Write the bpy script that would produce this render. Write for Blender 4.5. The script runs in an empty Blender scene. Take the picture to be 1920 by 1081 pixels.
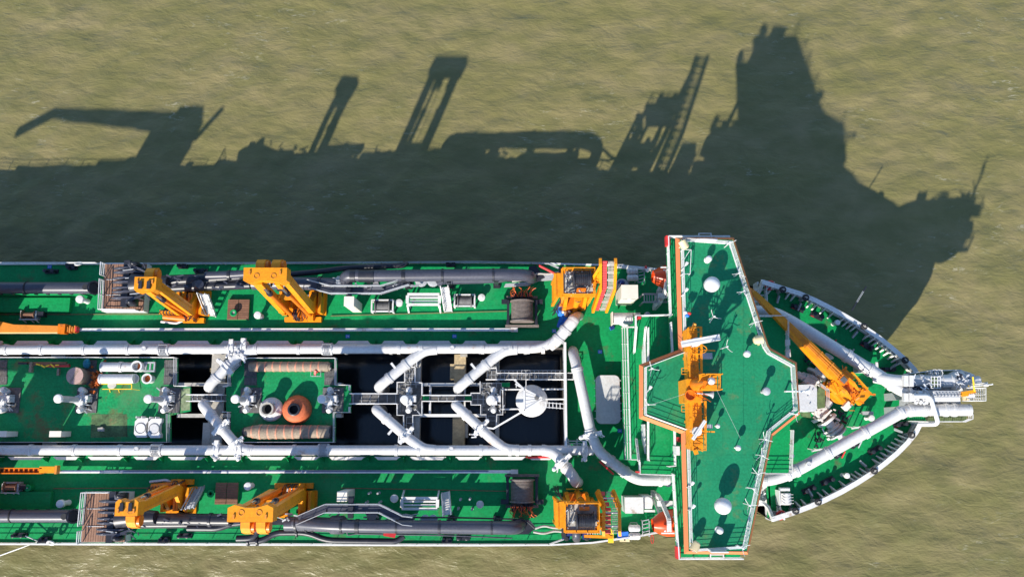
import bpy, math, random
from mathutils import Vector, Matrix
random.seed(7)
sc = bpy.context.scene
col = sc.collection
R = math.radians

# ---------------------------------------------------------------- camera, sky, sun, exposure
FPX, CAMZ, TILT = 1500.0, 90.0, math.atan(264.5 / 1500.0)
cam_d = bpy.data.cameras.new("camera")
cam_d.sensor_width = 36.0
cam_d.lens = 36.0 * FPX / 1920.0
cam_d.clip_start, cam_d.clip_end = 1.0, 6000.0
cam = bpy.data.objects.new("camera", cam_d)
cam.location = (0, 0, CAMZ)
cam.rotation_euler = (TILT, 0, 0)
col.objects.link(cam)
sc.camera = cam

SUN_VEC = Vector((0.72, 1.48, -1.0)).normalized()          # the way the sunlight travels
world = bpy.data.worlds.new("World")
sc.world = world
world.use_nodes = True
wn = world.node_tree
bg = wn.nodes["Background"]
sky = wn.nodes.new("ShaderNodeTexSky")
sky.sky_type = 'NISHITA'
sky.sun_disc = False
sky.sun_elevation = math.asin(-SUN_VEC.z)
sky.sun_rotation = math.atan2(-SUN_VEC.x, -SUN_VEC.y)
sky.altitude = 20
sky.air_density, sky.dust_density, sky.ozone_density = 1.0, 0.15, 4.0
wn.links.new(sky.outputs[0], bg.inputs[0])
bg.inputs[1].default_value = 0.13
sun_d = bpy.data.lights.new("sun", 'SUN')
sun_d.energy = 4.4
sun_d.angle = R(0.7)
sun_d.color = (1.0, 0.93, 0.82)
sun = bpy.data.objects.new("sun", sun_d)
sun.rotation_euler = SUN_VEC.to_track_quat('-Z', 'Y').to_euler()
sun.location = (-60, -120, 90)
col.objects.link(sun)
vs = sc.view_settings
vs.view_transform, vs.look, vs.exposure, vs.gamma = 'Standard', 'None', 0.90, 1.0
vs.use_curve_mapping = False
sc.cycles.max_bounces = 6
sc.cycles.use_denoising = True

# ---------------------------------------------------------------- measuring: where the sight line through a photo point meets height z
_st, _ct = math.sin(TILT), math.cos(TILT)
def A(px, py, z):
    x, v = (px - 960.0) / FPX, -(py - 540.5) / FPX
    k = (CAMZ - z) / (_ct - v * _st)
    return Vector((x * k, (_st + v * _ct) * k, z))

# ---------------------------------------------------------------- materials
def paint(name, c, rough=0.5, var=0.12, scale=0.5, stain=None, amt=0.0, sscale=0.35, bump=0.0, metal=0.0, stretch=(1, 1, 1), spec=0.4, fine=0.0, seam=0.0, spots=None, wear=None, spotr=(0.8, 0.59, 0.68)):
    m = bpy.data.materials.new(name)
    m.use_nodes = True
    nt = m.node_tree
    N, L = nt.nodes, nt.links
    b = N["Principled BSDF"]
    g = N.new("ShaderNodeNewGeometry")
    mp = N.new("ShaderNodeMapping")
    mp.inputs['Scale'].default_value = stretch
    L.new(g.outputs['Position'], mp.inputs['Vector'])
    n1 = N.new("ShaderNodeTexNoise")
    n1.inputs['Scale'].default_value = scale
    n1.inputs['Detail'].default_value = 6
    n1.inputs['Roughness'].default_value = 0.65
    L.new(mp.outputs[0], n1.inputs['Vector'])
    mx = N.new("ShaderNodeMix"); mx.data_type = 'RGBA'
    mx.inputs['A'].default_value = [max(0, k * (1 - var)) for k in c] + [1]
    mx.inputs['B'].default_value = [min(1, k * (1 + var)) for k in c] + [1]
    rp = N.new("ShaderNodeMapRange")
    rp.inputs['From Min'].default_value, rp.inputs['From Max'].default_value = 0.3, 0.7
    L.new(n1.outputs['Fac'], rp.inputs['Value'])
    L.new(rp.outputs[0], mx.inputs['Factor'])
    out = mx.outputs['Result']
    if stain:
        n2 = N.new("ShaderNodeTexNoise")
        n2.inputs['Scale'].default_value = sscale
        n2.inputs['Detail'].default_value = 8
        n2.inputs['Roughness'].default_value = 0.7
        L.new(mp.outputs[0], n2.inputs['Vector'])
        r2 = N.new("ShaderNodeMapRange")
        r2.inputs['From Min'].default_value, r2.inputs['From Max'].default_value = 0.56, 0.72
        r2.inputs['To Max'].default_value = amt
        L.new(n2.outputs['Fac'], r2.inputs['Value'])
        m2 = N.new("ShaderNodeMix"); m2.data_type = 'RGBA'
        m2.inputs['B'].default_value = list(stain) + [1]
        L.new(out, m2.inputs['A']); L.new(r2.outputs[0], m2.inputs['Factor'])
        out = m2.outputs['Result']
    if fine:
        n4 = N.new("ShaderNodeTexNoise")
        n4.inputs['Scale'].default_value = 5.0
        n4.inputs['Detail'].default_value = 5
        L.new(g.outputs['Position'], n4.inputs['Vector'])
        r4 = N.new("ShaderNodeMapRange")
        r4.inputs['From Min'].default_value, r4.inputs['From Max'].default_value = 0.35, 0.65
        r4.inputs['To Min'].default_value, r4.inputs['To Max'].default_value = 1 - fine, 1 + fine
        L.new(n4.outputs['Fac'], r4.inputs['Value'])
        m4 = N.new("ShaderNodeVectorMath"); m4.operation = 'SCALE'
        L.new(out, m4.inputs[0]); L.new(r4.outputs[0], m4.inputs['Scale'])
        out = m4.outputs[0]
    def noise_mask(scale, det, lo, hi, amt_, off=0.0):
        nn = N.new("ShaderNodeTexNoise"); nn.noise_dimensions = '4D'
        nn.inputs['W'].default_value = off
        nn.inputs['Scale'].default_value, nn.inputs['Detail'].default_value, nn.inputs['Roughness'].default_value = scale, det, 0.7
        L.new(g.outputs['Position'], nn.inputs['Vector'])
        rr = N.new("ShaderNodeMapRange")
        rr.inputs['From Min'].default_value, rr.inputs['From Max'].default_value, rr.inputs['To Max'].default_value = lo, hi, amt_
        L.new(nn.outputs['Fac'], rr.inputs['Value'])
        return rr.outputs[0]
    def over(base_, colr, fac):
        mm = N.new("ShaderNodeMix"); mm.data_type = 'RGBA'
        L.new(base_, mm.inputs['A']); mm.inputs['B'].default_value = list(colr) + [1]; L.new(fac, mm.inputs['Factor'])
        return mm.outputs['Result']
    if wear: out = over(out, wear, noise_mask(0.16, 9, 0.54, 0.66, 0.7, 3.0))
    if seam:                                            # welded plate edges
        bt = N.new("ShaderNodeTexBrick")
        bt.inputs['Color1'].default_value = bt.inputs['Color2'].default_value = (1, 1, 1, 1)
        bt.inputs['Mortar'].default_value = (0, 0, 0, 1)
        bt.inputs['Scale'].default_value = 1.0
        bt.inputs['Mortar Size'].default_value = 0.045
        bt.inputs['Mortar Smooth'].default_value = 0.6
        bt.inputs['Brick Width'].default_value, bt.inputs['Row Height'].default_value = 6.0, 2.1
        L.new(g.outputs['Position'], bt.inputs['Vector'])
        r5 = N.new("ShaderNodeMapRange"); r5.inputs['To Min'].default_value = 1 - seam
        L.new(bt.outputs['Color'], r5.inputs['Value'])
        m5 = N.new("ShaderNodeVectorMath"); m5.operation = 'SCALE'
        L.new(out, m5.inputs[0]); L.new(r5.outputs[0], m5.inputs['Scale'])
        out = m5.outputs[0]
    if spots: out = over(out, spots, noise_mask(spotr[0], 9, spotr[1], spotr[2], 0.8, 7.0))
    L.new(out, b.inputs['Base Color'])
    b.inputs['Roughness'].default_value = rough
    b.inputs['Metallic'].default_value = metal
    b.inputs['Specular IOR Level'].default_value = spec
    if bump:
        n3 = N.new("ShaderNodeTexNoise")
        n3.inputs['Scale'].default_value = scale * 6
        n3.inputs['Detail'].default_value = 4
        L.new(mp.outputs[0], n3.inputs['Vector'])
        bp = N.new("ShaderNodeBump")
        bp.inputs['Strength'].default_value = bump
        bp.inputs['Distance'].default_value = 0.05
        L.new(n3.outputs['Fac'], bp.inputs['Height'])
        L.new(bp.outputs[0], b.inputs['Normal'])
    return m

M = {
 'mudwall': paint('stained_hopper_wall', (0.075, 0.066, 0.055), 0.7, 0.4, 0.5, (0.16, 0.13, 0.09), 0.7, 0.4, fine=0.2),
 'rosy': paint('weathered_white', (0.66, 0.64, 0.61), 0.5, 0.08, 0.8, (0.45, 0.36, 0.3), 0.3, 0.6, fine=0.06),
 'deck': paint('deck_green', (0.003, 0.235, 0.068), 0.6, 0.13, 0.25, (0.02, 0.185, 0.06), 0.45, 0.5, 0.05, fine=0.14, spec=0.2, seam=0.14, spots=(0.085, 0.105, 0.05), wear=(0.035, 0.245, 0.09), spotr=(0.5, 0.57, 0.68)),
 'plat': paint('platform_green', (0.006, 0.225, 0.072), 0.62, 0.15, 0.3, (0.13, 0.14, 0.09), 0.6, 0.28, 0.05, fine=0.16, spec=0.2, seam=0.14, spots=(0.15, 0.085, 0.04), wear=(0.075, 0.20, 0.09), spotr=(0.35, 0.56, 0.68)),
 'roof': paint('roof_green', (0.011, 0.195, 0.086), 0.62, 0.10, 0.3, (0.075, 0.15, 0.055), 0.5, 0.35, 0.04, fine=0.12, spec=0.2, seam=0.12, spots=(0.15, 0.15, 0.06), wear=(0.035, 0.205, 0.085), spotr=(0.45, 0.57, 0.70)),
 'white': paint('white_paint', (0.63, 0.62, 0.60), 0.45, 0.07, 0.8, (0.42, 0.36, 0.29), 0.45, 0.9, fine=0.07, spots=(0.36, 0.25, 0.17)),
 'pipe': paint('pipe_white', (0.53, 0.525, 0.515), 0.42, 0.10, 0.5, (0.47, 0.39, 0.33), 0.55, 0.45, 0.03, stretch=(0.5, 1, 1), fine=0.07, spots=(0.38, 0.24, 0.16)),
 'grey': paint('grey_paint', (0.36, 0.37, 0.38), 0.5, 0.12, 0.8, (0.2, 0.17, 0.14), 0.4, 0.8, fine=0.08),
 'beam': paint('hopper_beam_paint', (0.38, 0.36, 0.32), 0.6, 0.15, 0.7, (0.34, 0.27, 0.17), 0.7, 0.5, fine=0.1),
 'mudbeam': paint('muddy_beam', (0.40, 0.31, 0.18), 0.7, 0.2, 0.7, (0.20, 0.17, 0.12), 0.6, 0.5, fine=0.15),
 'orange': paint('crane_orange', (0.72, 0.255, 0.006), 0.42, 0.10, 0.6, (0.48, 0.17, 0.02), 0.55, 0.9, fine=0.10, spots=(0.22, 0.09, 0.03)),
 'orange2': paint('cylinder_orange', (0.66, 0.165, 0.008), 0.35, 0.12, 0.8, (0.36, 0.11, 0.02), 0.5, 0.9, fine=0.10, spots=(0.14, 0.06, 0.03)),
 'boomor': paint('boom_orange', (0.62, 0.22, 0.03), 0.5, 0.10, 0.6, (0.36, 0.14, 0.04), 0.5, 0.9, fine=0.06),
 'salmon': paint('salmon_paint', (0.60, 0.185, 0.07), 0.5, 0.05, 0.6, (0.55, 0.19, 0.09), 0.4, 0.7),
 'black': paint('black_steel', (0.022, 0.023, 0.03), 0.38, 0.25, 0.8, (0.07, 0.055, 0.045), 0.4, 0.8, 0.05, fine=0.15),
 'suction': paint('suction_pipe_steel', (0.055, 0.057, 0.075), 0.36, 0.18, 0.7, (0.11, 0.10, 0.10), 0.5, 0.6, 0.05, stretch=(0.35, 1, 1), fine=0.12),
 'rubber': paint('rubber', (0.02, 0.02, 0.022), 0.75, 0.2, 1.0, fine=0.1),
 'rope': paint('wire_rope', (0.17, 0.14, 0.122), 0.6, 0.2, 2.0, (0.05, 0.04, 0.035), 0.5, 1.5, 0.2, fine=0.15),
 'wood': paint('wood_plank', (0.26, 0.14, 0.09), 0.75, 0.25, 1.2, (0.16, 0.09, 0.06), 0.5, 0.9, 0.1, stretch=(1, 0.15, 1), fine=0.12),
 'woodd': paint('dark_wood', (0.20, 0.095, 0.055), 0.75, 0.25, 1.5, (0.10, 0.05, 0.035), 0.5, 1.2, 0.1, stretch=(0.15, 1, 1), fine=0.12),
 'red': paint('red_paint', (0.55, 0.03, 0.03), 0.5, 0.1, 0.8, (0.3, 0.04, 0.03), 0.4, 1.0),
 'panelred': paint('red_panel', (0.58, 0.055, 0.06), 0.55, 0.12, 1.4, (0.4, 0.12, 0.09), 0.4, 1.0, fine=0.1),
 'boat': paint('lifeboat_orange', (0.66, 0.065, 0.01), 0.35, 0.06, 0.7, (0.6, 0.09, 0.03), 0.3, 0.9),
 'blue': paint('blue_tarp', (0.03, 0.17, 0.62), 0.6, 0.2, 1.2, fine=0.15),
 'navy': paint('navy_paint', (0.012, 0.03, 0.14), 0.5, 0.2, 1.0),
 'rust': paint('rusty_steel', (0.50, 0.115, 0.02), 0.85, 0.35, 2.2, (0.14, 0.04, 0.02), 0.6, 1.8, 0.3, fine=0.25),
 'hose': paint('hose_tan', (0.25, 0.195, 0.14), 0.75, 0.18, 0.9, (0.17, 0.145, 0.125), 0.6, 0.6, 0.15, stretch=(3, 0.7, 1), fine=0.15),
 'hosered': paint('hose_band_red', (0.56, 0.24, 0.15), 0.75, 0.2, 1.2, (0.34, 0.2, 0.14), 0.5, 1.2, fine=0.15),
 'cone': paint('orange_rubber', (0.52, 0.125, 0.045), 0.65, 0.12, 0.9, (0.42, 0.15, 0.08), 0.4, 0.9, fine=0.14),
 'pink': paint('faded_primer', (0.42, 0.28, 0.24), 0.75, 0.1, 0.9, (0.36, 0.23, 0.2), 0.5, 0.8, fine=0.08),
 'cream': paint('cream_paint', (0.66, 0.53, 0.30), 0.5, 0.1, 1.2),
 'beige': paint('beige_box_paint', (0.68, 0.63, 0.53), 0.55, 0.08, 0.9, (0.45, 0.4, 0.33), 0.4, 0.9),
 'grate': paint('steel_grating', (0.105, 0.102, 0.10), 0.7, 0.3, 1.5, (0.2, 0.17, 0.13), 0.5, 0.8, fine=0.2),
 'dark': paint('dark_inside', (0.012, 0.013, 0.016), 0.7, 0.2, 1.0),
 'glass': paint('window_glass', (0.02, 0.028, 0.035), 0.08, 0.1, 1.0, spec=0.6),
 'hullred': paint('hull_paint', (0.05, 0.055, 0.06), 0.5, 0.15, 0.4, (0.16, 0.07, 0.04), 0.5, 0.4),
 'cable': paint('cable_orange', (0.62, 0.12, 0.03), 0.5, 0.15, 2.0),
 'yellow': paint('yellow_paint', (0.85, 0.55, 0.03), 0.5, 0.08, 1.0),
 'chrome': paint('polished_rod', (0.5, 0.5, 0.5), 0.25, 0.05, 1.0, metal=0.9),
 'teal': paint('teal_bag', (0.01, 0.17, 0.24), 0.6, 0.2, 1.5, fine=0.2),
 'olive': paint('olive_grating', (0.10, 0.15, 0.06), 0.75, 0.2, 1.5, fine=0.2),
}

# ---------------------------------------------------------------- mesh building
def V(*a): return Vector(a)
CLUTTER = {'fitting', 'pipework', 'pipe_fitting', 'hydraulic_hose', 'hose', 'cable_bundle', 'mast_pipework', 'anchor_chain', 'roof_bolt', 'bolt_row', 'grating_bars', 'stud_row', 'deck_stiffener', 'wire_floor', 'bolted_plate', 'wire_frame', 'stay_wire', 'lifting_eye', 'bracket_row', 'hose_bundle'}
class MB:
    def __init__(s): s.v, s.f, s.sm = [], [], []
    def add(s, vs, fs, smooth=False):
        o = len(s.v)
        s.v += [Vector(p) for p in vs]
        s.f += [[i + o for i in f] for f in fs]
        s.sm += [smooth] * len(fs)
        return s
    def box(s, c, d, rz=0.0, mat=None):
        dx, dy, dz = d[0] / 2, d[1] / 2, d[2] / 2
        m = mat or Matrix.Rotation(rz, 3, 'Z')
        c = Vector(c)
        vs = [c + m @ Vector((x * dx, y * dy, z * dz)) for z in (-1, 1) for x, y in ((-1, -1), (1, -1), (1, 1), (-1, 1))]
        return s.add(vs, [[3, 2, 1, 0], [4, 5, 6, 7], [0, 1, 5, 4], [1, 2, 6, 5], [2, 3, 7, 6], [3, 0, 4, 7]])
    def bar(s, p, q, w, h=None, up=(0, 0, 1)):
        p, q = Vector(p), Vector(q)
        h = h or w
        d = (q - p)
        if d.length < 1e-6: return s
        z = d.normalized()
        u = Vector(up)
        if abs(z.dot(u)) > 0.98: u = Vector((0, 1, 0))
        x = u.cross(z).normalized()
        y = z.cross(x)
        vs = [b + x * (i * w / 2) + y * (j * h / 2) for b in (p, q) for i, j in ((-1, -1), (1, -1), (1, 1), (-1, 1))]
        return s.add(vs, [[3, 2, 1, 0], [4, 5, 6, 7], [0, 1, 5, 4], [1, 2, 6, 5], [2, 3, 7, 6], [3, 0, 4, 7]])
    def prism(s, poly, z0, z1):
        n = len(poly)
        a = sum(poly[i][0] * poly[(i + 1) % n][1] - poly[(i + 1) % n][0] * poly[i][1] for i in range(n))
        if a < 0: poly = poly[::-1]
        vs = [V(p[0], p[1], z0) for p in poly] + [V(p[0], p[1], z1) for p in poly]
        fs = [list(range(n))[::-1], list(range(n, 2 * n))] + [[i, (i + 1) % n, n + (i + 1) % n, n + i] for i in range(n)]
        return s.add(vs, fs)
    def plate(s, pts, nrm, t):
        n = len(pts)
        nv = Vector(nrm).normalized() * (t / 2)
        pts = [Vector(p) for p in pts]
        vs = [p + nv for p in pts] + [p - nv for p in pts]
        fs = [list(range(n)), list(range(n, 2 * n))[::-1]] + [[i, n + i, n + (i + 1) % n, (i + 1) % n] for i in range(n)]
        return s.add(vs, fs)
    def tube(s, path, r, n=8, cap=True, smooth=True):
        path = [Vector(p) for p in path]
        k = len(path)
        rr = r if isinstance(r, (list, tuple)) else [r] * k
        t0 = (path[1] - path[0]).normalized()
        u = Vector((0, 0, 1)) if abs(t0.z) < 0.95 else Vector((0, 1, 0))
        u = (u - t0 * u.dot(t0)).normalized()
        vs = []
        for i, p in enumerate(path):
            if i == 0: t = t0
            elif i == k - 1: t = (path[-1] - path[-2]).normalized()
            else:
                t = ((path[i + 1] - p).normalized() + (p - path[i - 1]).normalized())
                t = t.normalized() if t.length > 1e-6 else (p - path[i - 1]).normalized()
            u = (u - t * u.dot(t))
            u = u.normalized() if u.length > 1e-6 else t.orthogonal().normalized()
            w = t.cross(u)
            for j in range(n):
                a = 2 * math.pi * (j + 0.5) / n
                vs.append(p + (u * math.cos(a) + w * math.sin(a)) * rr[i])
        fs = [[i * n + j, i * n + (j + 1) % n, (i + 1) * n + (j + 1) % n, (i + 1) * n + j] for i in range(k - 1) for j in range(n)]
        s.add(vs, fs, smooth)
        if cap:
            o = len(s.v) - k * n
            s.f += [[o + j for j in range(n)][::-1], [o + (k - 1) * n + j for j in range(n)]]
            s.sm += [False, False]
        return s
    def lathe(s, prof, p, axis=(0, 0, 1), n=20, smooth=True, cap=True):
        p, ax = Vector(p), Vector(axis).normalized()
        u = ax.orthogonal().normalized()
        w = ax.cross(u)
        vs = []
        for r, t in prof:
            for j in range(n):
                a = 2 * math.pi * j / n
                vs.append(p + ax * t + (u * math.cos(a) + w * math.sin(a)) * max(r, 0.0005))
        k = len(prof)
        fs = [[i * n + j, i * n + (j + 1) % n, (i + 1) * n + (j + 1) % n, (i + 1) * n + j] for i in range(k - 1) for j in range(n)]
        o = len(s.v)
        s.add(vs, fs, smooth)
        if cap:
            s.f += [[o + j for j in range(n)][::-1], [o + (k - 1) * n + j for j in range(n)]]
            s.sm += [False, False]
        return s
    def ball(s, c, r, n=16, sq=(1, 1, 1), half=False):
        c = Vector(c)
        st = 0 if half else -6
        vs, k = [], 0
        for i in range(st, 7):
            a = math.pi / 2 * i / 6
            for j in range(n):
                b = 2 * math.pi * j / n
                vs.append(c + Vector((math.cos(a) * math.cos(b) * r * sq[0], math.cos(a) * math.sin(b) * r * sq[1], math.sin(a) * r * sq[2])))
            k += 1
        return s.add(vs, [[i * n + j, i * n + (j + 1) % n, (i + 1) * n + (j + 1) % n, (i + 1) * n + j] for i in range(k - 1) for j in range(n)], True)
    def build(s, name, mat, parent=None, **props):
        o = ORG.get(root_of(parent).name, V(0, 0, 0)) if parent else V(0, 0, 0)
        me = bpy.data.meshes.new(name)
        me.from_pydata([tuple(p - o) for p in s.v], [], s.f)
        me.polygons.foreach_set('use_smooth', s.sm)
        me.materials.append(M[mat] if isinstance(mat, str) else mat)
        if any(s.sm):
            try: me.set_sharp_from_angle(angle=R(40))
            except Exception: pass
        ob = bpy.data.objects.new(name, me)
        col.objects.link(ob)
        if parent: ob.parent = parent
        for k, v in props.items(): ob[k] = v
        if name in CLUTTER: ob['kind'] = 'stuff'
        return ob
ORG = {}
def root_of(o):
    while o.parent: o = o.parent
    return o
def thing(name, label, cat, loc=(0, 0, 0), group=None):
    o = bpy.data.objects.new(name, None)
    o.empty_display_size = 0.3
    col.objects.link(o)
    o.location = loc
    ORG[o.name] = Vector(loc)
    o['label'], o['category'] = label, cat
    if group: o['group'] = group
    return o
def copy_obj(o, parent):
    c = o.copy()
    col.objects.link(c)
    c.parent = parent
    for ch in list(o.children): copy_obj(ch, c)
    return c
def dup(o, loc, rz=0.0, label=None, group=None, mirror=None):
    c = copy_obj(o, None)
    c.location = loc
    c.rotation_euler = (0, 0, rz)
    if label: c['label'] = label
    if group: c['group'] = group
    return c
def piece(src, parent, loc, rz=0.0, rot=None, scale=None):     # one more alike piece sharing the mesh of src; loc in world
    c = src.copy()
    col.objects.link(c)
    c.parent = parent
    c.location = Vector(loc) - ORG[root_of(parent).name]
    c.rotation_euler = rot or (0, 0, rz)
    if scale: c.scale = scale
    return c
_MESH = {}
def shared(key, name, make, mat, parent, loc, rz=0.0, rot=None, scale=None):   # a piece built once round its own origin, then shared
    if key not in _MESH:
        mb = make(MB())
        me = bpy.data.meshes.new(name)
        me.from_pydata([tuple(p) for p in mb.v], [], mb.f)
        me.polygons.foreach_set('use_smooth', mb.sm)
        me.materials.append(M[mat])
        if any(mb.sm):
            try: me.set_sharp_from_angle(angle=R(40))
            except Exception: pass
        _MESH[key] = me
    c = bpy.data.objects.new(name, _MESH[key])
    col.objects.link(c)
    c.parent = parent
    c.location = Vector(loc) - (ORG[root_of(parent).name] if parent else V(0, 0, 0))
    if parent and parent.parent: pass
    c.rotation_euler = rot or (0, 0, rz)
    if scale: c.scale = scale
    return c
def bend(path, rad, n=6):
    path = [Vector(p) for p in path]
    out = [path[0]]
    for i in range(1, len(path) - 1):
        p, a, b = path[i], path[i - 1], path[i + 1]
        r = min(rad, (a - p).length * 0.48, (b - p).length * 0.48)
        s, e = p + (a - p).normalized() * r, p + (b - p).normalized() * r
        for k in range(n + 1):
            t = k / n
            out.append(s * (1 - t) ** 2 + p * 2 * t * (1 - t) + e * t * t)
    out.append(path[-1])
    return out
def lerp(a, b, t): return Vector(a) * (1 - t) + Vector(b) * t
def flange(p, d, r, parent, mat='pipe', t=0.16, k=1.16):
    d = Vector(d).normalized()
    q = d.to_track_quat('Z', 'Y').to_euler()
    key = ('fl', round(r, 3), mat, t, k)
    def mk(mb):
        mb.lathe([(r, -t), (r * k, -t), (r * k, -0.012), (r * k - 0.03, -0.012), (r * k - 0.03, 0.012), (r * k, 0.012), (r * k, t), (r, t)], (0, 0, 0), (0, 0, 1), 22, False)
        return mb
    return shared(key, 'flange', mk, mat, parent, p, rot=q)
def railing(parent, pts, mat='white', h=1.05, n_rail=3, step=1.6, r=0.032, closed=False, name='railing', kick=False):
    pts = [Vector(p) for p in pts]
    if closed: pts = pts + [pts[0]]
    mb = MB()
    for k in range(n_rail):
        z = h * (k + 1) / n_rail
        mb.tube([p + V(0, 0, z) for p in pts], r if k < n_rail - 1 else r * 1.25, 5, True, False)
    if kick:
        for a, b in zip(pts, pts[1:]): mb.bar(a + V(0, 0, 0.09), b + V(0, 0, 0.09), 0.03, 0.18)
    rail = mb.build(name, mat, parent)
    for a, b in zip(pts, pts[1:]):
        n = max(1, round((b - a).length / step))
        for i in range(n):
            shared(('post', h, mat, r), 'post', lambda m: m.bar((0, 0, 0), (0, 0, h), r * 1.7), mat, rail, lerp(a, b, i / n))
    shared(('post', h, mat, r), 'post', lambda m: m.bar((0, 0, 0), (0, 0, h), r * 1.7), mat, rail, pts[-1])
    return rail
# ================================================================ WATER
def water_mat():
    m = bpy.data.materials.new("muddy_water"); m.use_nodes = True
    nt = m.node_tree; N, L = nt.nodes, nt.links
    b = N["Principled BSDF"]
    g = N.new("ShaderNodeNewGeometry")
    def mapped(rz, sx, sy):
        mp = N.new("ShaderNodeMapping")
        mp.inputs['Rotation'].default_value = (0, 0, R(rz))
        mp.inputs['Scale'].default_value = (sx, sy, 1)
        L.new(g.outputs['Position'], mp.inputs['Vector'])
        return mp.outputs[0]
    def noise(vec, scale, det, rough=0.55, dist=0.0):
        n = N.new("ShaderNodeTexNoise")
        n.inputs['Scale'].default_value = scale; n.inputs['Detail'].default_value = det
        n.inputs['Roughness'].default_value = rough; n.inputs['Distortion'].default_value = dist
        L.new(vec, n.inputs['Vector'])
        return n.outputs['Fac']
    def rng(v, a, c, lo=0.0, hi=1.0):
        r = N.new("ShaderNodeMapRange")
        for k, x in (('From Min', a), ('From Max', c), ('To Min', lo), ('To Max', hi)): r.inputs[k].default_value = x
        L.new(v, r.inputs['Value']); return r.outputs[0]
    def mixc(f, a, c):
        x = N.new("ShaderNodeMix"); x.data_type = 'RGBA'
        for k, v in (('A', a), ('B', c)):
            if isinstance(v, tuple): x.inputs[k].default_value = v + (1,)
            else: L.new(v, x.inputs[k])
        L.new(f, x.inputs['Factor']); return x.outputs['Result']
    v1 = mapped(32, 0.55, 1.0)
    v2 = mapped(38, 0.35, 1.0)
    v3 = mapped(40, 0.14, 0.8)
    big = noise(v1, 0.17, 5, 0.62, 0.3)
    mid = noise(v1, 0.40, 4, 0.58, 0.25)
    c = mixc(rng(big, 0.33, 0.67), (0.160, 0.143, 0.053), (0.206, 0.171, 0.080))
    c = mixc(rng(mid, 0.40, 0.64, 0.0, 0.7), c, (0.126, 0.121, 0.043))
    # broken whitecap crests and sun glints, both painted in pale
    f1 = noise(v3, 1.1, 6, 0.6, 0.9)
    f2 = noise(v1, 0.11, 3)
    def mth(op, a, c2):
        x = N.new("ShaderNodeMath"); x.operation = op
        for i, v in enumerate((a, c2)):
            if isinstance(v, (int, float)): x.inputs[i].default_value = v
            else: L.new(v, x.inputs[i])
        return x.outputs[0]
    ridge = mth('ABSOLUTE', mth('SUBTRACT', f1, 0.5), 0)
    line = rng(ridge, 0.0, 0.02, 1.0, 0.0)
    foam_glint = mth('MULTIPLY', mth('MULTIPLY', line, rng(f2, 0.47, 0.62)), rng(noise(v1, 0.8, 5, 0.7), 0.52, 0.62))
    c = mixc(mth('MULTIPLY', foam_glint, 0.5), c, (0.5, 0.46, 0.36))
    L.new(c, b.inputs['Base Color'])
    b.inputs['Roughness'].default_value = 0.32
    b.inputs['IOR'].default_value = 1.33
    b.inputs['Specular IOR Level'].default_value = 0.5
    v4 = mapped(28, 0.45, 1.0)
    v5 = mapped(55, 0.5, 1.0)
    h = mth('ADD', mth('MULTIPLY', noise(v1, 0.24, 2, 0.45, 0.2), 1.0), mth('ADD', mth('MULTIPLY', noise(v4, 0.75, 5, 0.62, 0.3), 0.55), mth('MULTIPLY', mth('MULTIPLY', noise(v5, 2.2, 4, 0.6, 0.2), rng(noise(v1, 0.06, 3), 0.4, 0.6, 0.3, 1.4)), 0.08)))
    bp = N.new("ShaderNodeBump")
    bp.inputs['Strength'].default_value = 0.55
    bp.inputs['Distance'].default_value = 0.85
    L.new(h, bp.inputs['Height']); L.new(bp.outputs[0], b.inputs['Normal'])
    return m
M['water'] = water_mat()
# real low waves near the ship, running out flat to the horizon
from mathutils import noise as mnoise
X0, X1, Y0, Y1, ST = -66.0, 66.0, -34.0, 62.0, 0.5
nx, ny = int((X1 - X0) / ST) + 1, int((Y1 - Y0) / ST) + 1
cs, sn = math.cos(R(32)), math.sin(R(32))
w = MB()
wv = []
for i_ in range(ny):
    y = Y0 + i_ * ST
    for k_ in range(nx):
        x = X0 + k_ * ST
        u, v = (x * cs + y * sn) * 0.5, -x * sn + y * cs
        e = min(1.0, min(x - X0, X1 - x, y - Y0, Y1 - y) / 4.0)
        z = 0.17 * mnoise.noise(Vector((u * 0.30, v * 0.34, 3.0))) + 0.13 * mnoise.noise(Vector((u * 0.75, v * 0.8, 9.0))) + 0.05 * mnoise.noise(Vector((u * 1.7, v * 1.7, 21.0)))
        wv.append(Vector((x, y, z * e)))
w.v = wv
w.f = [[r_ * nx + k_, r_ * nx + k_ + 1, (r_ + 1) * nx + k_ + 1, (r_ + 1) * nx + k_] for r_ in range(ny - 1) for k_ in range(nx - 1)]
w.sm = [True] * len(w.f)
B = 2500.0
for q in ([(-B, -B), (B, -B), (B, Y0), (-B, Y0)], [(-B, Y1), (B, Y1), (B, B), (-B, B)], [(-B, Y0), (X0, Y0), (X0, Y1), (-B, Y1)], [(X1, Y0), (B, Y0), (B, Y1), (X1, Y1)]):
    w.add([(x, y, 0) for x, y in q], [[0, 1, 2, 3]], True)
w = w.build('water', 'water')
w['kind'] = 'structure'

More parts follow.
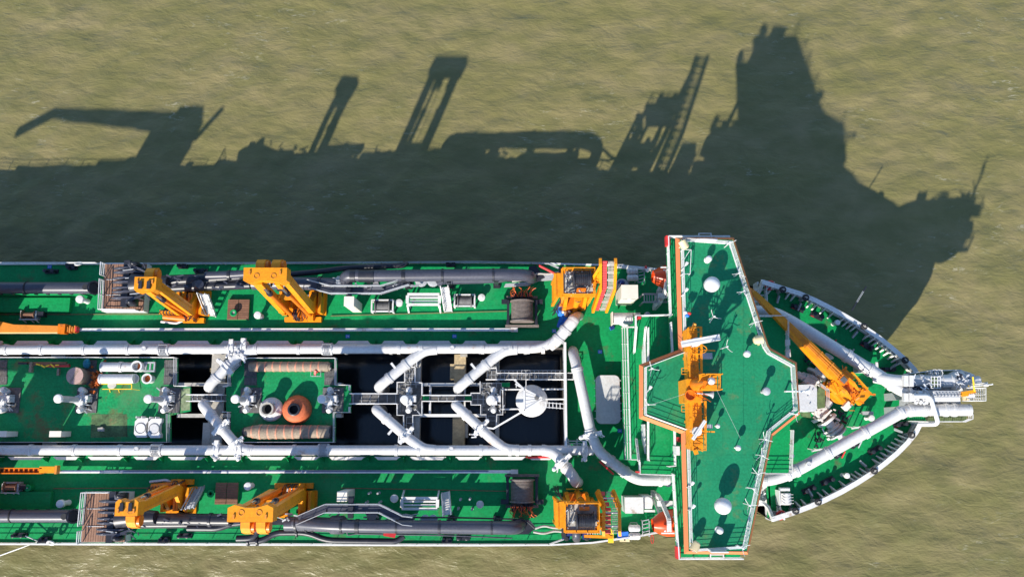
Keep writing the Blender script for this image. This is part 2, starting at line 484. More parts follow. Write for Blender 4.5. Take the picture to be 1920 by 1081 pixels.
# ================================================================ SHIP: hull, decks, bulwarks
ZD, ZB, ZT, ZP = 8.5, 9.9, 11.3, 8.95            # main deck, bow deck, bulwark top, hopper platforms
ship = thing('dredger_ship', 'long green decked dredger hull with white bow bulwark and open hopper', 'ship', A(960, 756, 0))
port_mid = [A(-480, 496, ZD), A(0, 495.5, ZD), A(900, 492.5, ZD), A(1040, 495, ZD), A(1160, 498, ZD), A(1215, 503, ZD), A(1290, 512, ZD), A(1360, 519, ZD)]
star_mid = [A(-480, 1018, ZD), A(0, 1018.5, ZD), A(900, 1021, ZD), A(1035, 1020, ZD), A(1110, 1016, ZD), A(1160, 1009, ZD), A(1205, 1002, ZD), A(1262, 991, ZD), A(1400, 955, ZD)]
port_bow = [A(x, y, ZT) for x, y in ((1430, 525), (1465, 536), (1500, 547), (1530, 560), (1560, 575), (1592, 593), (1622, 611), (1650, 630), (1675, 650), (1698, 670), (1717, 690), (1730, 712), (1737, 738))]
star_bow = [A(x, y, ZT) for x, y in ((1450, 976), (1485, 965), (1520, 952), (1550, 939), (1580, 924), (1608, 908), (1636, 890), (1660, 872), (1684, 852), (1704, 832), (1720, 812), (1731, 790), (1737, 765))]
YC = 2.0
outline = port_bow + star_bow[::-1]
xs0 = port_bow[0].x
xtip = outline[12].x
def bow_ring(z, inset=0.0):
    out, d = [], ZT - z
    for p in outline:
        s = max(0.0, (p.x - xs0) / (xtip - xs0))
        tab = ((0, 0), (1.5, 0.014), (3.3, 0.075), (5.3, 0.15), (8.3, 0.215), (13.5, 0.26))
        sh = next(p0[1] + (p1[1] - p0[1]) * (d - p0[0]) / (p1[0] - p0[0]) for p0, p1 in zip(tab, tab[1:]) if d <= p1[0])
        q = V(xs0 + (p.x - xs0) * (1 - sh), YC + (p.y - YC) * (1 - sh * (0.25 + 0.9 * s)), z)
        out.append(q)
    if inset:
        c = V(xs0 + 4, YC, 0)
        res = []
        for i, q in enumerate(out):
            a, b2 = out[max(0, i - 1)], out[min(len(out) - 1, i + 1)]
            t = (b2 - a).normalized()
            nrm = V(t.y, -t.x, 0)                     # outline runs clockwise seen from above
            res.append(q + nrm * inset)
        out = res
    return out
# sides
mb = MB()
def skin(mb, a, b2):
    n = len(a)
    mb.add(list(a) + list(b2), [[i, i + 1, n + i + 1, n + i] for i in range(n - 1)], True)
for pts, sgn in ((port_mid, 1), (star_mid, -1)):
    lo = [V(p.x, p.y - sgn * 0.25, -2) for p in pts]
    skin(mb, lo, [V(p.x, p.y, ZD - 0.02) for p in pts])
rings = [bow_ring(z) for z in (-2, 0, 3, 4.5, 6, 7.2, 8.5, 9.8, ZT)]
for a, b2 in zip(rings, rings[1:]): skin(mb, a, b2)
for r0, pts in ((0, port_mid), (-1, star_mid)):      # close the shoulder between mid body and bow flare
    mb.add([pts[-1] - V(0, 0, ZD + 2), pts[-1], rings[6][r0], rings[0][r0]], [[0, 1, 2, 3]])
hull = mb.build('hull', 'hullred', ship)
# rub rail plates along the deck edges (the thin pale line)
mb = MB()
for pts in (port_mid, star_mid):
    for a, b2 in zip(pts, pts[1:]): mb.bar(a + V(0, 0, 0.12), b2 + V(0, 0, 0.12), 0.16, 0.26)
mb.build('deck_edge_bar', 'white', ship)
# main deck with the hopper opening
hx1 = A(1056, 700, ZD).x
hp, hs = A(500, 655, ZD).y, A(500, 843, ZD).y
mb = MB()
T = 0.35
xl = port_mid[0].x
up = [(p.x, p.y) for p in port_mid if p.x <= hx1] + [(hx1, A(1050, 496, ZD).y)]
mb.prism(up + [(hx1, hp), (xl, hp)], ZD - T, ZD)
dn = [(p.x, p.y) for p in star_mid if p.x <= hx1] + [(hx1, A(1050, 1020, ZD).y)]
mb.prism(dn + [(hx1, hs), (xl, hs)], ZD - T, ZD)
fw = [(hx1 + 0.004, A(1050, 496, ZD).y)] + [(p.x, p.y) for p in port_mid if p.x > hx1] + [(xs0 + 0.4, A(1437, 530, ZD).y - 1.0), (xs0 + 0.4, -4.5), (A(1405, 925, ZD).x, -6.9)] + [(p.x, p.y) for p in star_mid[:-1] if p.x > hx1][::-1] + [(hx1 + 0.004, A(1050, 1020, ZD).y)]
mb.prism(fw, ZD - T, ZD)
mb.build('main_deck', 'deck', ship)
# bow deck
inner = bow_ring(ZB, 0.12)
mb = MB()
mb.prism([(p.x, p.y) for p in inner], ZB - 0.3, ZB)
mb.build('bow_deck', 'deck', ship)
# break of the bow deck: a white bulkhead with ladders
mb = MB()
mb.box((xs0 - 0.05, (inner[0].y + inner[-1].y) / 2, (ZD + ZB) / 2), (0.16, inner[0].y - inner[-1].y + 0.5, ZB - ZD))
mb.build('deck_break', 'white', ship)
# bulwark: outer skin is the hull; inner skin, cap and brackets
topi, capi = bow_ring(ZT, 0.0), bow_ring(ZT, 0.40)
mb = MB()
skin(mb, bow_ring(ZT, 0.12), bow_ring(ZB, 0.1))
mb.build('bulwark', 'white', ship)
mb = MB()
n = len(topi)
hi, lo2 = [p + V(0, 0, 0.05) for p in bow_ring(ZT, -0.06)], [p + V(0, 0, 0.05) for p in capi]
mb.add(hi + lo2 + [p - V(0, 0, 0.1) for p in hi] + [p - V(0, 0, 0.1) for p in lo2],
       [[i, i + 1, n + i + 1, n + i] for i in range(n - 1)] + [[2 * n + i, 2 * n + i + 1, i + 1, i] for i in range(n - 1)] + [[n + i, n + i + 1, 3 * n + i + 1, 3 * n + i] for i in range(n - 1)] + [[i, n + i, 3 * n + i, 2 * n + i] for i in (0, n - 1)])
mb.build('bulwark_cap', 'white', ship)
mb = MB()                                           # stringer half way up the inner face
s1, s2 = bow_ring(10.65, 0.1), bow_ring(10.65, 0.26)
for a, b2, c, d in zip(s1, s1[1:], s2, s2[1:]): mb.add([a, b2, d, c], [[3, 2, 1, 0]])
for a, b2 in zip(s2, s2[1:]): mb.bar(a, b2, 0.06, 0.14)
mb.build('bulwark_stringer', 'white', ship)
def along(pts, t):
    ls = [(b2 - a).length for a, b2 in zip(pts, pts[1:])]
    d = t * sum(ls)
    for a, b2, l in zip(pts, pts[1:], ls):
        if d <= l: return lerp(a, b2, d / l), (b2 - a).normalized()
        d -= l
    return pts[-1], (pts[-1] - pts[-2]).normalized()
def bracket(m):
    m.plate([(0.05, 0, ZT - ZB - 0.06), (0.24, 0, ZT - ZB - 0.06), (0.80, 0, 0.02), (0.30, 0, 0.02)], (0, 1, 0), 0.07)
    m.bar((0.24, 0, ZT - ZB - 0.08), (0.82, 0, 0.03), 0.15, 0.05)
    return m
def nearest(pts, px, py, z):
    q = A(px, py, z); best = None
    for a, b2 in zip(pts, pts[1:]):
        d = b2 - a
        t = max(0, min(1, (q - a).dot(d) / d.dot(d)))
        p = a + d * t
        if best is None or (p - q).length < best[0]: best = ((p - q).length, p, d.normalized())
    return best[1], best[2]
br_port = [(1452, 530), (1485, 541), (1495, 545), (1527, 558), (1538, 562), (1553, 570), (1569, 578), (1588, 589), (1597, 594), (1605, 599), (1612, 604), (1637, 620), (1647, 627), (1655, 633), (1663, 639), (1670, 645), (1678, 652), (1686, 659), (1693, 665), (1701, 673), (1722, 702)]
br_star = [(1474, 968), (1506, 957), (1517, 953), (1550, 939), (1560, 934), (1574, 927), (1592, 917), (1609, 907), (1616, 903), (1623, 898), (1632, 892), (1657, 874), (1665, 867), (1673, 861), (1681, 854), (1688, 847), (1695, 841), (1702, 834), (1709, 826), (1728, 797)]
for px, py in br_port + br_star:
    p, d = nearest(topi, px, py, ZT)
    shared('bracket', 'bulwark_bracket', bracket, 'white', ship, V(p.x, p.y, ZB), math.atan2(-d.x, d.y))

# ================================================================ HOPPER
HW = 3.0
hop = MB()
xa, xb, ya, yb = xl, hx1 - 0.02, hs, hp
for (x, y, dx, dy) in (((xa + xb) / 2, ya - 0.05, xb - xa, 0.1), ((xa + xb) / 2, yb + 0.05, xb - xa, 0.1), (xb + 0.05, (ya + yb) / 2, 0.1, yb - ya)):
    hop.box((x, y, (ZD + 1.2 - 3) / 2 + 0.0), (dx, dy, ZD + 1.2 + 3))
hop.build('hopper_wall', 'mudwall', ship)
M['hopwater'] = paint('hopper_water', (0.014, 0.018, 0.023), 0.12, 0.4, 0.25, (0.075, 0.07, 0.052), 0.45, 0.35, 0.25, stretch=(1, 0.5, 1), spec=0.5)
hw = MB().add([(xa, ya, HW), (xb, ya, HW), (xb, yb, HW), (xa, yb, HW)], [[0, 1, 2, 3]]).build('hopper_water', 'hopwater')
hw['kind'] = 'structure'
# coaming flanges: the pale strip with notches beside the long pipes
notch_p = [(10, 26), (94, 111), (160, 176), (243, 262), (310, 327), (395, 412), (460, 476), (546, 563), (611, 628), (696, 714), (762, 780), (848, 866), (915, 932)]
def coam(notches, y0, y1, z, xend):
    prev = -300
    for a, b2 in notches + [(xend, xend)]:
        mb = MB()
        p0, p1, p2, p3 = A(prev, y0, z), A(a, y0, z), A(a, y1, z), A(prev, y1, z)
        ch = 0.35
        mb.prism([(p0.x + ch, p0.y), (p1.x - ch, p1.y), (p2.x, p2.y), (p3.x, p3.y)] if p0.y > p3.y else [(p0.x + ch, p0.y), (p1.x - ch, p1.y), (p2.x, p2.y), (p3.x, p3.y)], z - 0.07, z)
        ym = (p2.y * 0.8 + p0.y * 0.2)
        mb.box(((p0.x + p1.x) / 2, ym, (ZD + z) / 2 - 0.04), (p1.x - p0.x, 0.06, z - ZD - 0.09))
        mb.build('coaming_plate', 'rosy', ship)
        if a != xend:
            shared('coamstay', 'coaming_stay', lambda m: m.plate([(0, 0, 0), (0.55, 0, 0), (0.06, 0, 1.1), (0, 0, 1.1)], (0, 1, 0), 0.05), 'deck', ship, V(A((a + b2) / 2, y0, ZD).x, ym, ZD), R(90) if y0 < 750 else R(-90))
        prev = b2
coam(notch_p, 638.5, 646, 9.35, 1035)
coam([(a - 12, b2 - 12) for a, b2 in notch_p] + [(986, 990)], 861.5, 855.5, 9.35, 1038)
# beams across and along the hopper
def hbeam(name, px0, py0, px1, py1, z0, z1, mat):
    a, b2 = A(px0, py0, z1), A(px1, py1, z1)
    x0, x1, y0, y1 = min(a.x, b2.x), max(a.x, b2.x), min(a.y, b2.y), max(a.y, b2.y)
    return MB().box(((x0 + x1) / 2, (y0 + y1) / 2, (z0 + z1) / 2), (x1 - x0, y1 - y0, z1 - z0)).build(name, mat, ship)
for k, (x0, x1, mt) in enumerate(((398, 415, 'beam'), (779, 786, 'beam'), (929, 936, 'beam'), (96, 106, 'beam'), (-30, -20, 'beam'))):
    hbeam('cross_beam', x0, 664, x1, 834, 7.6 + 0.01 * k, 8.6 + 0.013 * k, mt)
hbeam('cross_beam', 852, 664, 873, 718, 6.4, 7.9, 'mudbeam'); hbeam('cross_beam', 849, 776, 871, 834, 6.4, 7.91, 'mudbeam')
hbeam('beam_box', 844, 682, 851.5, 710, 6.5, 7.7, 'mudbeam'); hbeam('beam_box', 871.5, 793, 877, 820, 6.5, 7.7, 'beam'); hbeam('beam_box', 863, 663, 876, 668, 7.95, 8.3, 'beam')
hbeam('cross_beam', 381, 792, 393, 834, 7.61, 8.65, 'beam')
hbeam('long_beam', 332, 717, 640, 723, 7.9, 8.9, 'beam'); hbeam('long_beam', 332, 775, 640, 782, 7.905, 8.92, 'beam')
hbeam('long_beam', 787, 717.5, 905, 723, 7.9, 8.91, 'grey'); hbeam('long_beam', 787, 775.5, 912, 781, 7.9, 8.93, 'white')
hbeam('long_beam', 805, 722, 807.5, 776, 8.0, 8.7, 'white'); hbeam('long_beam', 870, 722, 872.5, 776, 8.0, 8.71, 'white')
hbeam('long_beam', 394, 690, 430, 696, 7.5, 8.3, 'mudbeam')
hbeam('hopper_end_beam', 1057, 641, 1064, 851, 8.6, 10.2, 'white')
# green platforms over the hopper
def platform(poly, z, mat='plat'):
    return MB().prism([tuple(A(x, y, z).xy) for x, y in poly], z - 0.25, z).build('hopper_platform', mat, ship)
platform([(-300, 672), (333, 672), (333, 724), (357, 725), (357, 770), (333, 775), (320, 778), (320, 827.5), (-300, 827.5)], ZP)
platform([(453, 672.5), (632, 672.5), (632, 722.5), (658, 722.5), (658, 772), (629, 772), (629, 827.5), (447, 827.5), (433, 812), (433, 772), (424, 771), (424, 726), (434, 722), (434, 702), (453, 684)], ZP + 0.004)
for px, py in ((0, 682), (0, 698), (0, 713), (168, 682), (168, 698), (166, 713), (318, 682), (318, 698), (317, 713), (468, 682), (468, 698), (468, 714), (618, 698), (618, 714)):
    def hatch(m):
        m.box((0, 0, 0.03), (1.25, 0.78, 0.06))
        for k in range(6): m.box((-0.52 + k * 0.21, 0, 0.065), (0.05, 0.76, 0.03))
        for s in (-1, 1): m.box((0, s * 0.38, 0.065), (1.27, 0.05, 0.05))
        return m
    shared('grate_hatch', 'grating_hatch', hatch, 'grate', ship, A(px + 2, py, ZP + 0.004))
railing(ship, [A(-300, 671, ZP), A(334, 671, ZP), A(334, 724, ZP), A(357, 724, ZP)], 'white', 1.05, 3, 1.8)
railing(ship, [A(320, 776, ZP), A(321, 828, ZP), A(-300, 828, ZP)], 'grey', 1.05, 3, 1.8)
railing(ship, [A(425, 725, ZP), A(434, 723, ZP), A(434, 702, ZP), A(453, 684, ZP), A(453, 672, ZP), A(632, 672, ZP), A(632, 722, ZP), A(658, 722, ZP), A(658, 732, ZP)], 'white', 1.05, 3, 1.8)
railing(ship, [A(658, 763, ZP), A(658, 773, ZP), A(629, 773, ZP), A(629, 828, ZP), A(447, 828, ZP), A(433, 812, ZP), A(433, 772, ZP), A(424, 772, ZP)], 'white', 1.05, 3, 1.8)
# grated walkways through the hopper: a floor with bars, handrails on both sides
def walk(poly, z, rails, mat='grate'):
    wk = MB().prism([tuple(A(x, y, z).xy) for x, y in poly], z - 0.12, z).build('walkway', mat, ship)
    mb = MB()
    xs = [p[0] for p in poly]; ys = [p[1] for p in poly]
    for r in rails: railing(ship, [A(x, y, z) for x, y in r], 'white', 1.05, 3, 1.5, 0.04)
    mb.v = []
    return wk
def bars_over(x0, y0, x1, y1, z, dx=9, dy=9):
    mb = MB()
    k = x0
    while k <= x1: mb.bar(A(k, y0, z + 0.03), A(k, y1, z + 0.03), 0.06, 0.06); k += dx
    k = y0
    while k <= y1: mb.bar(A(x0, k, z + 0.035), A(x1, k, z + 0.035), 0.06, 0.06); k += dy
    mb.build('grating_bars', 'grey', ship)
ZW = ZP
walk([(357, 740), (424, 740), (424, 752), (357, 752)], ZW, [[(357, 740), (424, 740)], [(357, 752), (424, 752)]], 'grate'); bars_over(361, 741, 420, 751, ZW, 9, 9)
walk([(659, 738), (748, 738), (748, 757), (659, 757)], ZW, [[(659, 738), (747, 738)], [(659, 757), (747, 757)]]); bars_over(662, 739, 744, 756, ZW, 16, 16)
cross = [(748, 718), (761, 718), (761, 690), (780, 690), (780, 718), (792, 718), (792, 777), (776, 777), (776, 808), (760, 808), (760, 777), (748, 777)]
walk(cross, ZW + 0.004, [[(747, 738), (747, 717), (761, 717), (761, 689), (780, 689), (780, 717), (793, 718), (793, 740)], [(793, 752), (793, 778), (776, 778), (776, 808), (759, 808), (759, 778), (747, 778), (747, 757)]])
bars_over(750, 720, 790, 775, ZW + 0.004, 10, 10); bars_over(763, 692, 778, 716, ZW + 0.004, 5, 8); bars_over(762, 781, 774, 806, ZW + 0.004, 12, 12)
walk([(767, 665), (785, 665), (783, 689), (764, 689)], ZW, [[(785, 665), (783, 688)]]); bars_over(768, 667, 782, 688, ZW, 5, 6)
walk([(793, 741), (884, 741), (884, 752), (793, 752)], ZW, [[(793, 741), (884, 741)], [(793, 752), (884, 752)]]); bars_over(806, 742, 870, 751, ZW, 16, 9)
for x0, x1 in ((793, 804), (872, 884)):
    MB().prism([tuple(A(x, y, ZW + 0.03).xy) for x, y in ((x0, 742), (x1, 742), (x1, 751), (x0, 751))], ZW + 0.004, ZW + 0.03).build('green_plate', 'deck', ship)
cross2 = [(884, 737), (901, 737), (901, 716), (956, 716), (956, 726), (943, 726), (943, 776), (931, 776), (931, 798), (913, 798), (913, 776), (902, 776), (902, 759), (884, 759)]
walk(cross2, ZW + 0.006, [[(884, 741), (884, 737), (901, 737), (901, 716)], [(943, 727), (943, 777), (932, 777), (931, 798)], [(913, 798), (912, 777), (902, 777), (902, 759), (884, 759), (884, 752)]])
bars_over(886, 739, 941, 757, ZW + 0.006, 10, 9); bars_over(904, 718, 941, 737, ZW + 0.006, 9, 9); bars_over(904, 760, 941, 775, ZW + 0.006, 9, 8); bars_over(915, 779, 929, 796, ZW + 0.006, 14, 9)
walk([(912, 692), (931, 692), (932, 700), (1074, 700), (1074, 712), (912, 712)], ZW + 0.008, [[(912, 691), (931, 691), (932, 700), (1074, 700), (1074, 712)], [(1000, 712), (1074, 712)], [(912, 712), (968, 712), (968, 726)], [(986, 728), (986, 712), (1000, 712)]])
bars_over(914, 694, 1056, 711, ZW + 0.008, 8, 8)
walk([(914, 666), (934, 666), (931, 691), (912, 691)], ZW + 0.002, []); bars_over(915, 667, 931, 690, ZW + 0.002, 5, 5)
MB().prism([tuple(A(x, y, ZW + 0.03).xy) for x, y in ((941, 717), (956, 717), (956, 725), (941, 725))], ZW + 0.006, ZW + 0.03).build('green_plate', 'deck', ship)
mb = MB()
for a, b2 in (((938, 730), (1058, 729)), ((938, 767), (985, 766)), ((1019, 748), (1057, 748)), ((938, 731), (938, 766))): mb.bar(A(*a, 9.3), A(*b2, 9.3), 0.14, 0.2)
mb.build('long_brace', 'white', ship)
# deck edge railings
railing(ship, [A(-300, 495.5, ZD + 0.25), A(188, 495.5, ZD + 0.25)], 'white', 1.0, 3, 2.0)
railing(ship, [A(276, 496.5, ZD + 0.25), A(900, 493.5, ZD + 0.25), A(1028, 496, ZD + 0.25), A(1052, 507, ZD + 0.1)], 'grey', 1.0, 3, 2.0)
railing(ship, [A(1155, 503, ZD + 0.25), A(1215, 508, ZD + 0.25), A(1285, 516, ZD + 0.25)], 'white', 1.0, 3, 1.6)
railing(ship, [A(-300, 1016, ZD + 0.25), A(155, 1016, ZD + 0.25)], 'white', 1.0, 3, 2.0)
railing(ship, [A(236, 1016, ZD + 0.25), A(900, 1018, ZD + 0.25), A(1028, 1018, ZD + 0.25), A(1056, 1008, ZD + 0.1)], 'white', 1.0, 3, 2.0)
railing(ship, [A(1150, 1008, ZD + 0.25), A(1205, 1000, ZD + 0.25), A(1260, 990, ZD + 0.25)], 'white', 1.0, 3, 1.6)
# raised green hatch blocks at the after end of both side decks
for y0, y1, nm in ((558, 585, 'raised_hatch'), (921, 955, 'raised_hatch')):
    a, b2 = A(-120, y0, 8.95), A(129 if y0 < 700 else 93, y1, 8.95)
    MB().box(((a.x + b2.x) / 2, (a.y + b2.y) / 2, 8.72), (b2.x - a.x, abs(a.y - b2.y), 0.45)).build(nm, 'deck', ship)
# seam lines and small red deck lines
mb = MB()
for (a, b2) in (((0, 589), (300, 589)), ((620, 592), (950, 583)), ((640, 914), (950, 920)), ((100, 915), (280, 914))): mb.bar(A(*a, ZD + 0.12), A(*b2, ZD + 0.12), 0.07, 0.05)
mb.build('deck_cable', 'woodd', ship)
# blue deck plates with white mark
for px, py in ((652, 630), (852, 630), (1039, 620), (1125, 659), (1162, 807), (93, 500), (1461, 809)):
    p = A(px, py, ZD + 0.0)
    d = MB().box((p.x, p.y, ZD + (1.4 if px > 1400 else 0) + 0.01), (0.42, 0.36, 0.02)).build('deck_mark', 'blue', ship)
    q = V(p.x, p.y, ZD + (1.4 if px > 1400 else 0) + 0.03)
    mk = MB()
    mk.box(q + V(-0.08, 0, 0), (0.04, 0.22, 0.012)); mk.box(q + V(0.02, 0, 0), (0.2, 0.04, 0.012)); mk.box(q + V(0.09, 0.05, 0), (0.1, 0.04, 0.012), R(45)); mk.box(q + V(0.09, -0.05, 0), (0.1, 0.04, 0.012), R(-45))
    mk.build('white_symbol', 'white', d)
# ================================================================ SUPERSTRUCTURE (bridge house)
ZR, ZWK, ZC, ZBK = 20.4, 17.6, 17.0, 14.6       # roof, wing walkway, deck C, deck B
bh = thing('bridge_house', 'tall green roofed bridge house spanning the ship with orange sloping roof edge', 'bridge', A(1340, 750, ZD))
RPX = [(1274, 449), (1374, 449), (1438, 647), (1444, 656), (1491, 682), (1497, 772), (1446, 813), (1400, 1033), (1291, 1032), (1285, 808), (1206, 779), (1206, 687), (1280, 659)]
roofp = [A(x, y, ZR) for x, y in RPX]
def offset(poly, d):
    n = len(poly)
    out = []
    area = sum(poly[i].x * poly[(i + 1) % n].y - poly[(i + 1) % n].x * poly[i].y for i in range(n))
    sg = 1 if area > 0 else -1
    for i in range(n):
        a, p, b2 = poly[i - 1], poly[i], poly[(i + 1) % n]
        e1, e2 = (p - a).normalized(), (b2 - p).normalized()
        n1, n2 = V(e1.y, -e1.x, 0) * sg, V(e2.y, -e2.x, 0) * sg
        k = (n1 + n2)
        k = k / max(0.3, (1 + n1.dot(n2)))
        out.append(V(p.x + k.x * d, p.y + k.y * d, p.z))
    return out
MB().prism([(p.x, p.y) for p in roofp], ZR - 0.25, ZR).build('roof', 'roof', bh)
outr = offset(roofp, 0.29)
n = len(roofp)
ina = offset(roofp, 0.004)
for i in range(n):                                   # the sloping orange band, one panel to each side
    j = (i + 1) % n
    mb = MB()
    a, b2, c, d = ina[i], ina[j], outr[j], outr[i]
    vs = [V(a.x, a.y, ZR + 0.06), V(b2.x, b2.y, ZR + 0.06), V(c.x, c.y, ZR - 0.42), V(d.x, d.y, ZR - 0.42), V(a.x, a.y, ZR - 0.42), V(b2.x, b2.y, ZR - 0.42)]
    mb.add(vs, [[0, 3, 2, 1], [3, 4, 5, 2], [0, 1, 5, 4], [0, 4, 3], [1, 2, 5]])
    mb.build('roof_edge_panel', 'salmon', bh)
rr = offset(roofp, -0.12)
rf = offset(roofp, -0.42)
for k in range(1, 8): rr[k] = rf[k]
for seg in ([12, 0], [0, 1], [1, 2, 3, 4, 5], [5, 6, 7], [7, 8], [8, 9, 10, 11, 12]):
    railing(bh, [rr[i] for i in seg], 'white', 1.05, 4, 1.6, 0.021, name='roof_railing')
mb = MB()
for i in range(n): mb.bar(rr[i] + V(0, 0, 0.06), rr[(i + 1) % n] + V(0, 0, 0.06), 0.06, 0.12)
mb.build('roof_gutter', 'white', bh)
a, b2 = A(1303, 453, ZR), A(1340, 453, ZR)
MB().box(((a.x + b2.x) / 2, a.y, ZR + 0.5), (b2.x - a.x, 0.1, 0.9)).build('wing_panel', 'white', bh)
a, b2 = A(1326, 1030, ZR), A(1358, 1030, ZR)
MB().box(((a.x + b2.x) / 2, a.y, ZR + 0.75), (b2.x - a.x, 0.1, 1.3)).build('wing_panel', 'white', bh)
# wheelhouse walls with a ring of windows
wallp = offset(roofp, -0.25)
MB().prism([(p.x, p.y) for p in wallp], ZWK, ZR - 0.3).build('wheelhouse_wall', 'white', bh)
for i in range(n):
    a, b2 = wallp[i], wallp[(i + 1) % n]
    L_ = (b2 - a).length
    k = max(1, int(L_ // 1.6))
    d = (b2 - a).normalized()
    out = V(d.y, -d.x, 0)
    cc = sum(wallp, V(0, 0, 0)) / n
    if out.dot((a + b2) / 2 - cc) < 0: out = -out
    for q in range(k):
        p = lerp(a, b2, (q + 0.5) / k)
        shared('bwin', 'window', lambda m: m.box((0, 0, 0), (1.2, 0.06, 1.1)), 'glass', bh, V(p.x, p.y, ZWK + 1.25) + out * 0.02, math.atan2(d.y, d.x))
# wing walkway
wkpx = [(1252, 444), (1366, 444), (1372, 470), (1420, 640), (1470, 690), (1474, 768), (1424, 815), (1392, 1046), (1272, 1046), (1262, 888), (1257, 592)]
wk = [A(x, y, 18.3) for x, y in wkpx]
wk = [V(p.x, p.y, ZWK) for p in wk]
MB().prism([(p.x, p.y) for p in wk], ZWK - 0.25, ZWK).build('wing_deck', 'deck', bh)
railing(bh, [wk[10], wk[0], wk[1], wk[2]], 'white', 1.05, 4, 1.4, 0.045, name='wing_railing')
railing(bh, [wk[7], wk[8], wk[9]], 'white', 1.05, 4, 1.4, 0.045, name='wing_railing')
for p, q in ((10, 0), (0, 1), (7, 8), (8, 9)):        # white capping of the wing bulwark
    MB().bar(wk[p] + V(0, 0, 1.08), wk[q] + V(0, 0, 1.08), 0.09, 0.06).build('wing_cap_rail', 'white', bh)
MB().box(wk[0] + V(-0.05, -0.4, 0.7), (0.35, 0.9, 0.7)).build('side_light_box', 'red', bh)
MB().box(wk[8] + V(-0.05, 0.5, 0.7), (0.35, 1.0, 0.7)).build('side_light_box', 'red', bh)
def stepframe(m):
    for s in (-0.55, 0.55):
        m.bar((s, -0.35, 0), (s, 0.45, 0), 0.09); m.bar((s, -0.35, 0), (s, -0.35, 0.9), 0.07)
    for k in range(4): m.bar((-0.55, -0.3 + k * 0.24, 0.02), (0.55, -0.3 + k * 0.24, 0.02), 0.07)
    return m
p = A(1322, 446, 19.4); shared('stepf', 'wing_step', stepframe, 'white', bh, p)
p = A(1344, 1035, 19.4); shared('stepf', 'wing_step', stepframe, 'white', bh, p, math.pi)
# decks of the house
def slab(px, z, name='house_deck', mat='deck', t=0.22):
    return MB().prism([tuple(A(x, y, z).xy) for x, y in px], z - t, z).build(name, mat, bh)
slab([(1190, 594), (1259, 592), (1300, 620), (1300, 870), (1263, 889), (1197, 887), (1197, 862), (1213, 862), (1213, 615), (1190, 615)], ZC)
xb_ = A(1176, 700, ZBK + 0.5).x
def xslab(x0, py0, py1, px1, z):
    a, b2 = A(1176, py0, z), A(px1, py1, z)
    return MB().prism([(x0, a.y), (b2.x, a.y), (b2.x, b2.y), (x0, b2.y)], z - 0.2, z).build('house_deck', 'deck', bh)
for z, dx in ((11.4, 0.0), (13.0, 0.0), (ZBK, 0.0)):
    xslab(xb_, 614, 861, 1262, z)
    ya, yb2 = A(1176, 614, z).y, A(1176, 861, z).y
    railing(bh, [V(xb_ + 2.0, ya, z), V(xb_ + 0.08, ya - 0.05, z), V(xb_ + 0.08, yb2 + 0.05, z), V(xb_ + 2.0, yb2, z)], 'white', 1.05, 3, 1.5, 0.032, name='deck_railing')
slab([(1395, 594), (1472, 594), (1472, 690), (1482, 806), (1479, 886), (1395, 886)], ZBK)
railing(bh, [A(1412, 594, ZBK), A(1472, 594, ZBK), A(1472, 690, ZBK)], 'white', 1.05, 4, 1.4, 0.032, name='deck_railing')
railing(bh, [A(1481, 806, ZBK), A(1478, 886, ZBK), A(1414, 886, ZBK)], 'white', 1.05, 4, 1.4, 0.032, name='deck_railing')
railing(bh, [A(1257, 592, ZC), A(1190, 594, ZC), A(1190, 614, ZC)], 'white', 1.05, 4, 1.4, 0.032, name='deck_railing')
railing(bh, [A(1197, 864, ZC), A(1197, 887, ZC), A(1262, 889, ZC)], 'white', 1.05, 4, 1.4, 0.032, name='deck_railing')
railing(bh, [A(1213, 616, ZC), A(1213, 861, ZC)], 'white', 1.05, 4, 1.3, 0.036, name='deck_railing')
railing(bh, [A(1255, 606, ZWK), A(1258, 660, ZWK)], 'white', 1.05, 4, 1.3, 0.036, name='deck_railing')
railing(bh, [A(1262, 806, ZWK), A(1263, 872, ZWK), A(1250, 873, ZWK)], 'white', 1.05, 4, 1.3, 0.036, name='deck_railing')
def wall(px0, py0, px1, py1, zref, z0, z1, name='house_wall'):
    a, b2 = A(px0, py0, zref), A(px1, py1, zref)
    return MB().box(((a.x + b2.x) / 2, (a.y + b2.y) / 2, (z0 + z1) / 2), (b2.x - a.x, abs(a.y - b2.y), z1 - z0)).build(name, 'white', bh)
wall(1225, 625, 1466, 855, ZBK, ZD, ZBK - 0.23)
wall(1232, 622, 1440, 858, ZC, ZBK + 0.002, ZC - 0.23)
wall(1275, 640, 1440, 850, ZC, ZC + 0.002, ZWK - 0.26)
for py in (640, 668, 700, 732, 764, 796, 828):
    for z in (10.2, 12.3, 15.7):
        p = A(1225 if z < 14 else 1232, py, ZBK if z < 14 else ZC)
        shared('hwin', 'window', lambda m: m.box((0, 0, 0), (0.06, 0.7, 0.7)), 'glass', bh, V(p.x - 0.02, p.y, z))
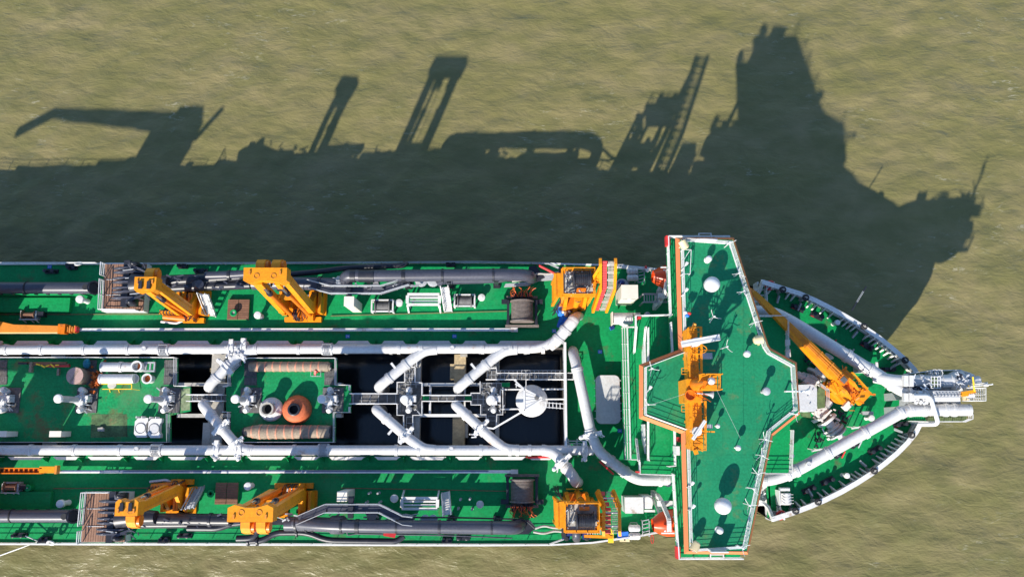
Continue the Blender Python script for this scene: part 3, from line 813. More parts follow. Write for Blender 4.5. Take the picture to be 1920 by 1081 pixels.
# stairs from deck B up to deck C, white side screens
def stair(x0, y0, x1, y1, w):
    a, b2 = A(x0, y0, ZBK), A(x1, y1, ZC)
    st = MB()
    for s in (-1, 1): st.bar(a + V(s * w / 2, 0, 0.05), b2 + V(s * w / 2, 0, 0.05), 0.07, 0.26)
    so = st.build('stair', 'white', bh)
    nst = 11
    for k in range(nst):
        p = lerp(a, b2, (k + 0.5) / nst)
        shared(('tread', w), 'tread', lambda m: m.box((0, 0, 0), (w, 0.24, 0.04)), 'deck', so, p)
    hr = MB()
    for s in (-1, 1):
        hr.tube([a + V(s * w / 2, 0, 1.0), b2 + V(s * w / 2, 0, 1.0)], 0.05, 6)
        for k in range(4): hr.bar(lerp(a, b2, k / 3) + V(s * w / 2, 0, 0), lerp(a, b2, k / 3) + V(s * w / 2, 0, 1.0), 0.05)
    hr.build('stair_handrail', 'white', so)
stair(1196, 662, 1200, 614, 0.85)
stair(1200, 822, 1205, 862, 0.85)
for y0, y1 in ((615, 690), (795, 862)):
    a, b2 = A(1207, y0, ZBK + 1), A(1207, y1, ZBK + 1)
    MB().box(((a.x + b2.x) / 2, (a.y + b2.y) / 2, ZBK + 0.9), (0.12, abs(a.y - b2.y), 1.7)).build('stair_screen', 'white', bh)
# small red and white lockers on the wing deck
for (px0, py0, px1, py1, mt, h) in ((1268, 836, 1275, 853, 'white', 1.6), (1270, 819, 1276, 828, 'red', 1.0), (1194, 883, 1202, 886, 'red', 0.9), (1194, 593, 1202, 597, 'red', 0.9)):
    z = ZWK if px0 > 1250 else ZC
    a, b2 = A(px0, py0, z + h), A(px1, py1, z + h)
    MB().box(((a.x + b2.x) / 2, (a.y + b2.y) / 2, z + h / 2), (b2.x - a.x, abs(a.y - b2.y), h)).build('locker', mt, bh)
# pillars that carry the wings
for px, py in ((1265, 470), (1350, 470), (1285, 1025), (1380, 1025)):
    p = A(px, py, ZWK)
    shared('pil', 'wing_pillar', lambda m: m.bar((0, 0, 0), (0, 0, ZWK - ZD - 0.3), 0.3), 'white', bh, V(p.x, p.y * 0.86 if py < 700 else p.y * 0.80, ZD))
# ---------------------------------------------------------------- gear on the roof
def radome(px, py, r, h, label, grp=None, ped=0.18):
    c = A(px, py, ZR + h)
    t = thing('radome', label, 'radome', (c.x, c.y, ZR), grp)
    MB().lathe([(ped * 1.6, 0), (ped * 1.6, 0.06), (ped, 0.1), (ped, h - r * 0.8)], (c.x, c.y, ZR), n=12).build('pedestal', 'white', t)
    prof = [(r * 0.55, -r * 0.95), (r * 0.93, -r * 0.75), (r, -r * 0.3), (r, r * 0.15)] + [(r * math.cos(a), r * 0.15 + r * 0.9 * math.sin(a)) for a in [math.pi / 2 * k / 7 for k in range(1, 8)]]
    MB().lathe(prof, c, n=28).build('dome', 'white', t)
    MB().lathe([(r * 1.02, -0.03), (r * 1.02, 0.03)], c - V(0, 0, r * 0.35), n=28, cap=False).build('dome_seam', 'grey', t)
    return t
radome(1335, 533, 0.67, 1.45, 'large white radome on the shaded upper wing of the bridge roof')
radome(1356, 948, 0.67, 1.45, 'large white radome on the sunlit lower wing of the bridge roof')
radome(1329, 485, 0.28, 0.65, 'small white radome near the top end of the bridge roof')
radome(1350, 994, 0.28, 0.65, 'small white radome near the bottom end of the bridge roof')
radome(1401, 663, 0.30, 0.95, 'small white dome antenna between the orange mast and the cream searchlight', ped=0.06)
radome(1384, 839, 0.24, 1.0, 'small white dome antenna at the end of the mast stay wire', ped=0.05)
radome(1346, 798, 0.19, 0.8, 'tiny white dome beside the lower end of the orange mast', ped=0.05)
t = thing('roof_vent', 'grey mushroom vent alone on the front half of the bridge roof', 'vent', A(1437, 733, ZR))
c = A(1437, 733, ZR + 1.2)
MB().lathe([(0.16, 0), (0.16, 1.2)], V(c.x, c.y, ZR), n=12).build('stem', 'grey', t)
MB().lathe([(0.34, 1.12), (0.36, 1.24), (0.3, 1.36), (0.1, 1.44)], V(c.x, c.y, ZR), n=16).build('cap', 'grey', t)
def searchlight(px, py, rz, label):
    p = A(px, py, ZR + 0.9)
    t = thing('searchlight', label, 'searchlight', (p.x, p.y, ZR))
    m3 = Matrix.Rotation(rz, 3, 'Z')
    MB().lathe([(0.09, 0), (0.09, 0.6)], V(p.x, p.y, ZR), n=10).build('post', 'grey', t)
    y = MB()
    for s in (-1, 1): y.bar(V(p.x, p.y, ZR + 0.58) + m3 @ V(0, s * 0.42, 0), V(p.x, p.y, ZR + 1.0) + m3 @ V(0, s * 0.42, 0), 0.07)
    y.bar(V(p.x, p.y, ZR + 0.6) + m3 @ V(0, -0.42, 0), V(p.x, p.y, ZR + 0.6) + m3 @ V(0, 0.42, 0), 0.07)
    y.build('yoke', 'cream', t)
    d = m3 @ V(1, 0, 0.1)
    MB().lathe([(0.2, -0.42), (0.33, -0.3), (0.36, 0.0), (0.36, 0.38), (0.33, 0.4)], V(p.x, p.y, ZR + 1.0), d, 16).build('lamp_barrel', 'cream', t)
    MB().lathe([(0.31, 0.401), (0.31, 0.42)], V(p.x, p.y, ZR + 1.0), d, 16).build('lens', 'glass', t)
searchlight(1282, 459, R(120), 'cream searchlight in the top corner of the bridge roof')
searchlight(1421, 637, R(10), 'cream searchlight at the front edge of the bridge roof')
searchlight(1303, 1023, R(-120), 'cream searchlight in the bottom corner of the bridge roof')
# floodlights and whip aerials along the rails
def aerial(px, py, k, label, grp):
    p = A(px, py, ZR + 1.6)
    t = thing('deck_light', label, 'light', (p.x, p.y, ZR), grp)
    b = V(p.x, p.y, ZR)
    MB().bar(b, b + V(0, 0, 1.9), 0.06).build('pole', 'white', t)
    rng = random.Random(k)
    a0 = rng.random() * 6.28
    mb = MB()
    for q in range(3):
        a = a0 + q * 2.1 + rng.random() * 0.5
        e = b + V(math.cos(a) * 0.62, math.sin(a) * 0.62, 1.75)
        mb.tube([b + V(0, 0, 1.55), b + V(math.cos(a) * 0.45, math.sin(a) * 0.45, 1.6), e, e + V(0, 0, 0.05)], 0.024, 5)
    mb.build('arm', 'white', t)
    MB().lathe([(0.04, 0), (0.085, 0.05), (0.085, 0.16), (0.04, 0.2)], b + V(0, 0, 1.85), n=10).build('lamp', 'white', t)
LN = ['first below the top', 'second from the top', 'third from the top', 'just below the front bulge', 'second below the front bulge', 'third below the front bulge', 'fourth below the front bulge', 'lowest of all']
LG = 'white lamp poles along the front rail of the bridge roof'
for k, (px, py) in enumerate(((1385, 512), (1394, 546), (1415, 604), (1434, 823), (1428, 853), (1420, 887), (1411, 915), (1404, 946))):
    aerial(px, py, k, 'white lamp pole on the front roof rail, ' + LN[k], LG)
aerial(1338, 594, 20, 'white lamp pole with spread arms standing inside the mast shadow on the roof', None)
aerial(1362, 650, 21, 'white lamp pole with spread arms at the tip of the large radar scanner', None)
aerial(1222, 691, 22, 'white lamp pole in the upper rear corner of the bulging roof', None)
aerial(1215, 758, 23, 'white lamp pole in the lower rear corner of the bulging roof', None)
aerial(1367, 456, 24, 'white lamp pole at the front top corner of the bridge roof', None)
aerial(1392, 1026, 25, 'white lamp pole at the front bottom corner of the bridge roof', None)
aerial(1492, 776, 26, 'white lamp pole at the foremost corner of the bridge roof', None)
# signal flags hanging at the rear rail
p = A(1288, 588, ZR + 1.3)
t = thing('signal_flags', 'small bundle of red, white and blue signal flags by the roof rail', 'flag', (p.x, p.y, ZR))
MB().bar(V(p.x, p.y, ZR), V(p.x, p.y, ZR + 1.5), 0.05).build('pole', 'white', t)
for k, (mt, dx, dy) in enumerate((('red', 0.22, 0.05), ('blue', 0.05, -0.14), ('white', -0.12, 0.14))):
    MB().ball((p.x + dx, p.y + dy, ZR + 1.15), 0.2, 8, (1, 0.8, 1.2)).build('flag', mt, t)
# front horn through the rail
p = A(1500, 733, ZR + 0.6)
t = thing('ship_horn', 'white horn trumpet poking forward through the roof rail', 'horn', (p.x, p.y, ZR))
MB().lathe([(0.06, -1.2), (0.07, 0.1), (0.12, 0.5), (0.28, 0.75)], p, (1, 0, 0), 14).build('trumpet', 'white', t)
MB().bar(V(p.x - 1.1, p.y, ZR), p - V(1.1, 0, 0), 0.12).build('stand', 'white', t)
# ---------------------------------------------------------------- the orange mast
ZM = 22.6
c0 = A(1303, 730, ZM)
mast = thing('signal_mast', 'long orange signal mast structure with platform standing on the bridge roof', 'mast', (c0.x, c0.y, ZR))
def mbox(x0, y0, x1, y1, z0, z1, name, mat='orange', zr=None):
    a, b2 = A(x0, y0, zr or z1), A(x1, y1, zr or z1)
    return MB().box(((a.x + b2.x) / 2, (a.y + b2.y) / 2, (z0 + z1) / 2), (b2.x - a.x, abs(a.y - b2.y), z1 - z0)).build(name, mat, mast)
mbox(1288, 616, 1311, 712, ZR + 0.5, ZM, 'mast_gallery'); mbox(1292, 752, 1319, 842, ZR + 0.5, ZM, 'mast_gallery')
mbox(1287, 710, 1318, 754, ZR, ZM + 1.1, 'mast_trunk')
for px, py in ((1291, 622), (1307, 622), (1293, 668), (1308, 668), (1296, 790), (1315, 790), (1298, 836), (1316, 836)):
    p = A(px, py, ZM)
    shared('mleg', 'leg', lambda m: m.bar((0, 0, 0), (0, 0, 0.52), 0.22), 'orange', mast, V(p.x, p.y, ZR))
for pts in ([(1289, 710), (1289, 615), (1311, 615), (1312, 700)], [(1293, 754), (1294, 843), (1319, 843), (1319, 752)]):
    railing(mast, [A(x, y, ZM) for x, y in pts], 'orange', 0.95, 3, 1.2, 0.035)
mb = MB()
for y in range(622, 842, 14):
    if 706 < y < 756: continue
    x0, x1 = (1289, 1311) if y < 720 else (1293, 1318)
    mb.bar(A(x0, y, ZM + 0.03), A(x1, y, ZM + 0.03), 0.06, 0.05)
    mb.bar(A(x0, y, ZM + 0.03), A(x1, y + 14, ZM + 0.03), 0.05, 0.04)
mb.build('deck_stiffener', 'orange', mast)
for y in (690, 760):
    a = A(1288, y, ZM)
    lb = MB()
    for k in range(3): lb.bar(a + V(-0.5, -0.25 * k, 0.2), a + V(0, -0.25 * k, 0.2), 0.05)
    lb.bar(a + V(-0.5, 0, 0.2), a + V(-0.5, -0.5, 0.2), 0.05)
    lb.build('side_ladder', 'orange', mast)
# tower and top platform
tw = A(1318, 717, 25.0)
MB().lathe([(0.6, 0), (0.4, 1.4), (0.2, 3.0)], V(A(1306, 722, 23.7).x, A(1306, 722, 23.7).y, ZM + 1.1), n=14).build('mast_column', 'orange2', mast)
mbox(1311, 701, 1345, 732, 25.7, 25.85, 'top_platform')
railing(mast, [A(x, y, 25.85) for x, y in ((1312, 702), (1345, 702), (1345, 731), (1312, 731))], 'orange', 0.95, 3, 1.0, 0.035)
rb = None
a = A(1313, 717, 25.7); b2 = A(1343, 704, 25.7); c = A(1343, 730, 25.7)
base = V(A(1306, 722, 24).x, A(1306, 722, 24).y, 24.2)
MB().bar(base, b2, 0.14).bar(base, c, 0.14).bar(base, a, 0.3).build('bracing', 'orange', mast)
p = A(1333, 714, 26.3)
MB().lathe([(0.07, -0.5), (0.07, 0), (0.3, 0.05), (0.3, 0.25), (0.2, 0.4), (0.05, 0.46)], p, n=16).build('dome_aerial', 'white', mast)
for px, py, h in ((1316, 705, 2.0), (1345, 703, 1.6), (1345, 731, 1.5), (1318, 728, 1.3)):
    p = A(px, py, 25.85); MB().tube([p, p + V(0, 0, h)], 0.05, 6).build('aerial', 'orange', mast)
p = A(1323, 738, 24.2)
MB().lathe([(0.06, -0.7), (0.08, 0), (0.14, 0.35), (0.32, 0.6)], p, (1, -0.1, 0), 14).build('horn', 'grey', mast)
p = A(1293, 741, ZM + 1.1)
MB().lathe([(0.45, 0), (0.46, 0.3), (0.38, 0.3), (0.36, 0.02), (0.02, 0.02)], p, n=16).build('funnel_ring', 'orange2', mast)
# radar scanners
def scanner(p0, p1, z, w, h, nm, mt2):
    a, b2 = A(*p0, z), A(*p1, z)
    m = lerp(a, b2, 0.42)
    ro = MB().bar(a, b2, w, h).build(nm, 'white', mast)
    MB().bar(a + V(0, 0, h / 2 + 0.01), b2 + V(0, 0, h / 2 + 0.01), w * 0.12, 0.02).build('scanner_ridge', mt2, ro)
    MB().lathe([(0.3, ZM - z), (0.3, -h - 0.35), (0.38, -h - 0.3), (0.36, -h * 0.6)], m, n=14).build('scanner_turntable', 'white', ro)
scanner((1278, 645), (1349, 632), 24.6, 0.5, 0.36, 'radar_scanner', 'grey')
scanner((1299, 823), (1322, 788), 24.2, 0.26, 0.26, 'radar_scanner', 'grey')
mbox(1313, 661, 1336, 672, ZM - 0.7, ZM - 0.1, 'equipment_box', 'grey'); mbox(1319, 795, 1336, 803, ZM - 0.7, ZM - 0.1, 'equipment_box', 'grey')
mb = MB()
p = A(1305, 655, ZM + 0.6)
for k in range(2): mb.tube([p + V(math.cos(a) * (0.6 + k * 0.25), math.sin(a) * 0.4, 0.3 * k) for a in [x * 0.45 for x in range(15)]], 0.035, 5)
mb.build('cable_loop', 'orange', mast)
for a, b2, w_ in ((p, p + V(1.6, -0.1, 0.0), 0.09), (A(1318, 808, ZM), A(1340, 809, ZM), 0.12), (A(1300, 614, ZM), A(1303, 606, ZM + 0.2), 0.25), (A(1303, 842, ZM), A(1306, 851, ZM), 0.3)): MB().bar(a, b2, w_).build('side_boom', 'orange', mast)
mb = MB()
for a, b2 in ((A(1344, 731, 26.3), A(1389, 823, ZR + 0.6)), (A(1222, 758, ZR + 1.0), A(1284, 738, 24))):
    mb.tube([a, b2], 0.010, 4, False)
mb.build('stay_wire', 'grey', mast)
mb = MB()
for k in range(26):
    rng = random.Random(k)
    p = A(1300 + rng.random() * 20, 700 + rng.random() * 46, ZM + 1.1)
    q = p + V(rng.uniform(-.5, .5), rng.uniform(-.5, .5), rng.uniform(0.2, 1.3))
    mb.bar(p, q, 0.06)
mb.build('mast_pipework', 'orange2', mast)

# frames and small lamps at the rear rails of the roof
p0, p1 = A(1281, 470, ZR + 0.6), A(1296, 515, ZR + 0.6)
t = thing('roof_frame', 'thin white pipe frame standing behind the small top radome on the roof', 'pipe rack', (p0.x, p0.y, ZR))
mb = MB()
for a, b2 in (((1279, 468), (1296, 468)), ((1296, 468), (1294, 513)), ((1294, 513), (1279, 514)), ((1280, 490), (1293, 470))): mb.bar(A(*a, ZR + 0.7), A(*b2, ZR + 0.7), 0.05)
mb.build('tubes', 'white', t)
for a in ((1279, 468), (1296, 468), (1294, 513), (1279, 514)): MB().bar(A(*a, ZR + 0.7), A(*a, ZR + 0.7) - V(0, 0, 0.7), 0.05).build('leg', 'white', t)
def rail_lamp(px, py, label):
    p = A(px, py, ZR + 0.9)
    t = thing('rail_lamp', label, 'light', (p.x, p.y, ZR), 'white lamps along the rear rails of the bridge roof')
    b = V(p.x, p.y, ZR)
    MB().bar(b, b + V(0, 0, 1.0), 0.06).bar(b + V(0, 0, 0.9), b + V(0.25, 0.35, 1.05), 0.06).build('stand', 'white', t)
    MB().lathe([(0.06, -0.14), (0.13, 0.0), (0.15, 0.16)], b + V(0.25, 0.35, 1.1), (0.5, 0.8, -0.2), 12).build('lamp', 'white', t)
for px, py, w in ((1281, 503, 'beside the thin pipe frame'), (1281, 552, 'just above the signal flags'), (1292, 914, 'level with the lower radome shadow'), (1294, 957, 'level with the big lower radome'), (1213, 735, 'at the middle of the rear bulge')):
    rail_lamp(px, py, 'small white lamp on the rear roof rail ' + w)
# ================================================================ GANTRIES
def gantry(label, top, sy, w, H, pads, px_cyl, ly):
    bx, by = top.x, top.y - sy * ly
    t = thing('suction_gantry', label, 'gantry crane', (bx, by, ZD))
    def P(x, y, z): return V(bx + x + 0.55 * (1 - z / H), by + sy * (y - (2.15 - ly) * z / H), ZD + z)
    for s in (-1, 1):
        mb = MB()
        x = s * w
        prof = [(1.5, 0.9), (1.65, 1.6), (0.45, 2.9), (2.6, H - 0.6), (1.7, H - 0.6), (-0.65, 2.5), (-0.4, 1.5)]
        pts = [P(x, y, z) for y, z in prof]
        mb.plate(pts if sy * 1 > 0 else pts[::-1], (-1, 0, 0), 0.52 if w > 1 else 0.34)
        arm = mb.build('arm', 'orange', t)
        st = MB()                                         # dashed weld studs along the arm
        for k in range(14):
            q = lerp(P(x + s * 0.27, 0.2, 3.0), P(x + s * 0.27, 2.1, H - 1.0), k / 13)
            st.box(q, (0.03, 0.1, 0.26))
        st.build('stud_row', 'boomor', arm)
        ft = MB()
        ft.box(P(x + s * 0.55, 0.55, 0.95), (0.28, 2.3, 1.9)).box(P(x - s * 0.48, 0.75, 0.8), (0.22, 1.7, 1.6))
        ft.box(P(x, 0.6, 0.12), (1.7, 2.6, 0.24))
        ft.build('foot_bracket', 'orange', t)
        MB().lathe([(0.22, -0.75), (0.22, 0.75)], P(x, 1.35, 1.35), (1, 0, 0), 12).build('pivot_pin', 'black', t)
    hw = w + (0.5 if w > 1 else 0.36)
    bm = MB()
    n1 = 0.55 if w > 1 else 0.25
    # head beam with a notched underside
    poly = [(-hw, 1.6), (-hw, 2.75), (hw, 2.75), (hw, 1.6), (hw * 0.72, 1.35), (n1 * 0.8, 1.6), (-n1 * 0.8, 1.6), (-hw * 0.72, 1.35)]
    bm.prism([(bx + x, by + sy * (y - 2.15 + ly)) for x, y in poly], ZD + H - 1.25, ZD + H)
    beam = bm.build('head_beam', 'orange', t)
    for s in ((-1, 1) if w > 1 else (-0.5, 0.5)):
        for q in range(1):
            shared(('ring', w > 1), 'inspection_ring', (lambda m: m.lathe([(0.2, 0), (0.26, 0), (0.26, 0.05), (0.2, 0.05)], (0, 0, 0), n=16, cap=False)) if w > 1 else (lambda m: m.box((0, 0, 0.08), (0.3, 0.7, 0.2))), 'boomor' if w > 1 else 'black', beam, P(s * 0.75, 2.0, H))
        shared('lug', 'lug', lambda m: m.box((0, 0, 0.06), (0.14, 0.36, 0.14)), 'boomor', beam, P(s * 1.35, 2.3, H))
    for xp in pads:
        mb = MB()
        wd = 0.78
        pts = [P(xp - wd / 2, 2.752, H - 1.6), P(xp - wd / 2, 2.752, H - 0.45), P(xp - wd / 2, 3.25, H - 0.5), P(xp - wd / 2, 3.6, H - 0.85), P(xp - wd / 2, 3.68, H - 1.6)]
        q = [p + V(wd, 0, 0) for p in pts]
        k = len(pts)
        mb.add(pts + q, [list(range(k)), list(range(k, 2 * k))[::-1]] + [[i, k + i, k + (i + 1) % k, (i + 1) % k] for i in range(k)])
        pad = mb.build('sheave_housing', 'orange', t)
        MB().lathe([(0.5, -0.14), (0.5, 0.14)], P(xp + 0.5, 3.05, H - 1.15), (1, 0, 0), 18).build('sheave', 'orange2', pad)
    for xc in px_cyl:
        a, b2 = P(xc * 1.15, -0.75, 1.1), P(xc, 1.25, H - 1.7)
        m = lerp(a, b2, 0.78)
        cy = MB().tube([a, m], 0.23 if w > 1 else 0.17, 14).build('cylinder', 'orange2', t)
        MB().tube([m - (m - a).normalized() * 0.25, m + (b2 - m).normalized() * 0.15], 0.28, 14).build('collar', 'black', cy)
        MB().tube([m, b2], 0.14, 10).build('rod', 'chrome', cy)
        MB().bar(b2 - V(0.0, 0, 0.3), b2 + V(0, sy * 0.2, 0.9), 0.45 if w > 1 else 0.3, 0.4).build('clevis', 'orange', t)
        MB().box(a + V(0, -sy * 0.15, -0.45), (0.6, 0.75, 1.1)).build('cylinder_foot', 'orange', t)
    MB().box(P(0, -0.5, 0.55), (2 * w * 0.62, 0.9, 1.1)).build('valve_block', 'orange2', t)
    MB().box(P(0, 0.75, H * 0.42), (2 * w, 0.5, 0.55)).build('cross_tie', 'orange', t)
    MB().box(P(0, -1.15, 0.3), (2 * w + 0.9, 0.5, 0.5)).build('base_beam', 'orange', t)
    hs_ = MB()
    rng = random.Random(int(bx * 10))
    for k in range(9 if w > 1 else 5):
        x = rng.uniform(-w * 0.6, w * 0.6)
        hs_.tube([P(x, -0.2, 1.6), P(x + rng.uniform(-.3, .3), -0.75, 1.9), P(x + rng.uniform(-.3, .3), -1.15, 1.2), P(x + rng.uniform(-.5, .5), -1.35, 0.35)], 0.045, 5)
    hs_.build('hydraulic_hose', 'black', t)
    wr = MB()
    wr.tube([P(0, 1.8, H - 1.3), P(0.15, 0.2, 3.2)], 0.035, 5)
    wr.build('hoist_wire', 'black', t)
    MB().lathe([(0.3, -0.1), (0.45, -0.05), (0.45, 0.05), (0.3, 0.1)], P(-0.1, 1.7, H - 1.9), (1, 0, 0), 14).build('hanging_block', 'black', t)
    return t
gantry('double armed orange gantry crane leaning over the dark upper suction pipe', A(497, 514, ZD + 11.9), 1, 1.42, 11.9, (-0.68, 0.72), (-0.8, 0.8), 1.3)
gantry('slender orange gantry crane beside the upper wooden drag head platform', A(272, 531, ZD + 10.6), 1, 0.62, 10.6, (0.0,), (0.0,), 0.8)
gantry('double armed orange gantry crane over the lower suction pipe, its head in full sun', A(469, 964, ZD + 11.9), -1, 1.42, 11.9, (-0.55, 0.75), (-0.8, 0.8), 0.4)
gantry('slender orange gantry crane beside the lower wooden drag head platform', A(237, 953, ZD + 10.6), -1, 0.62, 10.6, (0.15,), (0.0,), 0.4)

# ================================================================ DRAG HEAD PLATFORMS AND DRAG HEADS
def wood_platform(x0, y0, x1, y1, label):
    z = 9.75
    a, b2 = A(x0, y0, z), A(x1, y1, z)
    t = thing('drag_head_platform', label, 'platform', ((a.x + b2.x) / 2, (a.y + b2.y) / 2, ZD))
    MB().box(((a.x + b2.x) / 2, (a.y + b2.y) / 2, (ZD + z) / 2 - 0.1), (b2.x - a.x, abs(a.y - b2.y), z - ZD - 0.1)).build('base', 'white', t)
    nn = 18
    wpl = (b2.x - a.x) / nn
    ly = abs(a.y - b2.y)
    rng = random.Random(int(y0))
    for k in range(nn):
        shared(('plank', round(ly, 2)), 'plank', lambda m: m.box((0, 0, 0), (wpl - 0.03, ly - 0.1, 0.14)), 'wood', t, V(a.x + (k + 0.5) * wpl, (a.y + b2.y) / 2, z - 0.02 + rng.uniform(-0.015, 0.015)))
    return t, a, b2
ta, a, b2 = wood_platform(197, 494, 268, 583, 'wooden planked platform under the black drag head on the shaded upper deck')
for y in (524, 553):
    p, q = A(199, y, 9.84), A(226, y, 9.84)
    MB().bar(p, q, 0.05, 0.03).build('white_line', 'white', ta)
railing(ta, [A(199, 495, 9.75), A(197.5, 518, 9.75)], 'white', 1.1, 3, 1.2, 0.045)
railing(ta, [A(196.5, 526, 9.75), A(194, 582, 9.75), A(262, 583, 9.75)], 'white', 1.1, 3, 1.5, 0.045, kick=True)
tb, a, b2 = wood_platform(160, 922, 234, 1016, 'wooden planked platform under the black drag head on the sunlit lower deck')
for y in (953, 986):
    MB().bar(A(163, y, 9.84), A(195, y, 9.84), 0.05, 0.03).build('white_line', 'white', tb)
railing(tb, [A(234, 921.5, 9.75), A(163, 921.5, 9.75), A(157, 983, 9.75)], 'white', 1.1, 3, 1.5, 0.045, kick=True)
railing(tb, [A(156.5, 993, 9.75), A(155, 1016, 9.75)], 'white', 1.1, 3, 1.2, 0.045)
def drag_head(px, py, z, sy, label):
    c = A(px, py, z)
    t = thing('draghead', label, 'drag head', (c.x, c.y, 9.8))
    def P(x, y, zz): return V(c.x + x, c.y + sy * y, c.z + zz)
    MB().box(P(0, 0, 0), (0.62, 4.7, 0.7)).box(P(0.55, 0, -0.25), (0.9, 4.4, 0.9)).build('visor_beam', 'black', t)
    for k in range(7):
        y = -1.45 + k * 0.5 + (0.1 if k % 2 else 0)
        b = MB()
        o = [(-1.45, 0.0), (-1.1, 0.3), (-0.3, 0.55), (0.9, 0.6), (1.6, 0.25), (1.6, -0.6), (-0.6, -0.7), (-1.3, -0.35)]
        b.plate([P(x, y, zz) for x, zz in o], (0, 1, 0), 0.16)
        b.ball(P(-0.55, y, 0.1), 0.5, 10, (1.5, 0.38, 0.75))
        b.build('tooth_blade', 'suction', t)
    for y, s in ((2.05, 1), (-2.05, -1)):
        MB().ball(P(0.75, y - s * 0.1, 0.1), 0.85, 14, (0.55, 0.36, 0.95)).build('side_wheel', 'black', t)
        pts = [P(0.3, y, 0.5), P(2.9, y - s * 1.3, 0.45), P(2.9, y - s * 1.5, 0.2), P(1.2, y - s * 0.6, 0.3), P(0.3, y - s * 0.4, 0.4)]
        MB().plate(pts, (0, 0, 1), 0.22).build('side_plate', 'suction', t)
    MB().tube([P(0.8, 0, 0), P(2.6, 0, 0.3), P(4.4, 0, 0.5)], [1.15, 0.75, 0.62], 16).build('head_pipe', 'black', t)
    q = MB()
    rng = random.Random(px)
    for k in range(14):
        p = P(rng.uniform(0.2, 3.0), rng.uniform(-1.6, 1.6), 0.6)
        q.bar(p, p + V(rng.uniform(-.5, .7), rng.uniform(-.5, .5), rng.uniform(0, .4)), 0.09)
    q.build('fitting', 'suction', t)
    q = MB()
    for k in range(4): q.bar(P(-0.2 + 0.3 * k, 1.25 - 0.8 * k, 0.65), P(0.9 + 0.3 * k, 1.35 - 0.8 * k, 0.75), 0.08)
    q.build('pale_rod', 'grey', t)
    MB().box(P(0.1, 0, -0.8), (0.9, 4.2, 0.9)).build('heel', 'black', t)
drag_head(238, 532, 11.0, 1, 'black toothed drag head resting on the upper wooden platform')
drag_head(211, 968, 11.0, -1, 'black toothed drag head resting on the lower wooden platform')

# ================================================================ SUCTION PIPES
def pth(pts, rad=1.0): return bend([A(*p) for p in pts], rad)
def suction(label, sgn, main, rmain, parts, collars, saddles, base):
    t = thing('suction_pipe', label, 'suction pipe', A(*base))
    MB().tube(pth(main, 1.6), rmain, 22).build('pipe', 'suction', t)
    for name, pts, r, mt in parts:
        MB().tube(pth(pts, 0.9), r, 14).build(name, mt, t)
    for (x, y, z), r, wdt in collars:
        if r > 0.85: r *= 0.71
        MB().lathe([(r, -wdt / 2), (r, wdt / 2)], A(x, y, z), (1, 0, 0), 22).build('collar', 'black', t)
    for (x, y, z) in saddles:
        p = A(x, y, z)
        mb = MB()
        mb.box((p.x, p.y, (ZD + p.z) / 2 - 0.3), (0.4, 0.9, p.z - ZD - 0.6))
        mb.box((p.x, p.y, p.z - 0.75), (0.4, 1.3, 0.4)); mb.box((p.x, p.y, ZD + 0.12), (0.7, 1.3, 0.24))
        mb.build('saddle', 'black', t)
    return t
tp = suction('long dark suction pipe lying along the shaded upper edge of the ship', 1,
    [(650, 535, 11.2), (646, 516, 12.5), (700, 517, 12.6), (956, 514.5, 12.6), (992, 516, 12.0), (996, 522, 9.5)], 0.60,
    [('lower_pipe', [(474, 531, 11.2), (560, 531, 11.4), (652, 533, 11.4)], 0.66, 'suction'),
     ('front_pipe', [(820, 531, 11.2), (830, 525.5, 11.3), (938, 522.5, 11.3), (950, 518, 11.4)], 0.42, 'suction'),
     ('after_pipe', [(290, 527, 11.0), (378, 523, 11.0), (455, 517, 11.0)], 0.56, 'black'),
     ('after_pipe', [(300, 540, 10.8), (372, 536, 10.8), (470, 533, 10.9)], 0.5, 'black'),
     ('jet_pipe', [(386, 516, 11.6), (432, 515, 11.6), (470, 512, 11.6)], 0.4, 'suction'),
     ('jet_pipe', [(545, 514, 10.6), (600, 509, 10.6), (650, 502, 10.6), (755, 497.5, 10.6), (762, 493, 10.2)], 0.30, 'black'),
     ('elbow_stub', [(368, 533, 11.4), (372, 533, 11.9), (374, 532, 12.2)], 0.42, 'suction'),
     ('guard_arm', [(1010, 497, 11), (1032, 508, 10.8), (1055, 520, 10.6)], 0.13, 'red'),
     ('guard_arm', [(960, 527, 10.4), (990, 524, 10.4), (1006, 512, 10.6), (1028, 514, 10.6), (1055, 508, 10.6)], 0.10, 'beam')],
    [((662, 517, 12.55), 0.9, 0.5), ((685, 517, 12.6), 0.88, 1.2), ((699, 517, 12.6), 0.93, 0.3), ((757, 517, 12.6), 0.92, 0.35), ((830, 515.7, 12.6), 0.95, 0.2), ((925, 515, 12.6), 0.93, 0.2), ((505, 531, 11.3), 0.74, 0.4), ((530, 531, 11.3), 0.74, 0.3), ((600, 532, 11.4), 0.78, 0.3), ((430, 515.3, 11.6), 0.5, 0.25)],
    [(690, 517, 12.6), (757, 516.5, 12.6), (840, 515.5, 12.6), (930, 514.8, 12.6), (520, 531, 11.3), (340, 532, 11)], (800, 517, ZD))
for x0, x1, y, zz in ((640, 985, 519, 10.9), (455, 640, 530, 10.6)):
    p, q = A(x0, y, zz), A(x1, y, zz)
    MB().box(((p.x + q.x) / 2, p.y, (zz + 9.7) / 2), (q.x - p.x, 0.5, zz - 9.7)).build('girder', 'black', tp)
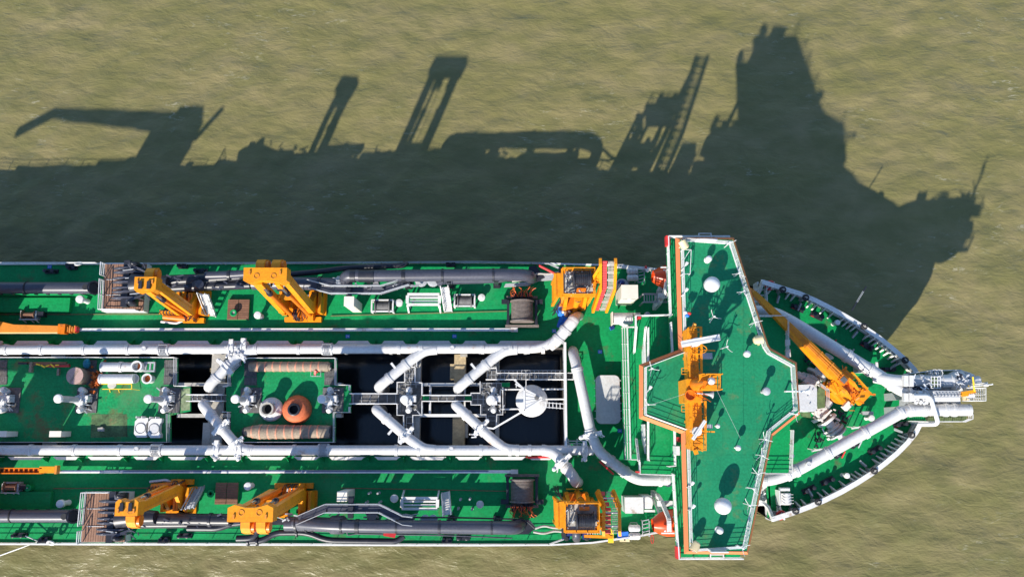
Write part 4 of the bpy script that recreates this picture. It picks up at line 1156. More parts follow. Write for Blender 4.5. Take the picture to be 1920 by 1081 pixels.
# its service walkway
def swalk(t, pts, w, z, mt='suction'):
    P_ = [A(x, y, z) for x, y in pts]
    mb = MB()
    for a, b2 in zip(P_, P_[1:]): mb.bar(a, b2, w, 0.1)
    mb.build('walkway_floor', 'suction', t)
    off = V(0, w / 2, 0)
    for s in (-1, 1): railing(t, [p + off * s for p in P_], 'grey', 1.0, 3, 1.4, 0.03)
swalk(tp, [(580, 534), (622, 545), (716, 545), (745, 536), (768, 529)], 0.75, 11.9)
mb = MB()
mb.plate([A(688, 543, 12.0), A(722, 543, 12.0), A(712, 536, 12.3), (A(707, 524, 12.6)), A(702, 524, 12.6), A(698, 536, 12.3)], (0, 0, 1), 0.12)
mb.build('hanger_plate', 'suction', tp)
mb = MB()
for x in (790, 812): mb.lathe([(0.42, -0.12), (0.62, -0.06), (0.62, 0.06), (0.42, 0.12)], A(x, 526, 11.0), (0, 0, 1), 18)
mb.build('guide_wheel', 'grey', tp)
MB().box(A(655, 539, 12.0), (0.55, 1.9, 0.3)).build('link_arm', 'black', tp)
mb = MB(); mb.lathe([(0.55, -0.5), (0.7, -0.35), (0.7, 0.35), (0.45, 0.5)], A(640, 530, 11.4), (1, 0, 0), 16); mb.build('coupling', 'grey', tp)
# trunnion slide plate at the forward end
mb = MB()
mb.plate([A(x, y, 9.6) for x, y in ((985, 528), (992, 500), (1004, 498), (1022, 520), (1000, 530))], (0, 0, 1), 0.3)
mb.build('slide_plate', 'black', tp)
mb = MB()
mb.plate([A(x, y, 9.0) for x, y in ((948, 532), (985, 529), (1002, 516), (1050, 510), (1050, 524), (1010, 527), (990, 536), (945, 538))], (0, 0, 1), 0.2)
mb.build('edge_plate', 'grey', tp)
ts = suction('long dark suction pipe lying along the sunlit lower edge of the ship', -1,
    [(552, 979, 11.6), (600, 983, 12.2), (640, 985, 12.5), (700, 986, 12.6), (940, 988.5, 12.6), (965, 989, 12.3), (974, 985, 11.0), (976, 982, 9.0)], 0.61,
    [('after_pipe', [(262, 972, 11.0), (330, 973, 11.0), (432, 974, 11.2)], 0.58, 'black'),
     ('after_pipe', [(262, 982, 10.8), (352, 981, 10.8), (430, 976, 10.9)], 0.4, 'black'),
     ('jet_pipe', [(352, 989, 11.0), (410, 989.5, 11.0), (432, 981, 11.0), (452, 979, 11.0)], 0.32, 'black'),
     ('jet_pipe', [(444, 1009, 10.6), (472, 1008, 10.6), (482, 998, 10.6), (482, 985, 10.8)], 0.32, 'black'),
     ('jet_pipe', [(463, 1014, 10.4), (492, 1013, 10.4), (516, 998, 10.4), (575, 997, 10.4), (612, 1012, 10.4), (744, 1014, 10.4), (757, 1004, 10.4)], 0.29, 'black'),
     ('mid_pipe', [(535, 981, 11.5), (570, 981, 11.5), (640, 984, 12.2)], 0.68, 'suction'),
     ('thin_pipe', [(650, 996, 11.4), (652, 1003, 11.2), (665, 1000, 11.2), (840, 1003, 11.2), (960, 1008, 10.4)], 0.06, 'suction'),
     ('thin_pipe', [(755, 969, 12.2), (860, 969.5, 12.0), (985, 973, 11.0), (1003, 990, 10.6)], 0.08, 'black'),
     ('guard_arm', [(1003, 990, 10.8), (1020, 984, 10.8), (1038, 989, 10.8), (1056, 989, 10.8)], 0.11, 'beam'),
     ('guard_arm', [(1000, 996, 10.8), (1020, 1000, 10.8), (1038, 994, 10.8), (1056, 996, 10.8)], 0.11, 'beam')],
    [((575, 981, 11.6), 0.78, 0.16), ((587, 981, 11.7), 0.78, 0.16), ((556, 981, 11.5), 0.8, 0.2), ((640, 985, 12.5), 0.95, 0.2), ((670, 985.5, 12.6), 0.93, 0.35), ((744, 986.2, 12.6), 0.9, 0.2), ((824, 987.3, 12.6), 0.95, 0.22), ((922, 988.2, 12.6), 0.93, 0.18), ((395, 974, 11.1), 0.68, 0.25), ((557, 997, 10.4), 0.44, 0.15), ((466, 1013.5, 10.4), 0.46, 0.15), ((483, 1013.5, 10.4), 0.46, 0.15)],
    [(690, 986, 12.6), (757, 986.5, 12.6), (840, 987.5, 12.6), (930, 988.3, 12.6), (560, 981, 11.5), (330, 975, 11)], (800, 987, ZD))
swalk(ts, [(560, 973), (612, 951), (712, 951), (757, 973), (775, 975)], 0.75, 12.2)
for x0, x1, y, zz in ((600, 975, 983, 10.9), (440, 600, 978, 10.6)):
    p, q = A(x0, y, zz), A(x1, y, zz)
    MB().box(((p.x + q.x) / 2, p.y, (zz + 9.7) / 2), (q.x - p.x, 0.5, zz - 9.7)).build('girder', 'black', ts)
mb = MB(); mb.lathe([(0.62, -0.9), (0.85, -0.6), (0.85, 0.5), (0.62, 0.8)], A(634, 983, 12.0), (1, 0, 0), 20); mb.build('swivel_joint', 'suction', ts)
for k, (x, y) in enumerate(((698, 966), (740, 970))):
    mb = MB(); mb.plate([A(x - 14, y - 6, 12.0), A(x + 12, y - 6, 12.0), A(x + 6, y + 8, 12.5), A(x - 6, y + 8, 12.5)], (0, 0, 1), 0.14); mb.build('hanger_plate', 'suction', ts)
MB().box(A(658, 950, 12.6), (0.5, 2.0, 0.4)).build('link_arm', 'black', ts)
MB().bar(A(720, 998, 12), A(741, 1002, 11.6), 0.5, 0.3).build('red_clamp', 'red', ts)
mb = MB(); mb.plate([A(x, y, 9.6) for x, y in ((945, 978), (970, 972), (995, 975), (1004, 990), (990, 1000), (950, 1001))], (0, 0, 1), 0.3); mb.build('slide_plate', 'black', ts)
mb = MB(); mb.plate([A(x, y, 10.0) for x, y in ((985, 974), (992, 973), (1006, 989), (1003, 992))], (0, 0, 1), 0.25); mb.build('slide_plate', 'suction', ts)
mb = MB()
for x in (797, 812): mb.lathe([(0.3, -0.1), (0.45, -0.05), (0.45, 0.05), (0.3, 0.1)], A(x, 973, 12.0), (0, 0, 1), 16)
mb.build('guide_wheel', 'grey', ts)
for t_, y0 in ((tp, 1), (ts, -1)):                    # cable brackets and small boxes scattered along the pipe
    rng = random.Random(3 + y0)
    mb = MB()
    for k in range(40):
        x = rng.uniform(470, 800)
        y = (rng.uniform(522, 540) if y0 > 0 else rng.uniform(962, 978))
        z = rng.uniform(11.3, 12.1)
        p = A(x, y, z)
        mb.bar(p, p + V(rng.uniform(-.8, .8), rng.uniform(-.25, .25), rng.uniform(-.2, .3)), rng.uniform(0.06, 0.18))
    mb.build('pipe_fitting', 'grey', t_)
    mb = MB()
    for k in range(26):
        x = rng.uniform(300, 470)
        y = (rng.uniform(518, 540) if y0 > 0 else rng.uniform(966, 985))
        p = A(x, y, rng.uniform(11.2, 11.9))
        mb.bar(p, p + V(rng.uniform(-1, 1), rng.uniform(-.25, .25), rng.uniform(-.2, .3)), rng.uniform(0.06, 0.2))
    mb.build('pipe_fitting', 'suction', t_)

# ================================================================ BIG DECK WINCHES
def deck_winch(px, py, sy, label):
    c = A(px, py, ZD + 1.2)
    t = thing('deck_winch', label, 'winch', (c.x, c.y, ZD))
    def P(x, y, z): return V(c.x + x, c.y + sy * y, ZD + z)
    prof = [(0.95, -1.05)]
    for k in range(15):
        x = -1.02 + k * 0.146
        prof += [(0.95 + 0.0, x - 0.07), (1.02, x - 0.03), (1.02, x + 0.03)]
    prof += [(0.95, 1.05)]
    MB().lathe([(r_ * 1.08, t_ * 0.9) for r_, t_ in prof], P(0, -0.1, 1.3), (0, 1, 0), 30).build('drum', 'rope', t)
    for s in (-1, 1):
        MB().lathe([(1.22, -0.06), (1.22, 0.06)], P(0, s * 1.02 - 0.1, 1.3), (0, 1, 0), 30).build('drum_flange', 'rope', t)
        mb = MB()
        mb.box(P(s * 1.42, -0.1, 1.0), (0.26, 2.4, 0.34)); mb.box(P(s * 1.45, 1.0, 0.5), (0.3, 0.4, 1.0)); mb.box(P(s * 1.45, -1.2, 0.5), (0.3, 0.4, 1.0))
        mb.box(P(s * 1.75, 1.0, 0.6), (0.7, 0.45, 0.5))
        mb.build('side_frame', 'black', t)
    for y_, w_ in ((-1.5, 3.4), (1.45, 3.2)): MB().box(P(0, y_, 0.5), (w_, 0.26, 0.35)).build('cross_beam', 'rope', t)
    MB().box(P(0, 1.25, 0.8), (2.2, 0.25, 0.5)).build('rear_cover', 'black', t)
    for k in range(3):
        shared('wmotor', 'motor', lambda m: m.lathe([(0.24, -0.3), (0.3, -0.25), (0.3, 0.25), (0.2, 0.35)], (0, 0, 0), (0, 1, 0), 14), 'black', t, P(-0.75 + k * 0.75, 1.55, 1.1))
    mb = MB()
    rng = random.Random(px)
    for k in range(13):
        x = -1.1 + k * 0.18
        pts = [P(x, 1.4, 1.5)]
        for q in range(4): pts.append(pts[-1] + V(rng.uniform(-.35, .35), sy * rng.uniform(0.05, 0.35), rng.uniform(-.2, .15)))
        mb.tube(bend(pts, 0.2, 3), 0.04, 5)
    mb.build('cable_bundle', 'cable', t)
    MB().box(P(0, 0.6, 2.0), (0.85, 0.18, 0.1)).build('tie_bar', 'grey', t)
deck_winch(979, 582, 1, 'big dark rope winch with orange cables on the upper side deck')
deck_winch(979, 921, -1, 'big dark rope winch with orange cables on the shaded lower side deck')
# ================================================================ ORANGE WINCH TOWERS AT THE FORWARD END OF THE SUCTION PIPES
def winch_tower(px, py, sy, label):
    z = 15.6
    c = A(px, py, z)
    t = thing('winch_tower', label, 'winch', (c.x, c.y, ZD))
    def P(x, y, zz): return V(c.x + x, c.y + sy * y, zz)
    mb = MB()
    for s in (-1, 1):
        for q in (-1, 1): mb.bar(P(s * 1.35, q * 1.05, ZD), P(s * 1.35, q * 1.05, z), 0.3)
        mb.bar(P(s * 1.35, -1.05, ZD + 0.5), P(s * 1.35, 1.05, z - 0.4), 0.16); mb.bar(P(s * 1.35, 1.05, ZD + 0.5), P(s * 1.35, -1.05, z - 0.4), 0.16)
    mb.build('tower_frame', 'orange', t)
    mb = MB()
    for s in (-1, 1): mb.box(P(0, s * 1.25, z), (3.2, 0.2, 0.3)); mb.box(P(s * 1.5, 0, z), (0.2, 2.3, 0.3))
    mb.build('platform_rim', 'orange', t)
    MB().box(P(0, 0, z - 0.12), (2.8, 2.28, 0.1)).build('platform_floor', 'beam', t)
    railing(t, [P(-1.5, -1.25, z), P(1.5, -1.25, z), P(1.5, 1.25, z), P(-1.5, 1.25, z), P(-1.5, -1.25, z)], 'orange', 1.1, 2, 1.1, 0.045)
    prof = [(0.62, -0.7)] + [q for k in range(8) for q in ((0.58, -0.66 + k * 0.17), (0.64, -0.6 + k * 0.17))] + [(0.62, 0.75)]
    dr = MB().lathe(prof, P(0.25, 0.25, z + 0.75), (1, 0, 0), 22).build('winch_drum', 'black', t)
    for s in (-0.75, 0.8): MB().lathe([(0.82, -0.05), (0.82, 0.05)], P(0.25 + s, 0.25, z + 0.75), (1, 0, 0), 22).build('drum_flange', 'black', t)
    rng = random.Random(px + 5)
    mb = MB()
    for k in range(28):
        p = P(rng.uniform(-1.35, 1.3), rng.uniform(-1.1, -0.4) if k % 2 else rng.uniform(-1.1, 1.0), z + 0.1) if k % 3 else P(rng.uniform(-1.35, -0.8), rng.uniform(-1, 1), z + 0.1)
        mb.bar(p, p + V(rng.uniform(-.3, .3), rng.uniform(-.3, .3), rng.uniform(0.1, 0.6)), rng.uniform(0.05, 0.14))
    mb.build('pipework', 'grey', t)
    MB().box(P(0.25, -0.75, z + 0.3), (0.9, 0.3, 0.5)).build('gearbox', 'orange2', t)
    # lower machinery base, towards the middle of the ship
    MB().box(P(0, -1.0, ZD + 1.1), (2.3, 1.3, 2.2)).build('machinery_base', 'orange2', t)
    mb = MB()
    for s in (-1, 1): mb.plate([P(s * 0.95, -1.7, ZD + 0.2), P(s * 0.95, -1.75, ZD + 1.6), P(s * 0.95, -1.0, ZD + 4.4), P(s * 0.95, -0.7, ZD + 4.4), P(s * 0.95, -0.7, ZD + 0.2)], (1, 0, 0), 0.35)
    mb.build('buttress', 'orange', t)
    MB().tube([P(0.15, -1.65, ZD + 0.6), P(0.15, -1.3, ZD + 3.0), P(0.15, -1.1, ZD + 5.4)], [0.3, 0.3, 0.42], 12).build('cylinder', 'orange', t)
    MB().lathe([(0.36, -0.1), (0.36, 0.1)], P(0.15, -1.2, ZD + 5.2), (0, 0.35, 1), 14).build('cylinder_collar', 'black', t)
    MB().bar(P(-0.9, -1.95, ZD + 0.5), P(0.7, -1.95, ZD + 0.5), 0.12).bar(P(0.2, -1.95, ZD + 0.5), P(0.2, -2.3, ZD + 0.3), 0.1).build('front_rail', 'yellow', t)
    # side guide frame
    mb = MB()
    for y in (-1.2, 1.0): mb.bar(P(-2.15, y, ZD + 1), P(-1.95, y, z - 0.6), 0.26)
    for k in range(7): mb.bar(P(-2.1, -1.2, ZD + 1.4 + k * 0.85), P(-2.1, 1.0, ZD + 1.4 + k * 0.85), 0.18, 0.28)
    mb.box(P(-1.9, -0.1, z - 0.7), (0.75, 2.3, 0.3))
    mb.build('guide_frame', 'orange', t)
    mb = MB()
    for k in range(9): mb.tube([P(-1.5, -1.2, 13), P(-1.9 + rng.uniform(-.3, .3), -1.9, 11.5), P(-1.9 + rng.uniform(-.5, .4), -2.2 + rng.uniform(-.3, .3), 9.8)], 0.04, 5)
    mb.build('hydraulic_hose', 'black', t)
    MB().box(P(0.1, 1.75, 11.0), (2.6, 0.8, 1.6)).build('outboard_box', 'navy', t)
    for s in (-1.35, 1.1): MB().box(P(s, 1.8, 11.2), (0.34, 0.9, 2.0)).build('fender_bar', 'rubber', t)
    return t
winch_tower(1084, 530, 1, 'orange winch tower with black drum on the upper deck beside the red slatted ladder')
winch_tower(1090, 968, -1, 'orange winch tower with black drum on the lower deck beside the red slatted ladder')
def ladder_chute(pts, zs, w, label, sy):
    c = [A(x, y, z) for (x, y), z in zip(pts, zs)]
    t = thing('ladder_chute', label, 'ladder tower', (c[-1].x, c[-1].y, ZD))
    hw = w / 2
    for s in (-1, 1):
        mb = MB()
        for a, b2 in zip(c, c[1:]): mb.bar(a + V(s * hw, 0, 0), b2 + V(s * hw, 0, 0), 0.26, 0.55, (0, -1, 0.2))
        mb.build('side_beam', 'orange', t)
    ls = [(b2 - a).length for a, b2 in zip(c, c[1:])]
    tot = sum(ls)
    k, n_ = 0, int(tot / 0.55)
    for i in range(n_):
        p, d = along(c, (i + 0.5) / n_)
        ang = math.atan2(d.z, d.y)
        shared(('redp', w), 'red_slat', lambda m: m.box((0, 0, 0), (hw - 0.22, 0.44, 0.06)), 'panelred', t, p + V(-hw * 0.45, 0, 0), rot=(ang, 0, 0))
        shared(('grp', w), 'grating_slat', lambda m: [m.box((x, 0, 0), (0.05, 0.42, 0.05)) for x in (-0.24, -0.12, 0, 0.12, 0.24)] and m.box((0, 0.2, 0), (hw - 0.16, 0.05, 0.06)) and m, 'beam', t, p + V(hw * 0.45, 0, 0), rot=(ang, 0, 0))
        if i % 3 == 1:
            shared(('wr', w), 'white_rung', lambda m: m.box((0, 0, 0.08), (w - 0.3, 0.1, 0.1)), 'white', t, p, rot=(ang, 0, 0))
    mb = MB()
    mid = c[1]
    mb.bar(V(mid.x - hw, mid.y - sy * 0.9, ZD), mid + V(-hw, -sy * 0.1, 0), 0.24); mb.bar(V(mid.x - hw - 0.6, mid.y - sy * 0.4, ZD), lerp(c[0], c[1], 0.4) + V(-hw - 0.1, 0, 0), 0.3)
    mb.bar(lerp(c[0], c[1], 0.2) + V(-hw, 0, 0), lerp(c[0], c[1], 0.75) + V(-hw - 0.9, 0, -0.4), 0.26); mb.bar(lerp(c[0], c[1], 0.75) + V(-hw, 0, 0), lerp(c[0], c[1], 0.75) + V(-hw - 1.1, 0, -0.3), 0.22)
    mb.build('support_strut', 'orange', t)
    return t
ladder_chute([(1140, 489), (1139, 540), (1124, 582)], [20.0, 14.4, 9.4], 1.36, 'tall bent ladder tower of red slats between orange beams on the upper deck', 1)
ladder_chute([(1147, 1000), (1147, 952), (1134, 920)], [16.6, 13.8, 12.6], 1.42, 'bent ladder tower of red slats between orange beams on the lower deck', -1)
# outboard grated step and yellow bits on the lower side
t = thing('boarding_step', 'short orange and grey grated step at the foot of the lower winch tower', 'step', A(1122, 996, 12))
mb = MB()
for k in range(7): mb.bar(A(1102 + k * 4.6, 990, 12.5), A(1102 + k * 4.6, 1001, 12.5), 0.1)
mb.build('grating_bar', 'grey', t)
MB().bar(A(1100, 989, 12.5), A(1130, 990, 12.5), 0.18).bar(A(1095, 1004, 12.3), A(1148, 1006, 12.3), 0.25).bar(A(1128, 992, 12.6), A(1142, 1004, 12.4), 0.2).build('frame', 'orange', t)
MB().box(A(1145, 1004, 12.2), (0.5, 1.2, 0.3)).build('yellow_plate', 'yellow', t)
t = thing('vent_elbow', 'dark grey pipe elbow hanging below the lower orange winch tower', 'pipe', A(1080, 1000, ZD))
MB().tube(bend([A(1081, 990, 14.0), A(1081, 1003, 14.0), A(1081, 1008, 12)], 0.8), 0.4, 14).build('elbow', 'suction', t)
MB().bar(A(1058, 994, 11.5), A(1098, 993, 11.5), 0.5, 0.3).build('red_base', 'red', t)
for px, py, w_ in ((1061, 1006, 'rear'), (1099, 1006, 'forward')):
    p = A(px, py, 9.4)
    t = thing('rubber_fender', 'black upright rubber fender under the lower winch tower, the ' + w_ + ' one', 'fender', (p.x, p.y, ZD), 'rubber fenders under the lower winch tower')
    MB().lathe([(0.2, 0), (0.26, 0.1), (0.26, 1.7), (0.15, 1.85)], V(p.x, p.y, ZD), n=10).build('post', 'rubber', t)
    MB().box(V(p.x, p.y, ZD + 1.0), (0.75, 0.3, 0.9)).build('pad', 'navy', t)
# ================================================================ WHITE DISCHARGE PIPES
def line_pipe(label, pts, r, fl=(), mat='pipe', rad=1.2, group=None, name='discharge_pipe', stubs=(), dom=None, supports=(), n=24, exps=()):
    path = [A(*p) for p in pts]
    t = thing(name, label, 'pipe', (path[0].x, path[0].y, ZD), group)
    MB().tube(bend(path, rad, 8), r, n).build('pipe', mat, t)
    for f in fl:
        x, y, z = f[:3]
        p = A(x, y, z)
        best = None
        for a, b2 in zip(path, path[1:]):
            d = b2 - a; q = max(0, min(1, (p - a).dot(d) / d.dot(d))); e = a + d * q
            if best is None or (e - p).length < best[0]: best = ((e - p).length, e, d.normalized())
        flange(best[1], best[2], r, t, mat, f[3] if len(f) > 3 else 0.16)
    for (x, y, z) in stubs:
        p = A(x, y, z)
        shared(('stub', r), 'inspection_cap', lambda m: m.lathe([(0.24, -0.15), (0.24, 0.1), (0.19, 0.12), (0.19, 0.09), (0.06, 0.09)], (0, 0, 0), n=16), mat, t, p)
    for (x, y, z) in exps:                             # black ribbed expansion joint
        p = A(x, y, z)
        def ex(m):
            for k in range(4): m.lathe([(r, -0.03), (r + 0.11, -0.02), (r + 0.11, 0.02), (r, 0.03)], (-0.21 + k * 0.14, 0, 0), (1, 0, 0), 20, False)
            for a in range(8): m.bar((-0.45, (r + 0.13) * math.cos(a * .785), (r + 0.13) * math.sin(a * .785)), (0.45, (r + 0.13) * math.cos(a * .785), (r + 0.13) * math.sin(a * .785)), 0.05)
            return m
        shared(('exp', r), 'expansion_joint', ex, 'grey', t, p)
        for s in (-0.45, 0.45): flange(p + V(s, 0, 0), (1, 0, 0), r, t, mat, 0.08, 1.25)
    for (x, y, z) in supports:
        p = A(x, y, z)
        MB().box((p.x, p.y, (p.z - r + ZD) / 2), (0.3, 0.7, max(0.2, p.z - r - ZD))).build('support', mat, t)
    return t
def valve(t, p, d, r, k=0):
    rng = random.Random(int(p.x * 100 + k))
    d = Vector(d).normalized(); s = V(-d.y, d.x, 0)
    mb = MB()
    mb.lathe([(r, -0.28), (r * 1.32, -0.28), (r * 1.32, -0.16), (r * 1.12, -0.12), (r * 1.12, 0.12), (r * 1.32, 0.16), (r * 1.32, 0.28), (r, 0.28)], p, d, 20)
    mb.bar(p - s * r * 2.1 + V(0, 0, r * 0.6), p + s * r * 1.9 + V(0, 0, r * 0.7), 0.4, 0.3)
    for q in range(7):
        b = p + d * rng.uniform(-.3, .3) + s * rng.uniform(-1, 1) * r * 1.9 + V(0, 0, r * rng.uniform(.7, 1.2))
        mb.bar(b, b + d * rng.uniform(-.35, .35) + s * rng.uniform(-.4, .4) + V(0, 0, rng.uniform(-.1, .25)), rng.uniform(.05, .16))
    mb.lathe([(0.14, 0), (0.18, 0.03), (0.14, 0.06)], p - s * r * 2.0 + V(0, 0, r), (0, 0, 1), 12)
    mb.build('valve', 'white', t)
ZM_ = 9.98
pm = line_pipe('long white pipe along the upper side of the hopper, ending in a raised elbow', [(-300, 656, ZM_), (1028, 653, ZM_), (1077, 600, 11.0), (1082, 592, 10.2), (1086, 592, 8.4)], 0.47,
    [(12, 655, ZM_), (78, 655, ZM_), (158, 655, ZM_), (240, 655, ZM_), (480, 654, ZM_), (560, 654, ZM_), (748, 653, ZM_), (790, 653, ZM_), (905, 653, ZM_), (957, 653, ZM_), (967, 653, ZM_), (990, 653, ZM_), (1018, 653, ZM_), ], rad=2.2,
    stubs=[(270, 653, 10.55), (848, 652, 10.55)], supports=[(x, 655, ZM_) for x in range(-120, 1000, 85)], exps=[(308, 655, ZM_), (614, 654, ZM_)])
sm = line_pipe('long white pipe along the lower side of the hopper, joining the forward junction', [(-300, 843, ZM_), (1112, 843.5, ZM_)], 0.48,
    [(58, 843, ZM_), (140, 843, ZM_), (225, 843, ZM_), (468, 843, ZM_), (552, 843, ZM_), (743, 843, ZM_), (785, 843, ZM_), (902, 843, ZM_), (956, 843, ZM_), (970, 843, ZM_), (993, 843, ZM_), (1019, 843, ZM_), (1067, 843, ZM_)],
    stubs=[(256, 841, 10.55), (846, 841, 10.55)], supports=[(x, 843, ZM_) for x in range(-120, 1000, 85)], exps=[(294, 843, ZM_), (607, 843, ZM_)])
eb = bend([A(1030, 651, 10.2), A(1048, 634, 10.5), A(1074, 602, 11.1), A(1077, 598, 10.6)], 0.6, 5)
MB().tube(eb, [0.47] + [0.58] * (len(eb) - 1), 24).ball(A(1075, 600, 11.0), 0.6, 20).lathe([(0.6, 0), (0.6, -2.5)], A(1075, 600, 11.0), (0, 0, 1), 22).build('elbow', 'pipe', pm)
for q_ in ((1047, 635, 10.5), (1060, 619, 10.8)): flange(A(*q_), (0.6, 0.75, 0.1), 0.58, pm)
for k, (x, y) in enumerate(((435, 653), (459, 651), (1096, 843), (408, 842), (450, 842))): valve(pm if y < 700 else sm, A(x, y, ZM_), (1, 0, 0), 0.47, k)
BR = 'white branch pipes bending down into the hopper'
br = [('upper', 458, 655, 392, 722, 0), ('upper', 795, 655, 713, 722, 1), ('upper', 945, 655, 862, 724, 2), ('lower', 450, 843, 381, 760, 3), ('lower', 792, 843, 708, 770, 4), ('lower', 945, 843, 858, 762, 5)]
wh = {0: 'upper white branch pipe bending into the hopper nearest the two spare white pipes', 1: 'upper white branch pipe bending into the hopper ahead of the rubber cones', 2: 'upper white branch pipe bending into the hopper beside the white cone',
      3: 'lower white branch pipe with white valves nearest the two white valve plates', 4: 'lower white branch pipe bending into the hopper ahead of the long brown hose', 5: 'lower white branch pipe running toward the forward pipe junction'}
for side, x0, y0, x1, y1, k in br:
    s = 1 if y0 < 750 else -1
    p0, p1 = A(x0, y0, ZM_), A(x1, y1, ZM_)
    d = (p1 - p0).normalized()
    t = thing('branch_pipe', wh[k], 'pipe', (p1.x, p1.y, ZM_), BR)
    MB().tube(bend([p0, p1 - d * 0.25, p1 + d * 0.22 + V(0, 0, -0.3), p1 + d * 0.3 + V(0, 0, -1.0), p1 + d * 0.3 + V(0, 0, -4.5)], 0.8, 6), 0.51, 22).build('pipe', 'pipe', t)
    for q in ((0.42, 0.80) if k not in (3,) else (0.45, 0.78)):
        flange(lerp(p0, p1, q), d, 0.51, t)
    if k in (0, 3, 4, 5): valve(t, lerp(p0, p1, 0.5 if k != 4 else 0.36), d, 0.5, k)
    if k in (0, 3): valve(t, lerp(p0, p1, 0.12), d, 0.5, k + 9)
    if k in (1, 4, 2):
        m = lerp(p0, p1, 0.6)
        sd = V(-d.y, d.x, 0)
        MB().bar(m + V(0, 0, 0.3), m + sd * (-1.0 if s > 0 else 1.0) + V(0, 0, 0.3), 0.22).build('side_stub', 'white', t)
    # smooth swept saddle where the branch leaves the main line
    MB().tube(bend([p0 + V(1.3, 0, 0.02), p0 + V(0.1, -s * 0.1, 0.03), p0 + d * 1.7 + V(0, 0, 0.01)], 1.2, 6), 0.5, 20).build('saddle_branch', 'pipe', t)
line_pipe('white pipe with elbow crossing the fore deck slantwise beside the white hatch', [(1074, 658, 8.4), (1075, 661, 10.2), (1082, 690, 11.0), (1108, 812, 11.0), (1122, 846, 11.0), (1160, 875, 11.0), (1192, 899, 11.0), (1300, 900, 11.2)], 0.53,
    [(1084, 692, 11), (1106, 808, 11), (1146, 862, 11), (1172, 883, 11), (1238, 899, 11.1), (1252, 899, 11.1)], rad=1.5)
line_pipe('white branch pipe slanting down from the lower long pipe to its deck elbow', [(1018, 843, ZM_), (1040, 848, ZM_ + 0.1), (1074, 892, 10.9), (1080, 903, 10.4), (1083, 903, 8.4)], 0.55, [(1052, 862, 10.8), (1062, 876, 10.85)], rad=0.9)
for k, (x, y, d) in enumerate(((1054, 865, (0.6, -0.7, 0)), (1108, 815, (0.25, -1, 0)))):
    p = A(x, y, 11); t = thing('pipe_valve', ('white clamp valve on the lower slanting branch pipe', 'white clamp valve at the lower end of the slanting fore deck pipe')[k], 'valve', p)
    valve(t, p, d, 0.55, k + 30)
t = thing('pipe_rack', 'low white rail rack with red edge between the lower pipe junction and the hopper', 'rack', A(1090, 832, ZD))
mb = MB()
for y in (826, 831): mb.bar(A(1066, y, 9.8), A(1098, y, 9.8), 0.07)
for x in (1066, 1082, 1098): mb.bar(A(x, 822, 9.8), A(x, 836, 9.8), 0.07); mb.bar(A(x, 829, 9.8), V(A(x, 829, 9.8).x, A(x, 829, 9.8).y, ZD), 0.07)
mb.build('rail', 'white', t)
MB().bar(A(986, 857, 9.2), A(1036, 856, 9.2), 0.2, 0.5).build('red_edge', 'red', t)
MB().bar(A(1124, 864, 9.6), A(1150, 888, 9.6), 0.16, 0.4).build('red_edge', 'red', t)
# ================================================================ THINGS ON THE HOPPER PLATFORMS
def door_cylinder(px, py, hgt, label):
    p = A(px, py, ZP)
    t = thing('door_cylinder', label, 'hydraulic unit', (p.x, p.y, ZP), 'hydraulic units down the middle of the hopper')
    MB().box(p + V(0.35, 0, 0.06), (2.1, 2.5, 0.12)).build('base_grating', 'grate', t)
    mb = MB()
    mb.lathe([(0.55, 0), (0.55, 0.7), (0.42, 0.9), (0.42, 1.2)], p + V(0, 0, 0.1), n=16)
    for s in (-1, 1):
        mb.lathe([(0.24, -0.2), (0.3, 0), (0.3, 0.75), (0.2, 0.95)], p + V(0.2, s * 0.85, 0.3), (0, s * 0.25, 1), 12)
        mb.bar(p + V(0, 0, 0.7), p + V(0.2, s * 0.9, 0.6), 0.4, 0.3)
        mb.plate([p + V(-0.2, s * 0.3, 0.1), p + V(0.9, s * 0.5, 0.1), p + V(0.9, s * 0.5, 0.7), p + V(0, s * 0.35, 1.2)], (0, 1, 0), 0.08)
    mb.box(p + V(0.55, 0.1, 0.55), (0.7, 0.6, 0.9)).box(p + V(0.3, -0.3, 0.95), (0.5, 0.4, 0.5))
    mb.build('housing', 'white', t)
    rng = random.Random(px + 3)
    mb = MB()
    for k in range(16):
        q = p + V(rng.uniform(-.3, 1.1), rng.uniform(-1.1, 1.1), rng.uniform(.3, 1.2))
        mb.bar(q, q + V(rng.uniform(-.4, .4), rng.uniform(-.4, .4), rng.uniform(-.3, .4)), rng.uniform(.05, .12))
    mb.build('pipework', 'grey', t)
    MB().lathe([(0.30, 0.9), (0.30, hgt - 0.3)], p, n=18).build('cylinder', 'grey', t)
    MB().lathe([(0.33, hgt - 0.32), (0.42, hgt - 0.25), (0.42, hgt - 0.05), (0.36, hgt + 0.03), (0.1, hgt + 0.06)], p, n=20).build('cap', 'white', t)
    return t
for px, hgt, wx in ((12, 4.3, 'at the after end of the long green platform'), (157, 4.7, 'in the middle of the long green platform'), (312, 4.2, 'at the forward end of the long green platform'),
                   (464, 3.7, 'on the rear edge of the cone platform'), (618, 3.5, 'on the forward edge of the cone platform'), (765, 2.8, 'on the cross shaped grating walkway'), (922, 2.6, 'on the grating beside the white cone')):
    door_cylinder(px, 750, hgt, 'white upright hydraulic cylinder with lumpy housing ' + wx)
